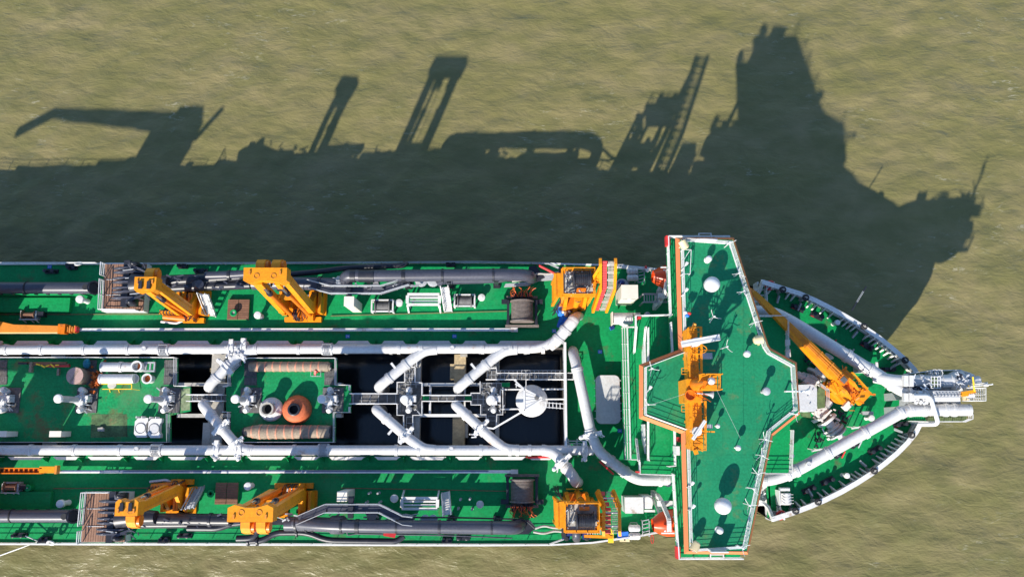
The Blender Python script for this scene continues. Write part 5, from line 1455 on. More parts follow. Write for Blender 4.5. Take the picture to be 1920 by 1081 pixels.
def flat_drum(px, py, z0, z1, r, label, mt, mt2, name='round_lid', cat='lid'):
    p = A(px, py, z1)
    t = thing(name, label, cat, (p.x, p.y, z0))
    MB().lathe([(r, 0), (r, z1 - z0 - 0.05)], V(p.x, p.y, z0), n=28).build('side', mt2, t)
    MB().lathe([(r * 1.01, z1 - z0 - 0.05), (r * 1.01, z1 - z0)], V(p.x, p.y, z0), n=28).build('lid', mt, t)
    for k in (-0.15, 0.1): MB().bar(V(p.x - r * 0.5, p.y - r * 0.8 + k, z1 + 0.01), V(p.x + r * 0.35, p.y + r * 0.75 + k, z1 + 0.01), 0.05, 0.03).build('rib', mt2, t)
    return t
flat_drum(140, 704, ZP, 10.55, 0.83, 'round faded pink lidded drum on the long green platform', 'pink', 'hose', 'drum', 'drum')
def spare_pipe(x0, x1, y, r, z, label, up):
    a, b2 = A(x0, y, z), A(x1, y, z)
    t = thing('spare_pipe', label, 'pipe', (a.x, a.y, ZP))
    MB().lathe([(r, 0), (r, (b2 - a).length)], a, (1, 0, 0), 24, True, not up or True).build('pipe', 'pipe', t)
    flange(a + V(0.08, 0, 0), (1, 0, 0), r, t, 'pipe', 0.08, 1.12)
    if up:
        flange(lerp(a, b2, 0.52), (1, 0, 0), r, t)
        o = MB().lathe([(r * 1.05, -0.2), (r * 1.08, 0.75), (r * 1.2, 0.78), (r * 1.2, 0.86), (r * 0.88, 0.86), (r * 0.86, 0.2)], b2 + V(0.1, 0, 0), n=24, cap=False).build('upturned_end', 'white', t)
        MB().lathe([(r * 0.86, 0.2), (r * 0.86, 0.24)], b2 + V(0.1, 0, 0), n=24).build('rusty_bore', 'rust', o)
        mb = MB()
        for s in (-1, 1): mb.bar(b2 + V(0.5, s * 0.42, 0), b2 + V(1.6, s * 0.42, 0), 0.16, 0.25)
        for k in range(3): mb.bar(b2 + V(0.7 + k * 0.42, -0.42, 0), b2 + V(0.7 + k * 0.42, 0.42, 0), 0.14, 0.2)
        mb.build('end_frame', 'grey', t)
    else:
        e = MB().lathe([(r, -0.3), (r * 1.04, 0.0), (r * 1.04, 0.05), (r * 0.9, 0.05), (r * 0.85, -0.1)], b2, (0.8, 0, 0.6), 24, cap=False).build('cut_end', 'pipe', t)
        MB().lathe([(r * 0.87, -0.12), (r * 0.87, -0.1)], b2, (0.8, 0, 0.6), 24).build('bore', 'grey', e)
    return t
spare_pipe(191, 261, 687.5, 0.47, 9.80, 'upper spare white pipe with an upturned rusty mouth lying on the green platform', True)
spare_pipe(188, 252, 709.5, 0.46, 9.80, 'lower spare white pipe with slanting cut end lying on the green platform', False)
p = A(273, 709, 10.25)
t = thing('pipe_stub', 'short upright white pipe stub with rusty bore beside the spare pipes', 'pipe', (p.x, p.y, ZP))
MB().lathe([(0.42, 0), (0.42, 0.95), (0.52, 0.97), (0.52, 1.08), (0.38, 1.08), (0.36, 0.6)], V(p.x, p.y, ZP), n=22, cap=False).build('pipe', 'white', t)
MB().lathe([(0.36, 0.6), (0.36, 0.64)], V(p.x, p.y, ZP), n=22).build('rusty_bore', 'rust', t)
p = A(183, 713, ZP)
t = thing('rust_pile', 'heap of bright rusty chain at the end of the spare white pipe', 'chain', p)
mb = MB(); rng = random.Random(5)
for k in range(90):
    q = p + V(rng.gauss(0, .33), rng.gauss(0, .55), abs(rng.gauss(0.15, .18)))
    mb.box(q, (rng.uniform(.1, .3), rng.uniform(.1, .3), rng.uniform(.08, .22)), rng.uniform(0, 3))
mb.build('chain_links', 'rust', t)['kind'] = 'stuff'
t = thing('tube_rack', 'thin yellow pipe frame lying beside the lower spare pipe', 'frame', A(215, 726, ZP))
mb = MB(); z = 9.55
mb.bar(A(192, 729, z), A(247, 729, z), 0.07).bar(A(190, 719.5, z), A(247, 719.5, z), 0.07).bar(A(247, 719.5, z), A(247, 729, z), 0.07).bar(A(247, 729, z), A(262, 731, ZP + 0.1), 0.05)
for x in (205, 222): mb.bar(A(x, 729, z), A(x + 2, 735, ZP), 0.05); mb.bar(A(x, 719.5, z), A(x - 2, 712, ZP), 0.05)
mb.build('tubes', 'yellow', t)
MB().lathe([(0.3, -0.04), (0.42, -0.02), (0.42, 0.02), (0.3, 0.04)], A(210, 721, 9.65), (0.1, 0.3, 1), 16).build('coil', 'beige', t)
def valve_plate(px, py, mt2, label):
    p = A(px, py, 9.60)
    t = thing('valve_plate', label, 'valve plate', (p.x, p.y, ZP))
    o = [(-0.4, 0.92), (0.62, 0.95), (0.62, 0.6), (0.45, 0.35), (0.45, -0.4), (0.62, -0.65), (0.6, -0.95), (-0.35, -0.95), (-0.66, -0.6), (-0.66, 0.6)]
    MB().prism([(p.x + x, p.y + y) for x, y in o], ZP + 0.05, 9.60).build('body', 'white', t)
    MB().lathe([(0.49, 0), (0.53, 0), (0.53, 0.03), (0.49, 0.03)], p + V(-0.05, -0.05, 0), n=26, cap=False).build('seal_ring', 'black', t)
    MB().lathe([(0.44, 0.0), (0.44, 0.02)], p + V(-0.05, -0.05, 0), n=26).build('face', mt2, t)
    mb = MB()
    for s in (-0.25, 0.3): mb.bar(V(p.x + s, p.y + 0.9, ZP + 0.9), V(p.x + s, p.y + 1.1, ZP + 0.9), 0.08, 0.9)
    mb.build('lifting_eye', 'white', t)
valve_plate(264.5, 801, 'white', 'white gate valve plate with smooth disc on the shaded platform corner')
valve_plate(290, 802, 'pipe', 'white gate valve plate with dished disc next to the platform corner rail')
def cabinet(px0, py0, px1, py1, zt, zb, mat, label, name='cabinet', cat='cabinet', slots=False):
    a, b2 = A(px0, py0, zt), A(px1, py1, zt)
    cx, cy = (a.x + b2.x) / 2, (a.y + b2.y) / 2
    t = thing(name, label, cat, (cx, cy, zb))
    w, d, h = b2.x - a.x, abs(a.y - b2.y), zt - zb
    MB().box((cx, cy, zb + h / 2), (w, d, h)).build('body', mat, t)
    MB().box((cx, cy, zt + 0.02), (w + 0.06, d + 0.06, 0.07)).build('top', 'white' if mat == 'white' else mat, t)
    dr = MB().box((cx, cy - d / 2 - 0.012, zb + h * 0.5), (w * 0.8, 0.03, h * 0.8)).build('door', mat, t)
    MB().box((cx + w * 0.3, cy - d / 2 - 0.045, zb + h * 0.5), (0.05, 0.05, 0.2)).build('handle', 'black', dr)
    if slots:
        for s in (-0.27, 0.27): MB().box((cx + s * w, cy - d / 2 - 0.03, zt - 0.45), (w * 0.32, 0.03, 0.28)).build('louvre', 'grey', t)
    return t
cabinet(94, 808, 114, 818, 10.75, ZP, 'beige', 'beige deck box at the lower edge of the long green platform')
cabinet(-18, 808, 12, 818, 10.75, ZP, 'beige', 'beige deck box at the lower rear edge of the long green platform')
t = thing('beam_stack', 'stack of dark red beams and orange clamps in the shade on the green platform', 'beams', A(80, 684, ZP))
for k, (x0, x1, y, mt) in enumerate(((36, 92, 680, 'woodd'), (62, 130, 683, 'woodd'), (88, 131, 686, 'red'), (92, 125, 680, 'woodd'), (35, 52, 681, 'black'))):
    MB().bar(A(x0, y, 9.45 + 0.05 * k), A(x1, y, 9.45 + 0.05 * k), 0.18, 0.25).build('beam', mt, t)
for k in range(5):
    MB().bar(A(68 + k * 9, 682 + (k % 3) * 2.2, 9.65), A(75 + k * 9, 684 + (k % 2) * 4, 9.65), 0.12).build('clamp', 'yellow', t)
MB().box(A(59, 688, 9.55), (0.25, 1.0, 0.4)).box(A(110, 697, 9.35), (0.2, 0.7, 0.3)).build('bracket', 'hose', t)
p = A(161, 681, 9.65)
t = thing('teal_bag', 'crumpled teal bag against the upper rail of the green platform', 'bag', (p.x, p.y, ZP))
MB().ball(p - V(0, 0, 0.15), 0.42, 12, (0.85, 1.25, 0.8)).ball(p + V(0.1, 0.25, 0), 0.25, 10).build('bag', 'teal', t)
p = A(190, 804, ZP)
t = thing('concrete_block', 'small pale block on the rust stained patch of the green platform', 'block', p)
MB().box(p + V(0, 0, 0.12), (0.5, 0.34, 0.24), 0.15).box(p + V(0.2, -0.06, 0.1), (0.3, 0.3, 0.2), 0.1).build('block', 'beam', t)
# rust stained worn sheet on the platform
st = MB().prism([tuple(A(x, y, ZP + 0.02).xy) for x, y in ((172, 776), (238, 776), (239, 818), (170, 820))], ZP + 0.004, ZP + 0.012)
M['worn'] = paint('worn_platform', (0.07, 0.13, 0.05), 0.75, 0.7, 0.7, (0.22, 0.12, 0.06), 0.9, 0.55, 0.05, fine=0.2)
st.build('worn_patch', 'worn', ship)
st = MB().prism([tuple(A(x, y, ZP + 0.02).xy) for x, y in ((338, 728), (356, 727), (356, 768), (340, 770), (336, 750))], ZP + 0.004, ZP + 0.012)
M['worn2'] = paint('sandy_platform', (0.20, 0.25, 0.14), 0.8, 0.5, 0.9, (0.05, 0.2, 0.07), 0.8, 0.7, 0.05, fine=0.2)
st.build('worn_patch', 'worn2', ship)
# cones
p = A(499, 766, 10.85)
t = thing('reducer_cone', 'white flanged reducer cone standing beside the orange rubber cone', 'cone', (p.x, p.y, ZP))
q = V(p.x, p.y, ZP)
MB().lathe([(1.16, 0), (1.2, 0.1), (1.18, 0.3), (0.98, 0.55), (0.62, 0.7), (0.60, 0.75)], q, n=32, cap=False).build('skirt', 'white', t)
MB().lathe([(0.6, 0.7), (0.58, 1.62), (0.66, 1.64), (0.66, 1.74), (0.5, 1.74), (0.46, 0.8)], q, n=28, cap=False).build('neck', 'beam', t)
MB().lathe([(0.47, 0.8), (0.47, 0.83)], q, n=24).build('bore', 'dark', t)
for a in (0.9, 2.6, 4.2, 5.8): MB().bar(q + V(math.cos(a) * 0.7, math.sin(a) * 0.7, 0.8), q + V(math.cos(a) * 1.1, math.sin(a) * 1.1, 0.42), 0.16).build('rib', 'white', t)
p = A(550, 767, 10.65)
t = thing('rubber_cone', 'big orange rubber cone with black mouth on the green platform', 'cone', (p.x, p.y, ZP))
q = V(p.x, p.y, ZP)
MB().lathe([(1.38, 0), (1.44, 0.15), (1.44, 0.4), (1.36, 0.7), (1.12, 1.2), (1.0, 1.3), (0.6, 1.36)], q, n=36, cap=False).build('body', 'cone', t)
MB().lathe([(0.62, 1.2), (0.62, 1.55), (0.55, 1.6), (0.44, 1.6), (0.42, 1.0)], q, n=28, cap=False).build('mouth_ring', 'black', t)
MB().lathe([(0.43, 1.0), (0.43, 1.02)], q, n=24).build('bore', 'dark', t)
MB().ball(q + V(0.2, -0.95, 1.0), 0.12, 8).build('patch', 'white', t)
def floating_hose(x0, x1, y, r, label, taper):
    z = ZP + r
    a, b2 = A(x0, y, z), A(x1, y, z)
    t = thing('rubber_hose', label, 'hose', ((a.x + b2.x) / 2, a.y, ZP))
    L_ = (b2 - a).length
    prof = [(r * (0.55 if taper else 0.92), 0), (r * (0.62 if taper else 0.95), 0.25)]
    nn = 40
    for k in range(nn + 1):
        u = k / nn
        base = r * (min(1.0, 0.65 + u * 2.4) if taper else 1.0) * (1 - 0.15 * u if taper else 1)
        prof.append((base * (1.0 + 0.03 * math.sin(k * 2.3)), 0.3 + u * (L_ - 0.6)))
    prof += [(r * 0.82, L_ - 0.25), (r * 0.82, L_)]
    MB().lathe(prof, a, (1, 0, 0), 24).build('body', 'hose', t)
    for k in range(9):
        u = 0.08 + k * 0.1
        rb = r * (min(1.0, 0.65 + u * 2.4) if taper else 1.0) * (1 - 0.15 * u if taper else 1) * 1.03
        MB().lathe([(rb, -0.07), (rb, 0.07)], a + V(0.3 + u * (L_ - 0.6), 0, 0), (1, 0.06 * (-1) ** k, 0.05), 24, cap=False).build('band', 'hosered', t)
    for e, s in ((a, 1), (b2, -1)):
        MB().lathe([(r * 0.62 if (taper and s > 0) else r * 0.9, 0), (r * 0.62 if (taper and s > 0) else r * 0.9, 0.14)], e - V(0.02 * s, 0, 0), (s, 0, 0), 22).build('end_flange', 'black', t)
    return t
floating_hose(468, 622, 687, 0.5, 'long brown banded rubber hose along the upper rail of the cone platform', False)
floating_hose(457, 622, 809, 0.74, 'thick brown banded rubber hose with tapered end along the lower rail', True)
p = A(592, 699, 9.75)
t = thing('tool_basket', 'small wire basket of red tools beside the upper rubber hose', 'basket', (p.x, p.y, ZP))
mb = MB()
for s in (-1, 1): mb.bar(p + V(-.5, s * .3, 0), p + V(.5, s * .3, 0), 0.04); mb.bar(p + V(s * .5, -.3, 0), p + V(s * .5, .3, 0), 0.04); mb.bar(p + V(-.5, s * .3, -.5), p + V(.5, s * .3, -.5), 0.04)
for k in range(7): mb.bar(p + V(-.5 + k / 6, -.3, 0), p + V(-.5 + k / 6, -.3, -.5), 0.03)
mb.build('wire_frame', 'grey', t)
MB().bar(p + V(-.1, -.2, -.2), p + V(0, .3, 0.1), 0.2).bar(p + V(-.2, 0, -.1), p + V(.2, .1, 0), 0.1).build('red_tool', 'red', t)
# white overflow cone in the hopper with its tripod frame
p = A(997, 751, 9.2)
t = thing('overflow_cone', 'large white overflow cone hanging in the hopper under a triangular frame', 'overflow', (p.x, p.y, 6))
MB().lathe([(1.58, -0.12), (1.6, 0), (0.75, 0.75), (0.6, 0.78)], p, n=40).build('cone', 'white', t)
MB().lathe([(0.8, -4.5), (0.8, -0.1)], p, n=24).build('shaft', 'grey', t)
c1, c2, c3 = A(983, 729, 11.0), A(983, 769, 11.0), A(1018, 747, 11.0)
mb = MB()
mb.plate([c1, c2, c3], (0, 0, 1), 0.1)
for a, b2 in ((c1, c2), (c2, c3), (c3, c1)): mb.bar(a, b2, 0.16, 0.25)
for q in (c1, c2, c3): mb.bar(q, V(lerp(q, p, 0.35).x, lerp(q, p, 0.35).y, 9.3), 0.16)
mb.build('tripod', 'white', t)
mb = MB()
for k in range(4): mb.bar(lerp(c1, c2, 0.15 + k * 0.2) + V(0.1, 0, 0.07), lerp(lerp(c1, c2, 0.15 + k * 0.2), c3, 0.55) + V(0, 0, 0.07), 0.04)
mb.bar(c1 + V(-1.0, 0.9, 0), c1, 0.12).bar(c2, A(925, 803, 10.3), 0.16).bar(A(925, 803, 10.3), A(912, 801, 10.3), 0.16).bar(c1, A(966, 719, 11), 0.14)
mb.build('strut', 'white', t)
MB().lathe([(0.2, 0), (0.22, 0.5), (0.14, 0.52)], A(1006, 746, 11.0), n=14).build('spindle', 'grate', t)
mb = MB()
for s in (-0.22, 0.22): mb.bar(A(1016, 758, 10.6) + V(0, s, 0), A(1057, 761, 10.2) + V(0, s, 0), 0.08)
for k in range(6): mb.bar(lerp(A(1016, 758, 10.6), A(1057, 761, 10.2), k / 6) + V(0, -.3, 0), lerp(A(1016, 758, 10.6), A(1057, 761, 10.2), k / 6) + V(0, .3, 0), 0.08)
mb.build('access_ladder', 'white', t)

# ================================================================ SMALL DECK GEAR
def vent(px, py, h, r, label, group, zb=ZD, mat='white'):
    c = A(px, py, zb + h)
    t = thing('mushroom_vent', label, 'vent', (c.x, c.y, zb), group)
    b = V(c.x, c.y, zb)
    MB().lathe([(r * 0.72, 0), (r * 0.62, 0.06), (r * 0.62, h * 0.75), (r * 0.5, h * 0.8)], b, n=18).build('stem', mat, t)
    MB().lathe([(r * 0.9, h * 0.74), (r, h * 0.78), (r, h - 0.06), (r * 0.92, h), (r * 0.3, h + 0.05)], b, n=24).build('cap', mat, t)
    return t
VG = 'white mushroom vents on the side decks'
vent(148.5, 560, 1.6, 0.40, 'white mushroom vent between the dark spare pipe and the upper wooden platform', VG)
vent(112, 944, 1.6, 0.40, 'white mushroom vent between the lower spare pipe and the lower wooden platform', VG)
vent(482.5, 590, 1.35, 0.38, 'white mushroom vent at the foot of the upper double orange gantry', VG)
vent(464, 911, 1.35, 0.38, 'white mushroom vent behind the lower double orange gantry', VG)
vent(748, 567, 0.8, 0.40, 'white mushroom vent between the small framed winch and the upper white rack', VG)
vent(903, 557, 0.8, 0.38, 'white mushroom vent near the upper big rope winch', VG)
vent(739, 934, 0.8, 0.40, 'white mushroom vent beside the lower white rack', VG)
vent(900, 945, 0.6, 0.38, 'flat white vent lid with a bar near the lower rope winch', VG)
cabinet(646, 556, 663, 573, 12.9, ZD, 'beige', 'tall pale cabinet under the suction pipe walkway on the upper deck', 'electric_cabinet', 'cabinet')
cabinet(633, 921, 650, 939, 12.4, ZD, 'beige', 'tall pale cabinet under the suction pipe walkway on the lower deck', 'electric_cabinet', 'cabinet')
def small_winch(px, py, w, d, label):
    c = A(px, py, ZD + 1.0)
    t = thing('framed_winch', label, 'winch', (c.x, c.y, ZD))
    mb = MB()
    for s in (-1, 1):
        mb.box(V(c.x, c.y + s * d / 2, ZD + 1.05), (w, 0.14, 0.16)); mb.box(V(c.x + s * w / 2, c.y, ZD + 1.05), (0.16, d - 0.15, 0.16))
        for q in (-1, 1): mb.box(V(c.x + s * w / 2, c.y + q * d / 2, ZD + 0.5), (0.18, 0.18, 1.0))
        mb.box(V(c.x + s * w * 0.3, c.y + d / 2 + 0.02, ZD + 0.7), (0.3, 0.1, 0.9))
    mb.build('frame', 'white', t)
    MB().lathe([(0.5, -w * 0.36), (0.72, -w * 0.36 + 0.02), (0.72, -w * 0.3), (0.5, -w * 0.29), (0.5, w * 0.29), (0.72, w * 0.3), (0.72, w * 0.36)], V(c.x, c.y, ZD + 0.78), (1, 0, 0), 20).build('drum', 'grate', t)
    MB().box(V(c.x, c.y - d * 0.3, ZD + 0.35), (w * 0.8, d * 0.2, 0.5)).build('brake_band', 'grey', t)
    MB().box(V(c.x, c.y, ZD + 0.05), (w * 0.95, d * 0.9, 0.1)).build('bed', 'black', t)
small_winch(717, 573, 2.15, 1.15, 'small grey winch in a white frame beside the pale cabinet on the upper deck')
small_winch(871, 563, 2.05, 1.15, 'small grey winch in a white frame beside the white ladder on the upper deck')
def rack(px, py, w, d, label, sy):
    c = A(px, py, ZD + 1.5)
    t = thing('storage_rack', label, 'rack', (c.x, c.y, ZD))
    z = ZD + 1.5
    mb = MB()
    for s in (-1, 1):
        mb.box(V(c.x, c.y + s * d / 2, z), (w, 0.24, 0.24)); mb.box(V(c.x + s * w / 2, c.y, z), (0.3, d - 0.25, 0.22))
        for q in (-1, 1): mb.bar(V(c.x + s * w * 0.47, c.y + q * d * 0.5, z), V(c.x + s * w * 0.46, c.y + q * d * 0.5 - 0.1, ZD), 0.16)
        mb.bar(V(c.x + s * w * 0.5, c.y - sy * d * 0.5, z), V(c.x + s * w * 0.5, c.y - sy * d * 1.1, ZD), 0.16)
    mb.build('frame', 'white', t)
    for k in range(2):
        shared(('rackbar', w), 'shelf_bar', lambda m: m.box((0, 0, 0), (w - 0.35, 0.16, 0.12)), 'white', t, V(c.x, c.y - d * 0.16 + k * d * 0.32, z - 0.1))
    shared(('racklow', w), 'lower_beam', lambda m: m.box((0, 0, 0), (w - 0.35, 0.2, 0.2)), 'pipe', t, V(c.x, c.y + d * 0.32, z - 0.35))
rack(794, 561, 3.25, 1.05, 'white steel rack of three bars in sunlight on the upper side deck', 1)
rack(787, 943, 3.45, 1.0, 'white steel rack of three bars in shade on the lower side deck', -1)
def deck_ladder(x0, y0, z0, x1, y1, z1, w, label, treads=10, mat='white'):
    a, b2 = A(x0, y0, z0), A(x1, y1, z1)
    t = thing('deck_ladder', label, 'ladder', (a.x, a.y, ZD))
    s = V(-(b2 - a).y, (b2 - a).x, 0).normalized() * (w / 2)
    for q in (-1, 1):
        MB().bar(a + s * q, b2 + s * q, 0.08, 0.24).build('stringer', mat, t)
        mb = MB(); mb.tube([a + s * q + V(0, 0, 0.95), b2 + s * q + V(0, 0, 0.95)], 0.045, 6)
        for k in range(4): mb.bar(lerp(a, b2, k / 3) + s * q, lerp(a, b2, k / 3) + s * q + V(0, 0, 0.95), 0.05)
        mb.build('handrail', mat, t)
    d = (b2 - a)
    for k in range(treads):
        shared(('dl', w, mat), 'tread', lambda m: m.box((0, 0, 0), (0.26, w, 0.05)), mat, t, lerp(a, b2, (k + 0.5) / treads), math.atan2(d.y, d.x))
deck_ladder(841, 584, ZD, 834, 538, 11.6, 0.75, 'white ladder with treads from the upper deck up to the suction pipe')
deck_ladder(836, 922, ZD, 839, 964, 11.6, 0.75, 'white ladder in shade from the lower deck up to the suction pipe')
deck_ladder(398, 592, ZD, 383, 552, 11.5, 0.8, 'white stairs beside the slender upper orange gantry')
deck_ladder(376, 912, ZD, 355, 952, 11.5, 0.8, 'white stairs beside the slender lower orange gantry', mat='grey')
MB_ = MB
def wood_hatch(x0, y0, x1, y1, label, ring):
    z = 8.95
    a, b2 = A(x0, y0, z), A(x1, y1, z)
    c = (a + b2) / 2
    t = thing('wooden_hatch', label, 'hatch', (c.x, c.y, ZD))
    w, d = b2.x - a.x, abs(a.y - b2.y)
    MB().box((c.x, c.y, ZD + 0.16), (w, d, 0.32)).build('coaming', 'deck', t)
    nn = 9
    for h in (-1, 1):
        for k in range(nn):
            shared(('hp', round(w, 2), round(d, 2)), 'plank', lambda m: m.box((0, 0, 0), (w / 2 - 0.06, d / nn - 0.025, 0.09)), 'woodd', t, V(c.x + h * w / 4, c.y - d / 2 + (k + .5) * d / nn, ZD + 0.37))
    if ring:
        p = A(*ring, ZD + 0.9)
        v = thing('green_valve', 'green round valve wheel standing on the corner of the ' + ('upper' if y0 < 750 else 'lower') + ' wooden hatch', 'valve', (p.x, p.y, ZD + 0.41))
        MB().lathe([(0.2, 0), (0.2, 0.3), (0.34, 0.34), (0.38, 0.45), (0.3, 0.55), (0.16, 0.5)], V(p.x, p.y, ZD + 0.41), n=18, cap=False).build('wheel', 'deck', v)
        MB().lathe([(0.15, 0.3), (0.15, 0.42)], V(p.x, p.y, ZD + 0.41), n=12).build('spindle', 'beam', v)
wood_hatch(427, 561, 466, 599, 'square brown planked hatch between the two upper orange gantries', (437.5, 586))
wood_hatch(404, 904, 445, 945, 'square brown planked hatch between the two lower orange gantries', None)
p = A(398, 924, ZD); v = thing('green_valve', 'green round valve wheel on deck beside the lower wooden hatch', 'valve', p)
MB().lathe([(0.2, 0), (0.2, 0.3), (0.34, 0.34), (0.38, 0.45), (0.3, 0.55), (0.16, 0.5)], p, n=18, cap=False).build('wheel', 'deck', v)
# bollards and chocks
def bitts(px, py, rz, label, group, zb=ZD, red=False):
    p = A(px, py, zb + 0.4)
    t = thing('mooring_bollard', label, 'bollard', (p.x, p.y, zb), group)
    m3 = Matrix.Rotation(rz, 3, 'Z')
    b = V(p.x, p.y, zb)
    MB().box(b + V(0, 0, 0.09), (1.35, 0.46, 0.18), rz).build('base', 'black', t)
    for s in (-0.4, 0.4):
        q = b + m3 @ V(s, 0, 0)
        MB().lathe([(0.15, 0.18), (0.15, 0.66), (0.19, 0.7), (0.19, 0.77), (0.12, 0.8)], q, n=16).build('post', 'black', t)
    if red: MB().box(b + m3 @ V(-0.4, -0.2, 0.19), (0.35, 0.06, 0.03), rz).build('red_mark', 'red', t)
    return t
BG = 'black double bollards along the ship edges'
for px, py, w in ((94, 508, 'near the dark spare pipe on the upper deck'), (375, 507, 'behind the slender upper gantry'), (35, 1003, 'at the rear of the lower deck edge'), (345, 1004, 'on the lower deck edge behind the jet pipe'), (868, 1008, 'on the lower deck edge beneath the suction pipe')):
    bitts(px, py, 0, 'black double mooring bollard ' + w, BG)
for px, py, a, w in ((1497, 577, -24, 'under the upper bow bulwark nearest the bridge'), (1533, 592, -26, 'beside the sunlit patch of the upper bow deck'), (1627, 648, -33, 'on the upper bow deck by the sunlit bulwark'), (1667, 692, 0, 'at the very bow under the walkway'),
                     (1518, 917, 24, 'on the lower bow deck nearest the white rope reel'), (1553, 901, 24, 'on the lower bow deck beside the small white vent'), (1642, 843, 27, 'on the lower bow deck near the bow pipes'), (1690, 795, 8, 'tucked under the lowest bow pipe at the tip')):
    bitts(px, py, R(a), 'black double mooring bollard ' + w, BG, ZB, True)
def chock(px, py, label):
    p = A(px, py, ZD + 0.5)
    t = thing('fairlead', label, 'fairlead', (p.x, p.y, ZD), 'black fairleads on the main deck edges')
    MB().box(V(p.x, p.y, ZD + 0.12), (0.95, 0.5, 0.24)).build('base', 'black', t)
    for s in (-0.3, 0.3): MB().lathe([(0.16, 0.2), (0.16, 0.62), (0.2, 0.66)], V(p.x + s, p.y, ZD), n=12).build('roller', 'black', t)
    MB().box(V(p.x, p.y + (0.2 if py < 700 else -0.2), ZD + 0.72), (0.95, 0.16, 0.12)).build('bar', 'black', t)
for px, py, w in ((133, 500, 'at the upper deck edge near the spare pipe'), (341, 498, 'at the upper deck edge behind the slender gantry'), (845, 495, 'at the upper deck edge outside the long suction pipe'), (82, 1011, 'at the lower deck edge holding the white mooring line'), (307, 1011, 'at the lower deck edge near the drag head'), (838, 1012, 'at the lower deck edge outside the suction pipe')):
    chock(px, py, 'black roller fairlead ' + w)
p0, p1, p2 = A(48, 1004, ZD + 0.8), A(72, 1014, ZD + 0.6), A(-60, 1062, 1.0)
t = thing('mooring_line', 'white mooring line running from the lower deck edge down to the water', 'rope', p1)
MB().tube([p0, p1, lerp(p1, p2, 0.3) - V(0, 0, 0.25), lerp(p1, p2, 0.7) - V(0, 0, 0.3), p2], 0.06, 6).build('line', 'white', t)
t = thing('rail_lifebuoys', 'small white lifebuoy on the upper rail near the wooden platform', 'lifebuoy', A(147, 494, ZD + 1))
MB().lathe([(0.2, -0.07), (0.36, -0.07), (0.4, 0), (0.36, 0.07), (0.2, 0.07), (0.16, 0)], A(147, 494, ZD + 0.9), (0, 1, 0.8), 18, cap=False).build('ring', 'white', t)
p = A(95, 1017, ZD + 0.9)
t = thing('rail_lifebuoys', 'small white lifebuoy on the lower rail near the mooring line', 'lifebuoy', p)
MB().lathe([(0.2, -0.07), (0.36, -0.07), (0.4, 0), (0.36, 0.07), (0.2, 0.07), (0.16, 0)], p, (0, -1, 0.8), 18, cap=False).build('ring', 'white', t)
PG = 'short pale posts on the shaded lower deck'
PN = ['beside the pale cabinet, first inboard', 'beside the pale cabinet, second inboard', 'beside the pale cabinet, first outboard', 'beside the pale cabinet, second outboard', 'toward the rope winch, first inboard', 'toward the rope winch, second inboard', 'toward the rope winch, first outboard', 'toward the rope winch, second outboard']
for k, (px, py) in enumerate(((692, 924), (709, 924), (687, 941), (712, 941), (863, 936), (881, 935), (859, 953), (885, 954))):
    p = A(px, py, ZD + 0.8)
    t = thing('short_post', 'short pale deck post ' + PN[k], 'post', (p.x, p.y, ZD), PG)
    MB().tube([V(p.x, p.y, ZD), V(p.x, p.y, ZD + 1.2)], 0.10, 8).build('post', 'grey', t)
    MB().lathe([(0.14, 0), (0.14, 0.05)], V(p.x, p.y, ZD), n=10).build('foot', 'grey', t)
# dark spare pipes at the after end of both side decks
for y, z, w, x1, k in ((539.5, 10.4, 'upper', 172, 0), (966.5, 10.4, 'lower', 133, 1)):
    a, b2 = A(-260, y, z), A(x1, y, z)
    t = thing('spare_suction_pipe', 'long dark open ended spare pipe on the %s side deck behind the wooden platform' % w, 'pipe', (b2.x, b2.y, ZD))
    MB().tube([a, b2], 0.60, 22).build('pipe', 'suction', t)
    MB().lathe([(0.5, -0.9), (0.62, -0.1), (0.72, 0), (0.72, 0.08), (0.58, 0.08), (0.55, -0.1)], b2 + V(0.3, 0, 0.1), (0.75, 0, 0.66), 24, cap=False).build('mouth', 'black', t)
    MB().lathe([(0.57, -0.08), (0.57, -0.05)], b2 + V(0.3, 0, 0.1), (0.75, 0, 0.66), 22).build('bore', 'dark', t)
    MB().lathe([(0.24, 0), (0.3, 0.06), (0.3, 0.12)], b2 + V(-0.35, 0, 0.5), n=14).build('hand_hole', 'rubber', t)
    for q in (0.35, 0.72): MB().lathe([(0.62, -0.06), (0.66, -0.06), (0.66, 0.06), (0.62, 0.06)], lerp(a, b2, q), (1, 0, 0), 20, False, False).build('strap', 'rubber', t)
    for px in range(-240, x1, 22):
        shared('spl', 'cradle_lug', lambda m: m.box((0, 0, 0), (0.22, 0.26, 0.34)), 'black', t, A(px, y + (10.5 if k == 0 else -10.5), 10.1))
    mb = MB(); mb.bar(A(-260, y + (12 if k == 0 else -12), 9.3), A(x1, y + (12 if k == 0 else -12), 9.3), 0.1, 1.5); mb.build('cradle_wall', 'deck', t)
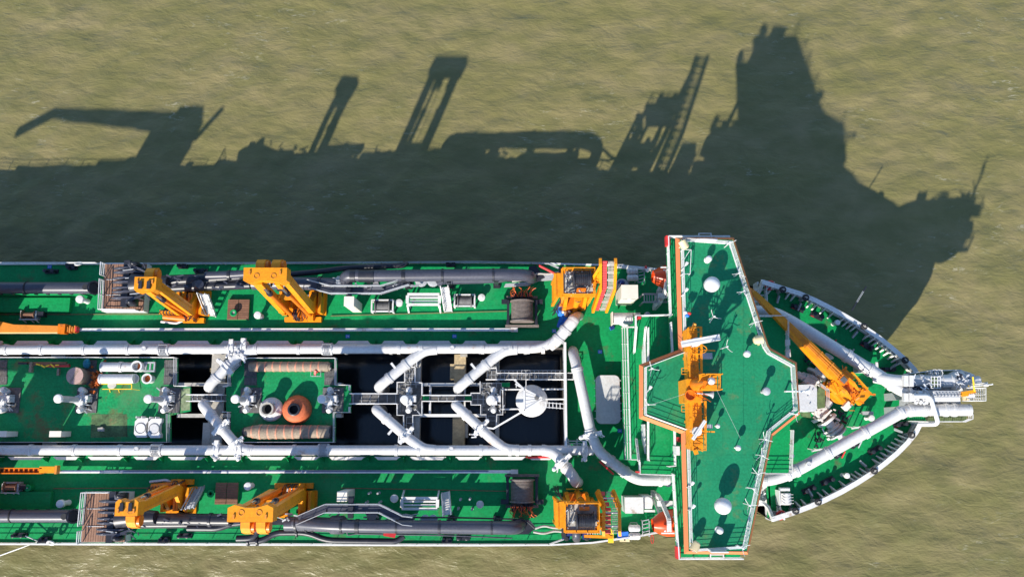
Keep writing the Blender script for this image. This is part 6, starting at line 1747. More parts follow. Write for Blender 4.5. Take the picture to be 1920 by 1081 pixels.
# white beams with orange booms
def long_beam(y, x0, x1, z, label, mt):
    a, b2 = A(x0, y, z), A(x1, y, z)
    t = thing('rail_beam', label, 'beam', (a.x, a.y, ZD))
    MB().box(((a.x + b2.x) / 2, a.y, z), (b2.x - a.x, 0.30, 0.3)).build('beam', mt, t)
    MB().box((b2.x + 0.35, b2.y, z - 0.02), (0.7, 0.42, 0.4)).build('end_block', 'pipe', t)
    for k in range(12): shared('rbl', 'leg', lambda m: m.box((0, 0, 0), (0.2, 0.25, 0.36)), 'deck', t, V(a.x + (k + .5) * (b2.x - a.x) / 12, a.y, ZD + 0.18))
    return t
long_beam(618, 128, 958, 9.0, 'long white rail beam along the shaded upper side of the hopper', 'white')
lb = long_beam(883.5, 104, 958, 9.1, 'long white rail beam along the lower side of the hopper', 'white')
a, b2 = A(106, 882.5, 9.26), A(916, 882.5, 9.26)
MB().box(((a.x + b2.x) / 2, a.y + 0.02, 9.262), (b2.x - a.x, 0.1, 0.02)).build('shade_strip', 'navy', lb)  # shaded upper part of the beam, painted as a dark blue strip
z = 10.0
t = thing('crane_boom', 'tapered orange crane boom resting at the upper rear corner of the scene', 'crane boom', A(60, 614, ZD))
mb = MB()
x = [A(px, 614, z).x for px in (-330, 0, 25, 112)]
yb_ = A(0, 622, z).y
mb.prism([(x[0], yb_), (x[3], yb_ + 0.0), (x[3], yb_ + 0.62), (x[2], yb_ + 0.75), (x[1], yb_ + 1.05), (x[0], yb_ + 1.15)], z - 0.7, z)
mb.build('boom', 'boomor', t)
MB().bar(V(x[0], yb_ - 0.05, z - 0.5), V(x[3], yb_ - 0.05, z - 0.5), 0.1, 0.2).build('edge_strip', 'cream', t)
MB().box(V(x[3] + 0.2, yb_ + 0.32, z - 0.35), (0.7, 0.95, 0.85)).build('boom_head', 'orange2', t)
mb = MB()
for k in range(4): mb.box(V(x[3] + 0.7 + k * 0.24, yb_ + 0.3, z - 0.4), (0.12, 0.75 if k % 2 else 0.5, 0.55))
mb.box(V(x[3] + 1.0, yb_ + 0.3, z - 0.4), (0.9, 0.3, 0.4)); mb.build('tip_rollers', 'boomor', t)
MB().box(V(x[3] + 1.55, yb_ + 0.3, z - 0.4), (0.16, 0.5, 0.6)).build('red_end', 'red', t)
t = thing('crane_boom', 'slatted orange crane boom resting at the lower rear corner of the scene', 'crane boom', A(60, 882, ZD))
x = [A(px, 882, z).x for px in (-330, 78, 104)]
y_ = A(0, 882, z).y
mb = MB()
for s in (-0.24, 0.24): MB().bar(V(x[0], y_ + s, z - 0.2), V(x[1], y_ + s, z - 0.2), 0.1, 0.4).build('side_beam', 'orange2', t)
MB().box(V((x[0] + x[1]) / 2, y_, z - 0.42), (x[1] - x[0], 0.4, 0.06)).build('boom_floor', 'woodd', t)
for k in range(48): shared('bslat', 'slat', lambda m: m.box((0, 0, 0), (0.12, 0.38, 0.14)), 'orange2', t, V(x[1] - 0.4 - k * 0.48, y_, z - 0.2))
MB().box(V(x[1] + 0.5, y_ + 0.1, z - 0.3), (1.5, 0.62, 0.6)).build('boom_head', 'orange', t)
MB().box(V(x[1] + 1.35, y_ + 0.1, z - 0.3), (0.22, 0.8, 0.6)).build('red_end', 'boomor', t)
# little rope winches at the after end
def rope_reel(px, py, label, sy):
    p = A(px, py, ZD + 0.5)
    t = thing('rope_winch', label, 'winch', (p.x, p.y, ZD))
    b = V(p.x, p.y, ZD)
    MB().lathe([(0.5, -0.65), (0.5, -0.6), (0.3, -0.58), (0.32, 0.58), (0.5, 0.6), (0.5, 0.65)], b + V(0, 0, 0.55), (1, 0, 0), 18).build('drum', 'woodd', t)
    mb = MB()
    for s in (-0.75, 0.75): mb.box(b + V(s, 0, 0.4), (0.14, 0.8, 0.8))
    mb.box(b + V(0, -0.45 * sy, 0.3), (1.7, 0.16, 0.5)); mb.build('frame', 'grey', t)
    mb = MB()
    for s in (-0.6, 0.2, 0.7): mb.bar(b + V(s, -0.5, 0.7), b + V(s + 0.15, -0.75, 0.2), 0.08)
    mb.bar(b + V(-0.9, -0.5, 0.72), b + V(0.9, -0.5, 0.72), 0.08)
    mb.build('bracket', 'white', t)
    MB().box(b + V(1.2, 0.05, 0.4), (0.6, 0.5, 0.7)).build('motor', 'black', t)
rope_reel(56, 590, 'little rusty rope winch in the sun patch of the upper rear deck', 1)
rope_reel(22, 913, 'little rusty rope winch at the rear of the lower deck', -1)
p = A(52, 914, ZD + 0.7)
t = thing('green_tank', 'round green tank lid beside the little lower rope winch', 'tank', (p.x, p.y, ZD))
MB().lathe([(0.3, 0), (0.3, 0.6), (0.33, 0.62), (0.33, 0.7)], V(p.x, p.y, ZD), n=20).build('drum', 'deck', t)
MB().lathe([(0.05, 0.7), (0.05, 0.85)], V(p.x, p.y, ZD), n=8).build('knob', 'grey', t)
# hydraulic arms beside the slender gantries
for px, py, sy, w in ((322, 592, 1, 'upper'), (300, 913, -1, 'lower')):
    p = A(px, py, ZD + 0.8)
    t = thing('hydraulic_pack', 'orange hydraulic pack with black hoses at the foot of the %s slender gantry' % w, 'hydraulic unit', (p.x, p.y, ZD))
    b = V(p.x, p.y, ZD)
    MB().tube([b + V(-0.9, 0, 0.5), b + V(1.4, -0.25 * sy, 0.6)], 0.34, 14).build('cylinder', 'orange2', t)
    MB().box(b + V(-0.4, 0.4 * sy, 0.4), (1.8, 0.4, 0.8)).build('block', 'orange', t)
    mb = MB(); rng = random.Random(px)
    for k in range(7): mb.tube(bend([b + V(-1.0 + k * .3, 0.1, 0.9), b + V(-1.1 + k * .35, 0.4 * sy, 1.4), b + V(-0.4 + k * .3, 0.7 * sy, 0.9), b + V(0.2 + k * .2, 0.5 * sy, 0.3)], 0.4, 3), 0.05, 5)
    mb.build('hose', 'black', t)
    MB().tube(bend([b + V(-1.3, -0.5 * sy, 0.2), b + V(0.4, -0.7 * sy, 0.3), b + V(0.9, -0.4 * sy, 0.3), b + V(1.8, -0.5 * sy, 0.2)], 0.4), 0.13, 8).build('pale_pipe', 'white', t)
# ================================================================ FORE MAIN DECK
cabinet(1165, 534.5, 1196, 559, 13.0, ZD, 'beige', 'tall white deck locker with two louvres beside the red slatted ladder', 'deck_locker', 'locker', slots=True)
t = cabinet(1172, 932, 1206, 961, 11.2, ZD, 'white', 'low white deck locker with rounded end on the lower deck near the lifeboat', 'deck_locker', 'locker')
a = A(1214, 941, 11.0)
MB().box(V(a.x, a.y, ZD + 1.2), (0.9, 1.2, 2.4)).lathe([(0.6, 0), (0.6, 2.4), (0.5, 2.5)], V(a.x, a.y, ZD), n=18).build('rounded_end', 'white', t)
MB().bar(A(1208, 957, 10.5), A(1228, 957, 10.5), 0.2, 0.3).build('rail', 'white', t)
def raft(px, py, sy, label):
    p = A(px, py, ZD + 0.9)
    t = thing('liferaft', label, 'life raft', (p.x, p.y, ZD))
    for s in (-0.36, 0.36):
        c = V(p.x, p.y + s, ZD + 0.8)
        cap = MB().lathe([(0.14, -0.58), (0.28, -0.52), (0.34, -0.4), (0.34, 0.4), (0.28, 0.52), (0.14, 0.58)], c, (1, 0, 0), 18).build('canister', 'white', t)
        for q in (-0.3, 0.0, 0.3): MB().lathe([(0.345, -0.03), (0.36, -0.02), (0.36, 0.02), (0.345, 0.03)], c + V(q, 0, 0), (1, 0, 0), 18, False, False).build('band', 'pipe', cap)
    mb = MB()
    for q in (-0.35, 0.35): mb.box(V(p.x + q, p.y, ZD + 0.3), (0.1, 1.5, 0.5))
    mb.box(V(p.x, p.y - sy * 0.85, ZD + 0.4), (0.7, 0.06, 0.06)); mb.build('cradle', 'grey', t)
raft(1186, 514, 1, 'pair of white liferaft canisters in shade on the upper fore deck')
raft(1190, 997, -1, 'pair of white liferaft canisters in sunlight on the lower fore deck')
def rack2(px, py, label):
    p = A(px, py, ZD + 0.9)
    t = thing('raft_rack', label, 'rack', (p.x, p.y, ZD))
    mb = MB()
    for s in (-0.33, 0.33): mb.bar(V(p.x + s, p.y - 0.75, ZD + 0.9), V(p.x + s, p.y + 0.75, ZD + 0.9), 0.08)
    for k in range(5): mb.bar(V(p.x - 0.33, p.y - 0.7 + k * 0.35, ZD + 0.9), V(p.x + 0.33, p.y - 0.55 + k * 0.35, ZD + 0.9), 0.08)
    for s in (-1, 1):
        for q in (-1, 1): mb.bar(V(p.x + s * .33, p.y + q * .72, ZD), V(p.x + s * .33, p.y + q * .72, ZD + 0.9), 0.07)
    mb.build('frame', 'grey', t)
rack2(1202, 517, 'grey ladder rack beside the shaded liferaft canisters')
rack2(1211, 990, 'grey ladder rack beside the sunlit liferaft canisters')
def lifeboat(px, py, z, sy, label, rz):
    c = A(px, py, z)
    t = thing('lifeboat', label, 'lifeboat', (c.x, c.y, z - 1.3))
    m3 = Matrix.Rotation(rz, 3, 'Z')
    L_, B = 3.4, 1.25
    rings = []
    for k in range(13):
        u = -1 + 2 * k / 12
        s = max(0.25, 1 - abs(u) ** 5.0) ** 0.6
        rings.append((u * L_, s))
    mb = MB(); N = 20
    vs = []
    for x, s in rings:
        for j in range(N):
            a = 2 * math.pi * j / N
            y, zz = math.cos(a) * B * s, math.sin(a)
            zz = zz * (1.15 if zz > 0 else 1.2) * (0.45 + 0.55 * s)
            if zz > 0.5: y *= 0.82
            vs.append(c + m3 @ V(x, y, zz))
    mb.add(vs, [[i * N + j, i * N + (j + 1) % N, (i + 1) * N + (j + 1) % N, (i + 1) * N + j] for i in range(12) for j in range(N)], True)
    mb.build('hull', 'boat', t)
    MB().box(c + m3 @ V(-1.2, 0, 1.1), (1.3, 1.2, 0.5), rz).build('canopy', 'boat', t)
    for s in (-0.35, 0.35): MB().box(c + m3 @ V(-0.6 + s, 0.35, 1.38), (0.3, 0.25, 0.05), rz).build('hatch', 'dark', t)
    mb = MB()
    for q in range(2): mb.bar(c + m3 @ V(-2.6, -1.25, 0.05), c + m3 @ V(2.6, -1.25, 0.05), 0.05); mb.bar(c + m3 @ V(-2.6, 1.25, 0.05), c + m3 @ V(2.6, 1.25, 0.05), 0.05)
    mb.build('grab_line', 'white', t)
    d = thing('davit', 'white lifeboat davit arms holding the %s lifeboat' % ('shaded upper' if sy > 0 else 'sunlit lower'), 'davit', (c.x, c.y - sy * 1.5, ZD))
    for q in (-2.2, 2.2):
        mb = MB()
        o = c + m3 @ V(q, 0, 0)
        pts = bend([V(o.x - 0.5, o.y - sy * 2.6, ZD), V(o.x - 0.3, o.y - sy * 2.3, ZD + 3.0), V(o.x, o.y - sy * 0.6, c.z + 2.0), V(o.x, o.y + sy * 0.4, c.z + 1.7)], 1.0, 5)
        for a, b2 in zip(pts, pts[1:]): mb.bar(a, b2, 0.34, 0.4)
        mb.build('arm', 'white', d)
    mb = MB()
    e = c + m3 @ V(-2.9, 0, 0)
    for k in range(3): mb.bar(V(e.x + 0.25 * k, e.y - sy * 2.6, ZD + 0.6), V(e.x + 0.5 + 0.25 * k, e.y + sy * 0.5, c.z + 0.9), 0.16)
    mb.bar(V(e.x, e.y + sy * 0.6, c.z + 1.6), V(e.x + 3.5, e.y + sy * 0.6, c.z + 1.6), 0.12); mb.bar(V(e.x, e.y - sy * 1.9, c.z), V(e.x + 4, e.y - sy * 1.9, c.z), 0.5, 0.25)
    mb.build('frame', 'white', d)
lifeboat(1288, 522, 12.2, 1, 'orange lifeboat half hidden under the shaded upper bridge wing', R(-4))
lifeboat(1291, 976, 12.2, -1, 'orange lifeboat half hidden under the sunlit lower bridge wing', R(6))
# grated platform in front of the upper lifeboat
t = thing('boarding_platform', 'grey grated boarding platform in the shade below the upper lifeboat', 'platform', A(1232, 558, ZD))
a, b2 = A(1206, 551, 11.0), A(1270, 566, 11.0)
mb = MB()
for y in (a.y, b2.y): mb.bar(V(a.x, y, 11), V(b2.x, y, 11), 0.14, 0.25)
mb.build('side_beam', 'grey', t)
for k in range(13): shared('bpb', 'rung', lambda m: m.box((0, 0, 0), (0.07, abs(a.y - b2.y), 0.12)), 'grey', t, V(a.x + 0.1 + k * (b2.x - a.x) / 13, (a.y + b2.y) / 2, 11))
mb = MB()
for x in (a.x, b2.x - 0.3):
    for y in (a.y, b2.y): mb.bar(V(x, y, ZD), V(x, y, 11), 0.12)
mb.build('leg', 'grey', t)
# white drum tank on the fore deck
a, b2 = A(1148, 597, 10.6), A(1196, 597, 10.6)
t = thing('white_tank', 'lying white tank with rows of bolts beside the bridge house rail', 'tank', (a.x, a.y, ZD))
MB().lathe([(0.5, 0), (0.56, 0.03), (0.56, 1.9), (0.5, 1.95)], a + V(0.1, 0, -0.2), (1, 0, 0), 22).build('drum', 'white', t)
MB().box(lerp(a, b2, 0.5) + V(0.1, 0.45, -0.3), (2.9, 0.3, 0.6)).box(a + V(-0.02, 0, -0.2), (0.1, 1.25, 1.2)).build('frame', 'beige', t)
mb = MB()
for k in range(14):
    for s in (-1, 1): mb.box(a + V(0.15 + k * 0.13, s * 0.45, 0.12), (0.05, 0.05, 0.06))
mb.build('bolt_row', 'grey', t)
MB().lathe([(0.2, 0), (0.32, 0.1), (0.32, 0.7), (0.2, 0.8)], A(1212, 592, 10.6), n=14).build('valve_body', 'grey', t)
MB().bar(A(1200, 598, 10.8), A(1250, 600, 10.8), 0.3).build('pipe', 'grey', t)
mb = MB(); mb.ball(A(1172, 606, 9.8), 0.5, 14, (1.3, 0.6, 0.5)); mb.build('filler_dome', 'white', t)
mb = MB()
for k in range(5): mb.bar(A(1168 + k * 2.6, 607, 9.6), A(1168 + k * 2.6, 616, 8.7), 0.05)
mb.build('drain_pipe', 'beam', t)
p = A(1148, 614, ZD + 0.5)
t = thing('blue_bin', 'small blue bin on the green fore deck below the white tank', 'bin', (p.x, p.y, ZD))
MB().box(V(p.x, p.y, ZD + 0.25), (0.4, 0.34, 0.5), 0.4).build('bin', 'blue', t)
MB().box(V(p.x, p.y, ZD + 0.52), (0.44, 0.38, 0.05), 0.4).build('lid', 'navy', t)
p = A(1222, 1002, ZD + 0.5)
t = thing('blue_drum_row', 'dark blue box at the lower deck edge beside the sunlit liferaft', 'box', A(1167, 1001, ZD))
q = A(1167, 1001, ZD + 0.4); MB().box(V(q.x, q.y, ZD + 0.4), (1.0, 0.6, 0.8)).build('body', 'navy', t); MB().box(V(q.x, q.y, ZD + 0.82), (1.06, 0.66, 0.06)).build('lid', 'blue', t)
q = A(1171, 1011, ZD - 0.2); t = thing('fender_board', 'beige board hanging outside the lower deck edge', 'board', q); MB().box(q, (0.95, 0.35, 0.2)).build('board', 'cream', t)
MB().lathe([(0.08, 0), (0.08, 0.02)], q + V(0, 0, 0.11), n=10).build('hole', 'dark', t)
q = A(1163, 499, ZD + 0.3); t = thing('fender_board', 'pale grey board hanging outside the upper deck edge', 'board', q); MB().box(q, (0.8, 0.4, 0.2)).build('board', 'white', t); MB().lathe([(0.08, 0), (0.08, 0.02)], q + V(0, 0, 0.11), n=10).build('hole', 'dark', t)
p = A(1168, 533, ZD + 1.0)
t = thing('capstan', 'grey round capstan with blue cover behind the tall white deck locker', 'capstan', (p.x, p.y, ZD))
MB().lathe([(0.7, 0), (0.7, 0.5), (0.6, 0.55), (0.6, 0.8)], V(p.x, p.y, ZD), n=24).build('drum', 'grey', t)
MB().ball(V(p.x - 0.15, p.y + 0.2, ZD + 1.0), 0.3, 10, (1.2, 0.9, 0.6)).build('cover', 'navy', t)
MB().box(V(p.x - 0.05, p.y - 0.1, ZD + 1.0), (0.3, 0.2, 0.2)).build('red_cap', 'red', t)
p = A(1211, 502, ZD + 0.9)
for x, y, mt, nm, lb in ((1211, 503, 'red', 'flag_roll', 'rolled pink and red flag on the upper rail near the lifeboat'), (1223, 509, 'cream', 'rope_coil', 'pale coiled rope on the upper rail beside the lifeboat')):
    p = A(x, y, ZD + 1.0); t = thing(nm, lb, nm.split('_')[0], p)
    MB().ball(p, 0.22, 10, (0.7, 1.5, 0.7)).build('roll', mt, t)
    MB().lathe([(0.1, -0.04), (0.24, -0.03), (0.24, 0.03), (0.1, 0.04)], p + V(0.1, -0.2, 0.1), (0.3, 0.2, 1), 12).build('loop', 'white', t)
p = A(1223, 1010, ZD + 0.2); t = thing('rope_loop', 'thin red rope loop hanging over the lower deck edge by the lifeboat', 'rope', p)
MB().tube([p + V(math.cos(a) * 0.13, math.sin(a) * 0.4, 0) for a in [x * 0.42 for x in range(16)]], 0.035, 5).build('loop', 'red', t)
# blue tarpaulin heap
p = A(1058, 592, ZD)
t = thing('blue_tarpaulin', 'crumpled blue tarpaulin heap with a brown bundle at the foot of the raised elbow', 'tarpaulin', p)
mb = MB(); rng = random.Random(11)
N = 15
vs = []
for i in range(N):
    for j in range(N):
        x, y = (i / (N - 1) - .5) * 2, (j / (N - 1) - .5) * 2
        r = min(1, math.hypot(x, y))
        a = math.atan2(y, x)
        k = 1 + 0.18 * math.sin(a * 3 + 1) + 0.1 * math.sin(a * 5)
        h = max(0.02, (1 - r ** 2) * 0.95 * (0.75 + 0.35 * math.sin(5 * x + 2) * math.cos(6 * y)) + rng.uniform(-.05, .05))
        vs.append(p + V(x * 0.72 * k, y * 1.0 * k, h))
mb.add(vs, [[i * N + j, (i + 1) * N + j, (i + 1) * N + j + 1, i * N + j + 1] for i in range(N - 1) for j in range(N - 1)], False)
mb.build('tarpaulin', 'blue', t)
q = p + V(0.12, 0.08, 0.95)
MB().ball(q, 0.25, 10, (0.9, 1.5, 0.6)).build('bundle', 'hose', t)
MB().ball(q + V(-0.3, 0.2, 0.0), 0.16, 8).ball(q + V(0.33, 0.25, -0.1), 0.17, 8).build('white_rag', 'white', t)
# big white hatch
z = 9.5
cpx = [A(x, y, z) for x, y in ((1117, 703.5), (1161, 703.5), (1161, 793.5), (1117, 793.5))]
x0, x1, y0, y1 = cpx[0].x, cpx[1].x, cpx[2].y, cpx[0].y
r = 0.5
poly = [(cx + r * math.cos(a0 + k * math.pi / 12), cy + r * math.sin(a0 + k * math.pi / 12)) for cx, cy, a0 in ((x1 - r, y1 - r, 0), (x0 + r, y1 - r, math.pi / 2), (x0 + r, y0 + r, math.pi), (x1 - r, y0 + r, 1.5 * math.pi)) for k in range(7)]
t = thing('white_hatch', 'big white hatch cover with rounded corners on the green fore deck', 'hatch', ((x0 + x1) / 2, (y0 + y1) / 2, ZD))
MB().prism(poly, ZD, z - 0.12).build('coaming', 'deck', t)
MB().prism([((x - (x0 + x1) / 2) * 1.02 + (x0 + x1) / 2, (y - (y0 + y1) / 2) * 1.01 + (y0 + y1) / 2) for x, y in poly], z - 0.1, z).build('cover', 'pipe', t)
for k in range(6):
    for s in (x0 - 0.06, x1 + 0.06): shared('cleat', 'cleat', lambda m: m.box((0, 0, 0), (0.22, 0.08, 0.1)), 'white', t, V(s, y0 + 0.5 + k * (y1 - y0 - 1) / 5, z - 0.08))
MB().box(V((x0 + x1) / 2, (y0 + y1) / 2 + 0.1, z + 0.02), (0.05, 0.5, 0.04)).build('handle', 'grey', t)
# ================================================================ BOW
ZBP = 14.2
M['lgrey'] = paint('pale_grey_paint', (0.52, 0.53, 0.55), 0.45, 0.1, 0.8, (0.3, 0.26, 0.22), 0.4, 0.7, fine=0.08)
line_pipe('wide white bow pipe in the shade of the orange bow crane', [(1385, 583, 12.6), (1448, 584, 12.7), (1490, 606, 12.8), (1652, 706, 13.1), (1700, 738, ZBP), (1758, 742, ZBP)], 0.60,
    [(1588, 668, 13.0), (1631, 693, 13.1), (1674, 721, 13.6), (1703, 738, ZBP)], rad=2.0, n=28)
line_pipe('upper white bow pipe leading straight to the tip platform', [(1640, 706, 13.0), (1676, 714, ZBP - 0.2), (1770, 714, ZBP)], 0.58, [(1700, 714, ZBP), (1727, 714, ZBP)], rad=1.4)
line_pipe('long white bow pipe in full sun running to the lower bow nozzle', [(1350, 901, 12.2), (1432, 901, 12.4), (1468, 893, 12.5), (1500, 878, 12.7), (1690, 772, ZBP), (1708, 768, ZBP), (1814, 768, ZBP)], 0.55,
    [(1432, 901, 12.4), (1476, 889, 12.5), (1492, 881, 12.6), (1553, 849, 13.1), (1622, 811, 13.6), (1689, 773, ZBP), (1706, 768, ZBP), (1732, 768, ZBP), (1772, 768, ZBP), (1788, 768, ZBP)], rad=1.6,
    stubs=[(1516, 869, 13.5)])
# nozzle mouths
for x, y, zz, r, w in ((1816, 768, ZBP, 0.5, 'lower'),):
    p = A(x, y, zz)
    t = thing('pipe_mouth', 'dark open mouth ring at the end of the lowest bow pipe', 'pipe mouth', p)
    MB().lathe([(r, -0.1), (r * 1.12, -0.05), (r * 1.12, 0.12), (r * 0.9, 0.12)], p, (1, 0, 0), 22, cap=False).build('ring', 'pipe', t)
    MB().lathe([(r * 0.9, 0.06), (r * 0.9, 0.08)], p, (1, 0, 0), 22).build('bore', 'dark', t)
# bow coupling
t = thing('bow_coupling', 'white and grey bow discharge coupling with clamps and nozzle at the tip', 'coupling', A(1770, 730, 10))
MB().lathe([(0.62, 0), (0.62, 0.8), (0.7, 0.85), (0.7, 1.0), (0.56, 1.05), (0.56, 1.6)], A(1764, 714, ZBP), (1, 0, 0), 22).build('coupling_pipe', 'pipe', t)
cn = MB().lathe([(0.62, 0), (0.95, 0.7), (0.98, 1.2), (0.7, 1.5), (0.7, 1.85), (0.78, 1.9), (0.78, 2.05), (0.5, 2.1), (0.42, 2.75), (0.46, 2.8), (0.46, 2.92)], A(1778, 713, ZBP - 0.3), (1, 0, -0.03), 24).build('nozzle', 'pipe', t)
MB().lathe([(0.3, 0), (0.3, 0.12)], A(1814, 712, ZBP + 0.2), (0, -0.1, 1), 16).build('inspection_cover', 'suction', cn)
MB().bar(A(1796, 703, 14.8), A(1803, 706, 14.8), 0.5, 0.2).build('black_block', 'black', t)
a, b2 = A(1750, 733, 15.3), A(1802, 752, 15.3)
MB().box(((a.x + b2.x) / 2, (a.y + b2.y) / 2, 14.6), (b2.x - a.x, abs(a.y - b2.y), 1.2)).build('bow_beam', 'white', t)
mb = MB()
for k in range(9):
    x = a.x + (b2.x - a.x) * k / 8
    mb.bar(V(x, a.y + 0.02, 15.35), V(x + 0.35, a.y - 0.5, 15.35), 0.06); mb.bar(V(x + 0.35, a.y - 0.5, 15.35), V(x + 0.7, a.y + 0.02, 15.35), 0.06)
mb.bar(V(a.x, a.y, 15.35), V(b2.x, a.y, 15.35), 0.08).bar(V(a.x, a.y - 0.52, 15.35), V(b2.x, a.y - 0.52, 15.35), 0.08)
mb.build('lattice_rail', 'grey', t)
rc = A(1770, 768, 14.1)
loop = [rc + V(-math.cos(q * math.pi / 14) * 1.9, 0, -math.sin(q * math.pi / 14) * 2.1) for q in range(15)]
MB().tube(loop, 0.42, 12).build('shadow_loop', 'white', t)  # unseen loop added under the pipe to cast the hooked bow shadow
for x, y0, y1 in ((1697, 704, 724), (1697, 737, 752), (1707, 704, 724), (1707, 737, 752)):
    c0, c1 = A(x, y0, 14.9), A(x, y1, 14.9)
    MB().bar(c0, c1, 0.38, 0.5).build('clamp', 'white', t)
mb = MB(); rng = random.Random(21)
for k in range(70):
    x, y = rng.choice(((rng.uniform(1708, 1745), rng.uniform(706, 732)), (rng.uniform(1710, 1742), rng.uniform(736, 756)), (rng.uniform(1795, 1815), rng.uniform(700, 728))))
    p = A(x, y, rng.uniform(14.6, 15.1))
    mb.bar(p, p + V(rng.uniform(-.5, .5), rng.uniform(-.4, .4), rng.uniform(-.1, .35)), rng.uniform(.04, .13))
mb.build('fitting', 'lgrey', t)
mb = MB()
for k in range(26):
    p = A(rng.uniform(1690, 1745), rng.uniform(722, 735), rng.uniform(14.2, 14.7))
    mb.bar(p, p + V(rng.uniform(-.8, .8), rng.uniform(-.2, .2), rng.uniform(-.1, .2)), rng.uniform(.05, .14))
mb.build('hose', 'black', t)
mb = MB()
for k in range(30):
    p = A(rng.uniform(1712, 1745), rng.uniform(734, 757), rng.uniform(14.8, 15.3))
    mb.box(p, (rng.uniform(.1, .4), rng.uniform(.1, .3), rng.uniform(.1, .3)), rng.uniform(0, 2))
mb.build('bolted_plate', 'white', t)
p = A(1738, 728, 13.8)
# bow walkways: upper side, tip basket, lower side
t = thing('bow_walkway', 'railed green walkway along the upper side of the bow pipes', 'walkway', A(1740, 700, 12.2))
MB().prism([tuple(A(x, y, 13.2).xy) for x, y in ((1694, 700), (1744, 695), (1790, 694), (1812, 704), (1795, 706), (1696, 706))], 13.1, 13.2).build('floor', 'olive', t)
railing(t, [A(1694, 701, 13.2), A(1744, 695.5, 13.2), A(1790, 694.5, 13.2), A(1816, 704, 13.2)], 'white', 1.0, 3, 0.8, 0.035)
rs = MB()
for q in (1750, 1758):
    p = A(q, 699, 14.4)
    for k in range(5): rs.tube([p + V(math.cos(a) * 0.32, math.sin(a) * 0.32, -0.9 + k * 0.3) for a in [x * 0.63 for x in range(11)]], 0.035, 4, False)
    for k in range(6): rs.bar(p + V(math.cos(k * 1.05) * 0.32, math.sin(k * 1.05) * 0.32, -1.0), p + V(math.cos(k * 1.05) * 0.32, math.sin(k * 1.05) * 0.32, 0.4), 0.04)
rs.build('ladder_cage', 'white', t)
fl = MB()
for x in (1746, 1752, 1758, 1763): fl.bar(A(x, 705, 15.1), A(x, 727, 15.1), 0.07)
for y in (706, 713, 720, 727): fl.bar(A(1745, y, 15.1), A(1764, y, 15.1), 0.06)
fl.build('cross_ladder', 'white', t)
MB().prism([tuple(A(x, y, 14.9).xy) for x, y in ((1746, 706), (1758, 706), (1758, 727), (1746, 727))], 14.86, 14.9).build('cross_floor', 'olive', t)
t = thing('tip_basket', 'white wire basket platform with orange beam at the extreme bow tip', 'platform', A(1820, 738, 13.2))
bk = MB()
for x in range(1806, 1840, 4): bk.bar(A(x, 728, 14.6), A(x, 751, 14.6), 0.05)
for y in (728, 734, 740, 746, 751): bk.bar(A(1804, y, 14.6), A(1838, y, 14.6), 0.05)
bk.build('wire_floor', 'white', t)
railing(t, [A(1804, 727.5, 14.6), A(1838, 727.5, 14.6), A(1838, 751.5, 14.6), A(1804, 751.5, 14.6)], 'white', 0.9, 3, 0.7, 0.035)
MB().bar(A(1803, 737, 15.4), A(1828, 733, 15.4), 0.28, 0.3).bar(A(1802, 741, 15.4), A(1815, 740, 15.4), 0.2).build('orange_beam', 'orange', t)
MB().bar(A(1824, 706, 16.2), A(1827, 733, 15.8), 0.1).bar(A(1816, 722, 15.2), A(1818, 729, 15.2), 0.08).build('yellow_pole', 'yellow', t)
MB().bar(A(1812, 744, 15.2), A(1826, 741, 15.2), 0.32).build('roller', 'white', t)
MB().box(A(1810, 743, 15.1), (0.5, 0.7, 0.2)).build('board', 'cream', t)
mb = MB()
for dx, dy, h in ((0, 0, 3.6), (0.25, 0.2, 2.4)):
    p = A(1818, 724, 15.2) + V(dx, dy, 0); mb.tube([p, p + V(0, 0, h)], 0.07, 6)
mb.lathe([(0.1, 2.3), (0.16, 2.4), (0.16, 2.8), (0.1, 2.9)], A(1818, 724, 15.2), n=12)
mb.build('bow_light_mast', 'white', t)
t = thing('bow_walkway', 'railed green stair walkway along the lower side of the bow pipes', 'walkway', A(1740, 785, 12.2))
gb = MB()
for x in range(1738, 1812, 4): gb.bar(A(x, 779, 13.15), A(x, 789, 13.15), 0.06)
for y in (779, 781.5, 784, 786.5, 789): gb.bar(A(1736, y, 13.18), A(1812, y, 13.18), 0.07)
gb.build('grating_bars', 'olive', t)
for k in range(9): shared('bst', 'step', lambda m: m.box((0, 0, 0), (0.22, 0.55, 0.06)), 'deck', t, lerp(A(1702, 784, 10.3), A(1735, 784, 13.1), (k + .5) / 9))
railing(t, [A(1737, 790, 13.2), A(1800, 790, 13.2), A(1813, 785, 13.2), A(1813, 776, 13.2)], 'white', 1.0, 3, 0.8, 0.035)
railing(t, [A(1702, 780, 10.4), A(1736, 779, 13.2)], 'white', 0.9, 2, 0.8, 0.035)
railing(t, [A(1702, 789, 10.4), A(1736, 790, 13.2)], 'white', 0.9, 2, 0.8, 0.05)
t = thing('bow_support_pipe', 'thin bent white pipe crossing over the bow pipes near the tip', 'pipe', A(1750, 760, 13.2))
MB().tube(bend([A(1712, 742, 15.5), A(1744, 742, 15.5), A(1760, 795, 14.8), A(1722, 795, 13.6)], 0.5), 0.2, 12).build('pipe', 'white', t)
mb = MB()
for q in ((1700, 716), (1740, 716), (1700, 741), (1700, 768), (1735, 768), (1790, 768), (1790, 714), (1790, 742), (1755, 742)):
    p = A(*q, ZBP)
    if q[0] <= 1710: mb.box(V(p.x, p.y, (ZB + ZBP) / 2 - 0.2), (0.3, 0.7, ZBP - ZB - 0.4))
mb.box(A(1752, 741, 12.8), (4.6, 3.0, 0.5)); mb.bar(A(1690, 741, 10), A(1735, 741, 12.7), 2.2, 0.5)
mb.build('cantilever', 'grey', t)
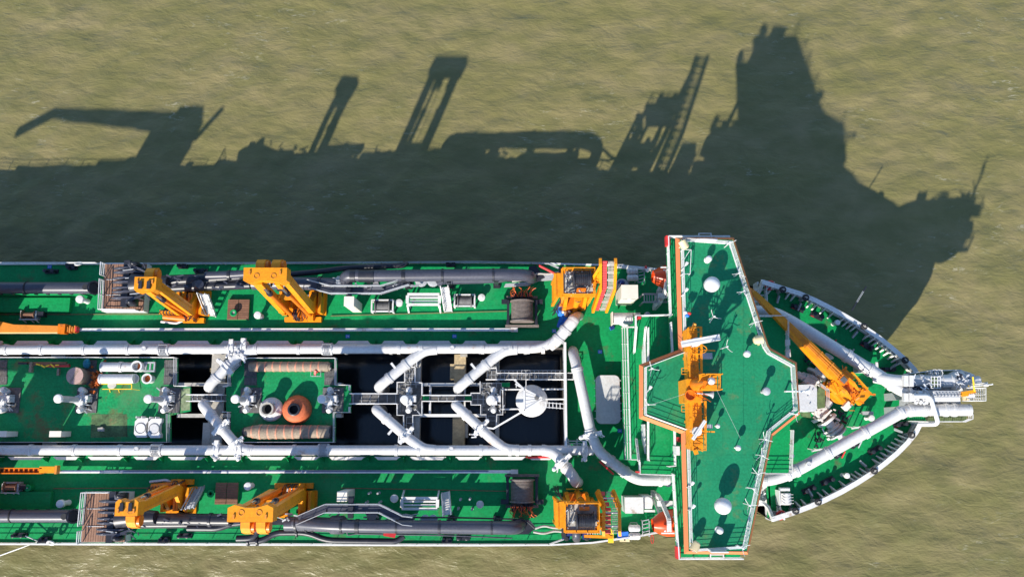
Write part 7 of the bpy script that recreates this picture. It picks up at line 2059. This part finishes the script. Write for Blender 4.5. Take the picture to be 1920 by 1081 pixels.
# orange bow crane
pv = A(1587, 729, 13.6)
t = thing('bow_crane', 'orange deck crane on the bow with its long boom stretched toward the bridge', 'crane', (pv.x, pv.y, ZB))
MB().lathe([(1.15, 0), (1.15, 0.2), (0.95, 0.4), (0.95, 1.6)], V(pv.x, pv.y, ZB), n=26).build('pedestal', 'orange2', t)
tip = A(1409, 545, 15.2)
d = (V(tip.x, tip.y, 0) - V(pv.x, pv.y, 0)).normalized(); s = V(-d.y, d.x, 0)
root = V(pv.x, pv.y, 14.0) - d * 0.2
MB().lathe([(1.15, 0), (1.15, 0.35)], V(pv.x, pv.y, ZB + 1.7) - d * 0.3, n=26).build('slew_ring', 'orange', t)
tw_ = MB()
o = [(-1.45, -0.85), (-1.45, 0.2), (-1.05, 0.9), (0.5, 0.9), (0.95, 0.65), (0.95, -0.6), (0.2, -0.95), (-0.9, -1.1)]
tw_.prism([((pv + d * x + s * y).x, (pv + d * x + s * y).y) for x, y in o], ZB + 2.05, ZB + 2.9)
tw_.build('turntable', 'orange', t)
mb = MB()
for q in (-0.55, 0.55): mb.plate([pv + d * 1.5 + s * q + V(0, 0, -0.8), pv + d * 1.7 + s * q + V(0, 0, 0.9), pv + d * 0.2 + s * q + V(0, 0, 1.2), pv - d * 1.4 + s * q + V(0, 0, 0.2), pv - d * 1.6 + s * q + V(0, 0, -0.8)], s, 0.2)
mb.build('jib_bracket', 'orange', t)
bo = MB()
r0 = pv + d * 0.6 + V(0, 0, 0.5)
L_ = (tip - r0).length
prof = [(0, 0.45, 0.5), (0.1, 0.55, 0.65), (0.35, 0.48, 0.6), (0.7, 0.34, 0.44), (0.96, 0.22, 0.3), (1.0, 0.17, 0.22)]
vs = []
for u, hw, hh in prof:
    c = lerp(r0, tip, u)
    vs += [c + s * hw + V(0, 0, hh), c - s * hw + V(0, 0, hh), c - s * hw * 0.9 - V(0, 0, hh), c + s * hw * 0.9 - V(0, 0, hh)]
fs = [[i * 4 + j, i * 4 + (j + 1) % 4, (i + 1) * 4 + (j + 1) % 4, (i + 1) * 4 + j] for i in range(len(prof) - 1) for j in range(4)] + [[3, 2, 1, 0], [len(vs) - 4, len(vs) - 3, len(vs) - 2, len(vs) - 1]]
bo.add(vs, fs)
boom = bo.build('boom', 'orange', t)
mb = MB()
for q in (-0.25, 0.0, 0.2): mb.bar(lerp(r0, tip, 0.05) + s * q + V(0, 0, 0.83), lerp(r0, tip, 0.62) + s * q * 0.6 + V(0, 0, 0.6), 0.05, 0.06)
for u in (0.18, 0.3, 0.42): mb.bar(lerp(r0, tip, u) + s * 0.5 + V(0, 0, 0.8), lerp(r0, tip, u) - s * 0.5 + V(0, 0, 0.8), 0.06, 0.06)
mb.build('cable_tray', 'boomor', boom)
MB().lathe([(0.3, -0.12), (0.3, 0.12)], tip + V(0, 0, 0), s, 16).build('tip_sheave', 'boomor', boom)
MB().box(pv + d * 1.1 + s * 0.0 + V(0, 0, 1.3), (0.75, 0.75, 0.25), math.atan2(d.y, d.x)).build('sheave_box', 'orange2', t)
MB().box(pv + d * 1.1 + V(0, 0, 1.45), (0.5, 0.5, 0.08), math.atan2(d.y, d.x)).build('dark_cover', 'grate', t)
cab = pv + d * 1.5 - s * 1.35 + V(0, 0, 0.3)
for nm, off_, sz, mt in (('winch_box', d * 1.0 + s * 0.85 + V(0, 0, 0.2), (1.15, 0.6, 0.7), 'orange'), ('winch_box', d * 0.9 - s * 0.9 + V(0, 0, 0.3), (1.2, 0.6, 0.6), 'orange'), ('hydraulic_box', -d * 0.2 + V(0, 0, 0.2), (1.6, 1.1, 0.7), 'orange2'), ('control_box', -d * 1.0 + s * 1.25 + V(0, 0, 0.25), (0.55, 0.75, 0.6), 'beige'), ('counterweight', -d * 1.4 - s * 0.5 + V(0, 0, 0.1), (0.9, 1.6, 0.6), 'orange')):
    MB().box(pv + off_, sz, math.atan2(d.y, d.x)).build(nm, mt, t)
a = pv - d * 0.2 - s * 1.25 + V(0, 0, 0.7)
railing(t, [pv + d * 0.9 - s * 1.25 + V(0, 0, 0.2), pv - d * 1.1 - s * 1.1 + V(0, 0, 0.2)], 'orange', 0.9, 3, 0.8, 0.035)
railing(t, [pv + d * 1.5 + s * 0.7 + V(0, 0, 0.3), pv + d * 0.3 + s * 1.2 + V(0, 0, 0.3)], 'orange', 0.9, 3, 0.8, 0.035)
mb = MB(); rng = random.Random(9)
for k in range(40):
    p = pv + d * rng.uniform(-1.7, 1.6) + s * rng.uniform(-1.2, 1.3) + V(0, 0, rng.uniform(0.4, 0.9))
    mb.bar(p, p + d * rng.uniform(-.4, .4) + s * rng.uniform(-.4, .4) + V(0, 0, rng.uniform(-.2, .3)), rng.uniform(.05, .16))
mb.build('pipework', 'orange2', t)
a, b2 = pv + d * 1.0 - V(0, 0, 0.2), lerp(r0, tip, 0.3) - V(0, 0, 0.6)
MB().tube([a, b2], 0.2, 12).build('luffing_cylinder', 'orange2', t)
# windlasses
def windlass(px, py, rz, label):
    p = A(px, py, ZB + 1.0)
    t = thing('windlass', label, 'windlass', (p.x, p.y, ZB))
    m3 = Matrix.Rotation(rz, 3, 'Z')
    b = V(p.x, p.y, ZB)
    def Q(x, y, z): return b + m3 @ V(x, y, z)
    ax = m3 @ V(1, 0, 0)
    MB().box(Q(0, 0, 0.2), (3.2, 1.8, 0.3), rz).build('bed', 'deck', t)
    MB().lathe([(0.5, -0.5), (0.75, -0.48), (0.75, -0.4), (0.45, -0.38), (0.45, 0.3), (0.75, 0.32), (0.75, 0.42)], Q(0.3, 0, 1.0), ax, 22).build('rope_drum', 'pipe', t)
    MB().lathe([(0.5, 0.5), (0.95, 0.55), (0.95, 0.75), (0.6, 0.8), (0.6, 0.95), (0.95, 1.0), (0.95, 1.15)], Q(0.3, 0, 1.0), ax, 22).build('chain_wheel', 'grey', t)
    for sgn, x in ((1, 1.75), (-1, -1.6)):
        MB().lathe([(0.42, -0.32), (0.3, -0.1), (0.28, 0.05), (0.45, 0.3), (0.45, 0.36)], Q(x, 0, 1.0), ax * sgn, 18).build('warping_head', 'white', t)
    for x in (-0.75, 1.35, 0.72):
        mb = MB()
        mb.plate([Q(x, -1.0, 0.35), Q(x, 1.0, 0.35), Q(x, 0.45, 1.6), Q(x, -0.45, 1.6)], ax, 0.22); mb.lathe([(0.42, -0.16), (0.42, 0.16)], Q(x, 0, 1.15), ax, 16)
        mb.build('bearing_cheek', 'white', t)
    mb = MB(); mb.lathe([(1.02, -0.12), (1.02, 0.12)], Q(-0.25, 0, 1.05), ax, 22); mb.build('brake_cover', 'white', t)
    MB().box(Q(-1.2, 0.1, 0.8), (0.8, 1.2, 1.0), rz).build('gearbox', 'white', t)
    MB().lathe([(0.28, 0), (0.36, 0.05), (0.36, 0.8), (0.2, 0.9)], Q(-1.2, 0.7, 0.9), m3 @ V(-0.2, 1, 0), 14).build('motor', 'white', t)
    mb = MB(); rng = random.Random(px)
    for k in range(34):
        q = Q(rng.uniform(-1.8, 1.5), rng.uniform(-1.1, 1.1), rng.uniform(.7, 1.7))
        mb.bar(q, q + V(rng.uniform(-.4, .4), rng.uniform(-.4, .4), rng.uniform(-.3, .3)), rng.uniform(.05, .18))
    mb.build('fitting', 'white', t)
    mb = MB()
    for k in range(24):
        q = Q(rng.uniform(0.0, 1.1), rng.uniform(-2.3, -0.9) if k % 2 else rng.uniform(.9, 1.8), rng.uniform(.2, .9))
        mb.bar(q, q + V(rng.uniform(-.4, .4), rng.uniform(-.4, .4), rng.uniform(-.2, .3)), rng.uniform(.08, .2))
    mb.build('anchor_chain', 'black', t)
windlass(1533, 698, R(52), 'white and black windlass partly under the orange bow crane boom')
windlass(1553, 791, R(-52), 'white and black windlass in the open between bow crane and lower bow pipe')
# white deckhouse in front of the bridge
z = 14.2
o = [A(x, y, z) for x, y in ((1470, 722), (1520, 720), (1527, 722), (1531, 728), (1531, 766), (1527, 771), (1518, 771), (1494, 769), (1470, 769))]
t = thing('deckhouse', 'small white deckhouse with rounded front standing before the bridge', 'deckhouse', (o[4].x - 1, o[4].y + 1, ZB))
MB().prism([(p.x, p.y) for p in o], ZD, z - 0.1).build('wall', 'white', t)
MB().prism([(p.x + 0.04 * (1 if p.x > o[0].x + 1 else 0), p.y) for p in o], z - 0.096, z).build('roof', 'pipe', t)
mb = MB()
for x, y in ((1517, 728), (1523, 731), (1514, 742), (1518, 757)): mb.lathe([(0.05, 0), (0.05, 0.15)], A(x, y, z), n=8)
mb.build('roof_bolt', 'grey', t)
MB().prism([tuple(A(x, y, 12.5).xy) for x, y in ((1532, 722), (1540, 726), (1547, 731), (1547, 764), (1533, 766))], 12.4, 12.5).build('side_platform', 'olive', t)
railing(t, [A(1532, 720, 12.5), A(1547, 731, 12.5), A(1547, 764, 12.5)], 'grey', 1.0, 3, 1.2, 0.035)
MB().prism([tuple(A(x, y, 12.5).xy) for x, y in ((1502, 773), (1519, 773), (1521, 783), (1502, 780))], 12.4, 12.5).build('side_platform', 'olive', t)
railing(t, [A(1498, 718, 12.5), A(1512, 719, 12.5)], 'grey', 1.0, 3, 1.0, 0.035)
# life buoys, vents, box with red letter and other small bow things
BV = 'small white vents on the bow deck'
vent(1571, 604, 1.3, 0.27, 'small white vent on the shaded upper bow deck by the bulwark', BV, ZB)
vent(1589, 891, 1.3, 0.27, 'small white vent on the sunlit lower bow deck by the bulwark', BV, ZB)
vent(1635, 783, 1.3, 0.30, 'small white vent between the crane shadow and the lower bow pipe', BV, ZB)
vent(1486, 854, 1.3, 0.20, 'tiny white vent in front of the lower bridge platform', BV, ZB)
p = A(1621, 688, ZB + 1.2)
t = thing('bow_box', 'white box with a red letter beside the wide shaded bow pipe', 'box', (p.x, p.y, ZB))
MB().box(V(p.x, p.y, ZB + 0.6), (1.25, 1.0, 1.2)).build('body', 'white', t)
lt = MB()
q = V(p.x + 0.22, p.y - 0.05, ZB + 1.215)
for dx, dy, w_, h_ in ((-0.12, 0, 0.06, 0.36), (0.02, 0.15, 0.26, 0.06), (0.02, 0.0, 0.22, 0.06), (0.02, -0.15, 0.26, 0.06), (0.13, 0.08, 0.05, 0.16)): lt.box(q + V(dx, dy, 0), (w_, h_, 0.02))
lt.build('red_letter', 'red', t)
fr = MB()
for s_ in (-0.25, 0.25): fr.bar(V(p.x + 0.6, p.y + s_, ZB + 1.0), V(p.x + 1.3, p.y + s_, ZB + 1.0), 0.1)
fr.bar(V(p.x + 1.3, p.y - 0.5, ZB + 1.0), V(p.x + 1.3, p.y + 0.5, ZB + 1.0), 0.22); fr.build('side_frame', 'white', t)
p = A(1627, 774, ZB + 0.8)
t = thing('bow_bench', 'grey flat bench box on the bow deck beside the small white vent', 'box', (p.x, p.y, ZB))
MB().box(V(p.x, p.y, ZB + 0.75), (1.05, 0.34, 0.3)).build('top', 'grey', t)
mb = MB()
for s_ in (-0.4, 0.4): mb.bar(V(p.x + s_, p.y, ZB), V(p.x + s_, p.y, ZB + 0.6), 0.1)
mb.build('leg', 'grey', t)
for x, y, k in ((1612, 801, 0), (1537, 843, 1)):
    p = A(x, y, ZB + 1.5)
    t = thing('pipe_stanchion', ('white three legged stanchion above the lower bow pipe', 'white three legged stanchion near the bend of the lower bow pipe')[k], 'stanchion', (p.x, p.y, ZB))
    mb = MB()
    for s_ in (-0.6, 0, 0.6): mb.bar(V(p.x + s_, p.y + 0.1, ZB), V(p.x + s_, p.y, ZB + 1.5), 0.08)
    mb.build('leg', 'white', t)
    MB().bar(V(p.x - 0.8, p.y - 0.1, ZB + 1.5), V(p.x + 0.7, p.y + 0.15, ZB + 1.5), 0.14, 0.1).build('top_bar', 'white', t)
def roller(px, py, rz, label):
    p = A(px, py, ZT)
    t = thing('bow_roller', label, 'fairlead', (p.x, p.y, ZB), 'black roller fairleads set in the bow bulwark')
    b = V(p.x, p.y, ZB)
    MB().lathe([(0.2, 0), (0.2, 1.40)], b, n=14).build('post', 'grey', t)
    MB().lathe([(0.27, 1.40), (0.33, 1.43), (0.33, 1.62), (0.26, 1.67), (0.12, 1.67), (0.10, 1.70)], b, n=22).build('roller', 'rubber', t)
    MB().box(b + V(0, 0, 1.71), (0.34, 0.07, 0.05), rz).box(b + V(0.02, 0, 1.715), (0.07, 0.2, 0.06), rz).build('cap_bar', 'beam', t)
    m3 = Matrix.Rotation(rz, 3, 'Z')
    MB().bar(b + m3 @ V(0, -0.4, 0.5), b + m3 @ V(0, -1.1, 0.1), 0.16, 0.5).build('gusset', 'grey', t)
for x, y, a, w in ((1467, 543, -10, 'nearest the bridge on the upper bulwark'), (1510, 558, -20, 'second along the shaded upper bulwark'), (1619, 612, -35, 'in the sunlit stretch of the upper bulwark'), (1696, 675, -50, 'beside the upper bow walkway'),
                (1491, 957, 190, 'nearest the bridge on the lower bulwark'), (1533, 940, 200, 'second along the lower bulwark'), (1638, 882, 220, 'midway along the curve of the lower bulwark'), (1708, 815, 240, 'close to the lower bow walkway')):
    roller(x, y, R(a), 'black roller fairlead ' + w)
for x, y, w in ((1444, 535, 'upper'), (1464, 965, 'lower')):
    p = A(x, y, ZT - 0.5)
    t = thing('lifebuoy', 'red and white lifebuoy at the after corner of the %s bow bulwark' % w, 'lifebuoy', p)
    MB().lathe([(0.26, -0.08), (0.46, -0.09), (0.52, 0), (0.46, 0.09), (0.26, 0.08), (0.2, 0)], p, (0.1, -0.4, 1), 20, cap=False).build('ring', 'red', t)
    for k in range(4): shared('lbband', 'band', lambda m: m.box((0, 0, 0), (0.12, 0.36, 0.2)), 'white', t, p + V(math.cos(k * 1.57 + .7) * 0.36, math.sin(k * 1.57 + .7) * 0.36, 0), k * 1.57 + .7 + 1.57)
p = A(1472, 932, ZB + 0.8)
t = thing('rope_reel', 'white covered rope reel on the lower bow deck behind the bridge corner', 'reel', (p.x, p.y, ZB))
b = V(p.x, p.y, ZB)
MB().lathe([(0.55, -0.55), (0.6, -0.5), (0.6, 0.5), (0.55, 0.55)], b + V(0, -0.1, 0.7), (0, 1, 0), 20).build('drum', 'white', t)
mb = MB()
for k in range(4): mb.bar(b + V(-0.55, -0.5 + k * 0.27, 1.3), b + V(0.65, -0.5 + k * 0.27, 1.25), 0.04)
mb.box(b + V(-0.62, 0, 0.6), (0.1, 1.4, 1.2)).bar(b + V(-0.6, 0.75, 1.0), b + V(0.4, 0.75, 1.0), 0.25).box(b + V(0, 0.8, 0.7), (0.9, 0.3, 0.6)); mb.build('frame', 'white', t)
# ladders and struts at the after corners of the bow deck
t = thing('bow_stair', 'white stair with rails from main deck up to the lower bow deck corner', 'stair', A(1446, 935, ZD))
a, b2 = A(1440, 910, ZD), A(1452, 966, ZB + 0.3)
for s_ in (-0.35, 0.35): MB().bar(a + V(s_, 0, 0.1), b2 + V(s_, 0, 0.1), 0.1, 0.3).build('stringer', 'white', t)
for k in range(12): shared('bstp', 'step', lambda m: m.box((0, 0, 0), (0.7, 0.22, 0.05)), 'grey', t, lerp(a, b2, (k + .5) / 12))
railing(t, [a + V(0.45, 0, 0), b2 + V(0.45, 0, 0)], 'white', 1.0, 3, 0.8, 0.04)
MB().box(A(1432, 928, ZD + 0.4), (1.1, 1.9, 0.8)).build('landing', 'white', t)
mb = MB(); rng = random.Random(4)
for k in range(12):
    q = A(rng.uniform(1424, 1442), rng.uniform(912, 942), ZD + 0.9); mb.bar(q, q + V(rng.uniform(-.5, .5), rng.uniform(-.6, .6), rng.uniform(0, .3)), 0.1)
mb.build('pipework', 'white', t)
mb = MB()                                            # swept bulwark from bridge to bow shoulder
pp = bend([A(1400, 938, 9.6), A(1428, 939, 9.6), A(1440, 950, 10.2), A(1450, 974, 11.2)], 1.0, 6)
for a_, b_ in zip(pp, pp[1:]): mb.bar(a_, b_, 0.26, 0.5)
mb.build('shoulder_bulwark', 'white', ship)
mb = MB()
pp = bend([A(1400, 560, 9.6), A(1418, 556, 9.6), A(1424, 545, 10.2), A(1430, 527, 11.2)], 1.0, 6)
for a_, b_ in zip(pp, pp[1:]): mb.bar(a_, b_, 0.26, 0.5)
mb.build('shoulder_bulwark', 'white', ship)
t = thing('bow_stair', 'white ladder frame in shade at the upper after corner of the bow deck', 'stair', A(1425, 560, ZD))
for y in (545, 555, 566, 576): MB().bar(A(1402, y, 10.0), A(1432, y - 2, 10.0), 0.16).build('rung', 'white', t)
railing(t, [A(1431, 532, ZB), A(1434, 580, ZB)], 'white', 1.0, 3, 1.0, 0.04)
cabinet(1472, 637, 1481, 646, 13.2, ZB, 'white', 'white ventilation box stack at the front of the upper bridge platform', 'vent_box', 'vent box')
cabinet(1473, 655, 1482, 668, 13.2, ZB, 'white', 'lower white ventilation box stack in front of the bridge platform', 'vent_box', 'vent box')
for x, y in ((1476, 616), (1555, 645), (1562, 642), (1590, 662), (1548, 852), (1598, 832), (1480, 825)):
    pass
for k, (x, y, rd) in enumerate(((1557, 643, True), (1590, 661, False), (1572, 655, False), (1573, 852, True), (1604, 833, False))):
    p = A(x, y, ZB + 0.6)
    t = thing('chain_stopper', ('black chain stopper with a red handle under the shaded bow pipe', 'black chain stopper in the sun patch beside the shaded bow pipe', 'small black fitting between the two upper chain stoppers', 'black chain stopper with rusty handle below the lower bow pipe', 'small black fitting at the edge of the lower bow pipe')[k], 'chain stopper', (p.x, p.y, ZB))
    MB().box(V(p.x, p.y, ZB + 0.25), (0.8, 0.5, 0.5), R(35)).build('base', 'black', t)
    MB().lathe([(0.2, 0.5), (0.22, 0.8), (0.12, 0.9)], V(p.x - 0.1, p.y, ZB), n=12).build('post', 'black', t)
    MB().bar(V(p.x + 0.2, p.y - 0.3, ZB + 0.7), V(p.x + 0.5, p.y + 0.35, ZB + 0.9), 0.12).build('handle', 'red' if rd else 'grey', t)
# boom stick lying out over the water at the shaded bow
t = thing('outrigger_pole', 'thin dark pole with lattice pale middle pointing out over the shaded water', 'pole', A(1600, 580, ZT))
a, b2 = A(1597, 582, 11.0), A(1624, 537, 11.0)
for u0, u1 in ((0, 0.35), (0.8, 1)): MB().bar(lerp(a, b2, u0), lerp(a, b2, u1), 0.12).build('pole', 'black', t)
mb = MB()
for s_ in (-0.07, 0.07): mb.bar(lerp(a, b2, 0.33) + V(s_, 0, 0), lerp(a, b2, 0.82) + V(s_, 0, 0), 0.03)
for k in range(9): mb.bar(lerp(a, b2, 0.35 + k * 0.05) + V(-.09 * (-1) ** k, 0, 0.02), lerp(a, b2, 0.38 + k * 0.05) + V(.09 * (-1) ** k, 0, 0.02), 0.03)
mb.build('lattice', 'grey', t)
# ================================================================ DECK CRANE STANDING JUST BEYOND THE PICTURE (it throws the long jib shadow)
zt = 18.6
base = A(372, 205, 0) - V(0.72, 1.48, 0) * zt
jt = A(30, 250, 0) - V(0.72, 1.48, 0) * 15.4 + V(0, 0, 15.4)
def deck_crane(bx, by, label):
    t = thing('deck_crane', label, 'crane', (bx, by, ZD), 'deck cranes aft of the picture')
    MB().lathe([(1.6, 0), (1.5, 0.6), (1.4, 5.2)], V(bx - 3.6, by, ZD), n=24).box(V(bx - 4.6, by, ZD + 2.2), (5.2, 4.2, 4.4)).build('pedestal', 'orange', t)
    MB().box(V(bx - 1.2, by, ZD + 6.6), (4.2, 3.4, 3.0)).box(V(bx - 0.4, by, ZD + 8.8), (2.8, 2.4, 1.6)).bar(V(bx + 1.6, by, ZD + 7.5), V(bx + 2.8, by, ZD + 10.2), 0.35).build('crane_house', 'orange', t)
    ja = V(bx - 2.0, by - 0.8, 18.0)
    jt = V(bx - 19.0, by + 1.8, 15.4)
    kn = lerp(ja, jt, 0.84) + V(0, 0, 1.5)
    mb = MB()
    for a_, b_, h0, h1 in ((ja, kn, 1.5, 0.55), (kn, jt, 0.6, 0.5)):
        for s_ in (-1,):
            y_ = V(0, 0.36, 0)
            vs = [a_ + y_ + V(0, 0, h0 / 2), a_ - y_ + V(0, 0, h0 / 2), a_ - y_ - V(0, 0, h0 / 2), a_ + y_ - V(0, 0, h0 / 2), b_ + y_ + V(0, 0, h1 / 2), b_ - y_ + V(0, 0, h1 / 2), b_ - y_ - V(0, 0, h1 / 2), b_ + y_ - V(0, 0, h1 / 2)]
            mb.add(vs, [[0, 1, 2, 3], [7, 6, 5, 4], [0, 4, 5, 1], [1, 5, 6, 2], [2, 6, 7, 3], [3, 7, 4, 0]])
    mb.build('jib', 'orange', t)
deck_crane(base.x, base.y, 'orange deck crane aft on the upper side with long jib pointing to the stern')
deck_crane(base.x + 1.0, 2 * YC - base.y, 'orange deck crane aft on the lower side with long jib pointing to the stern')
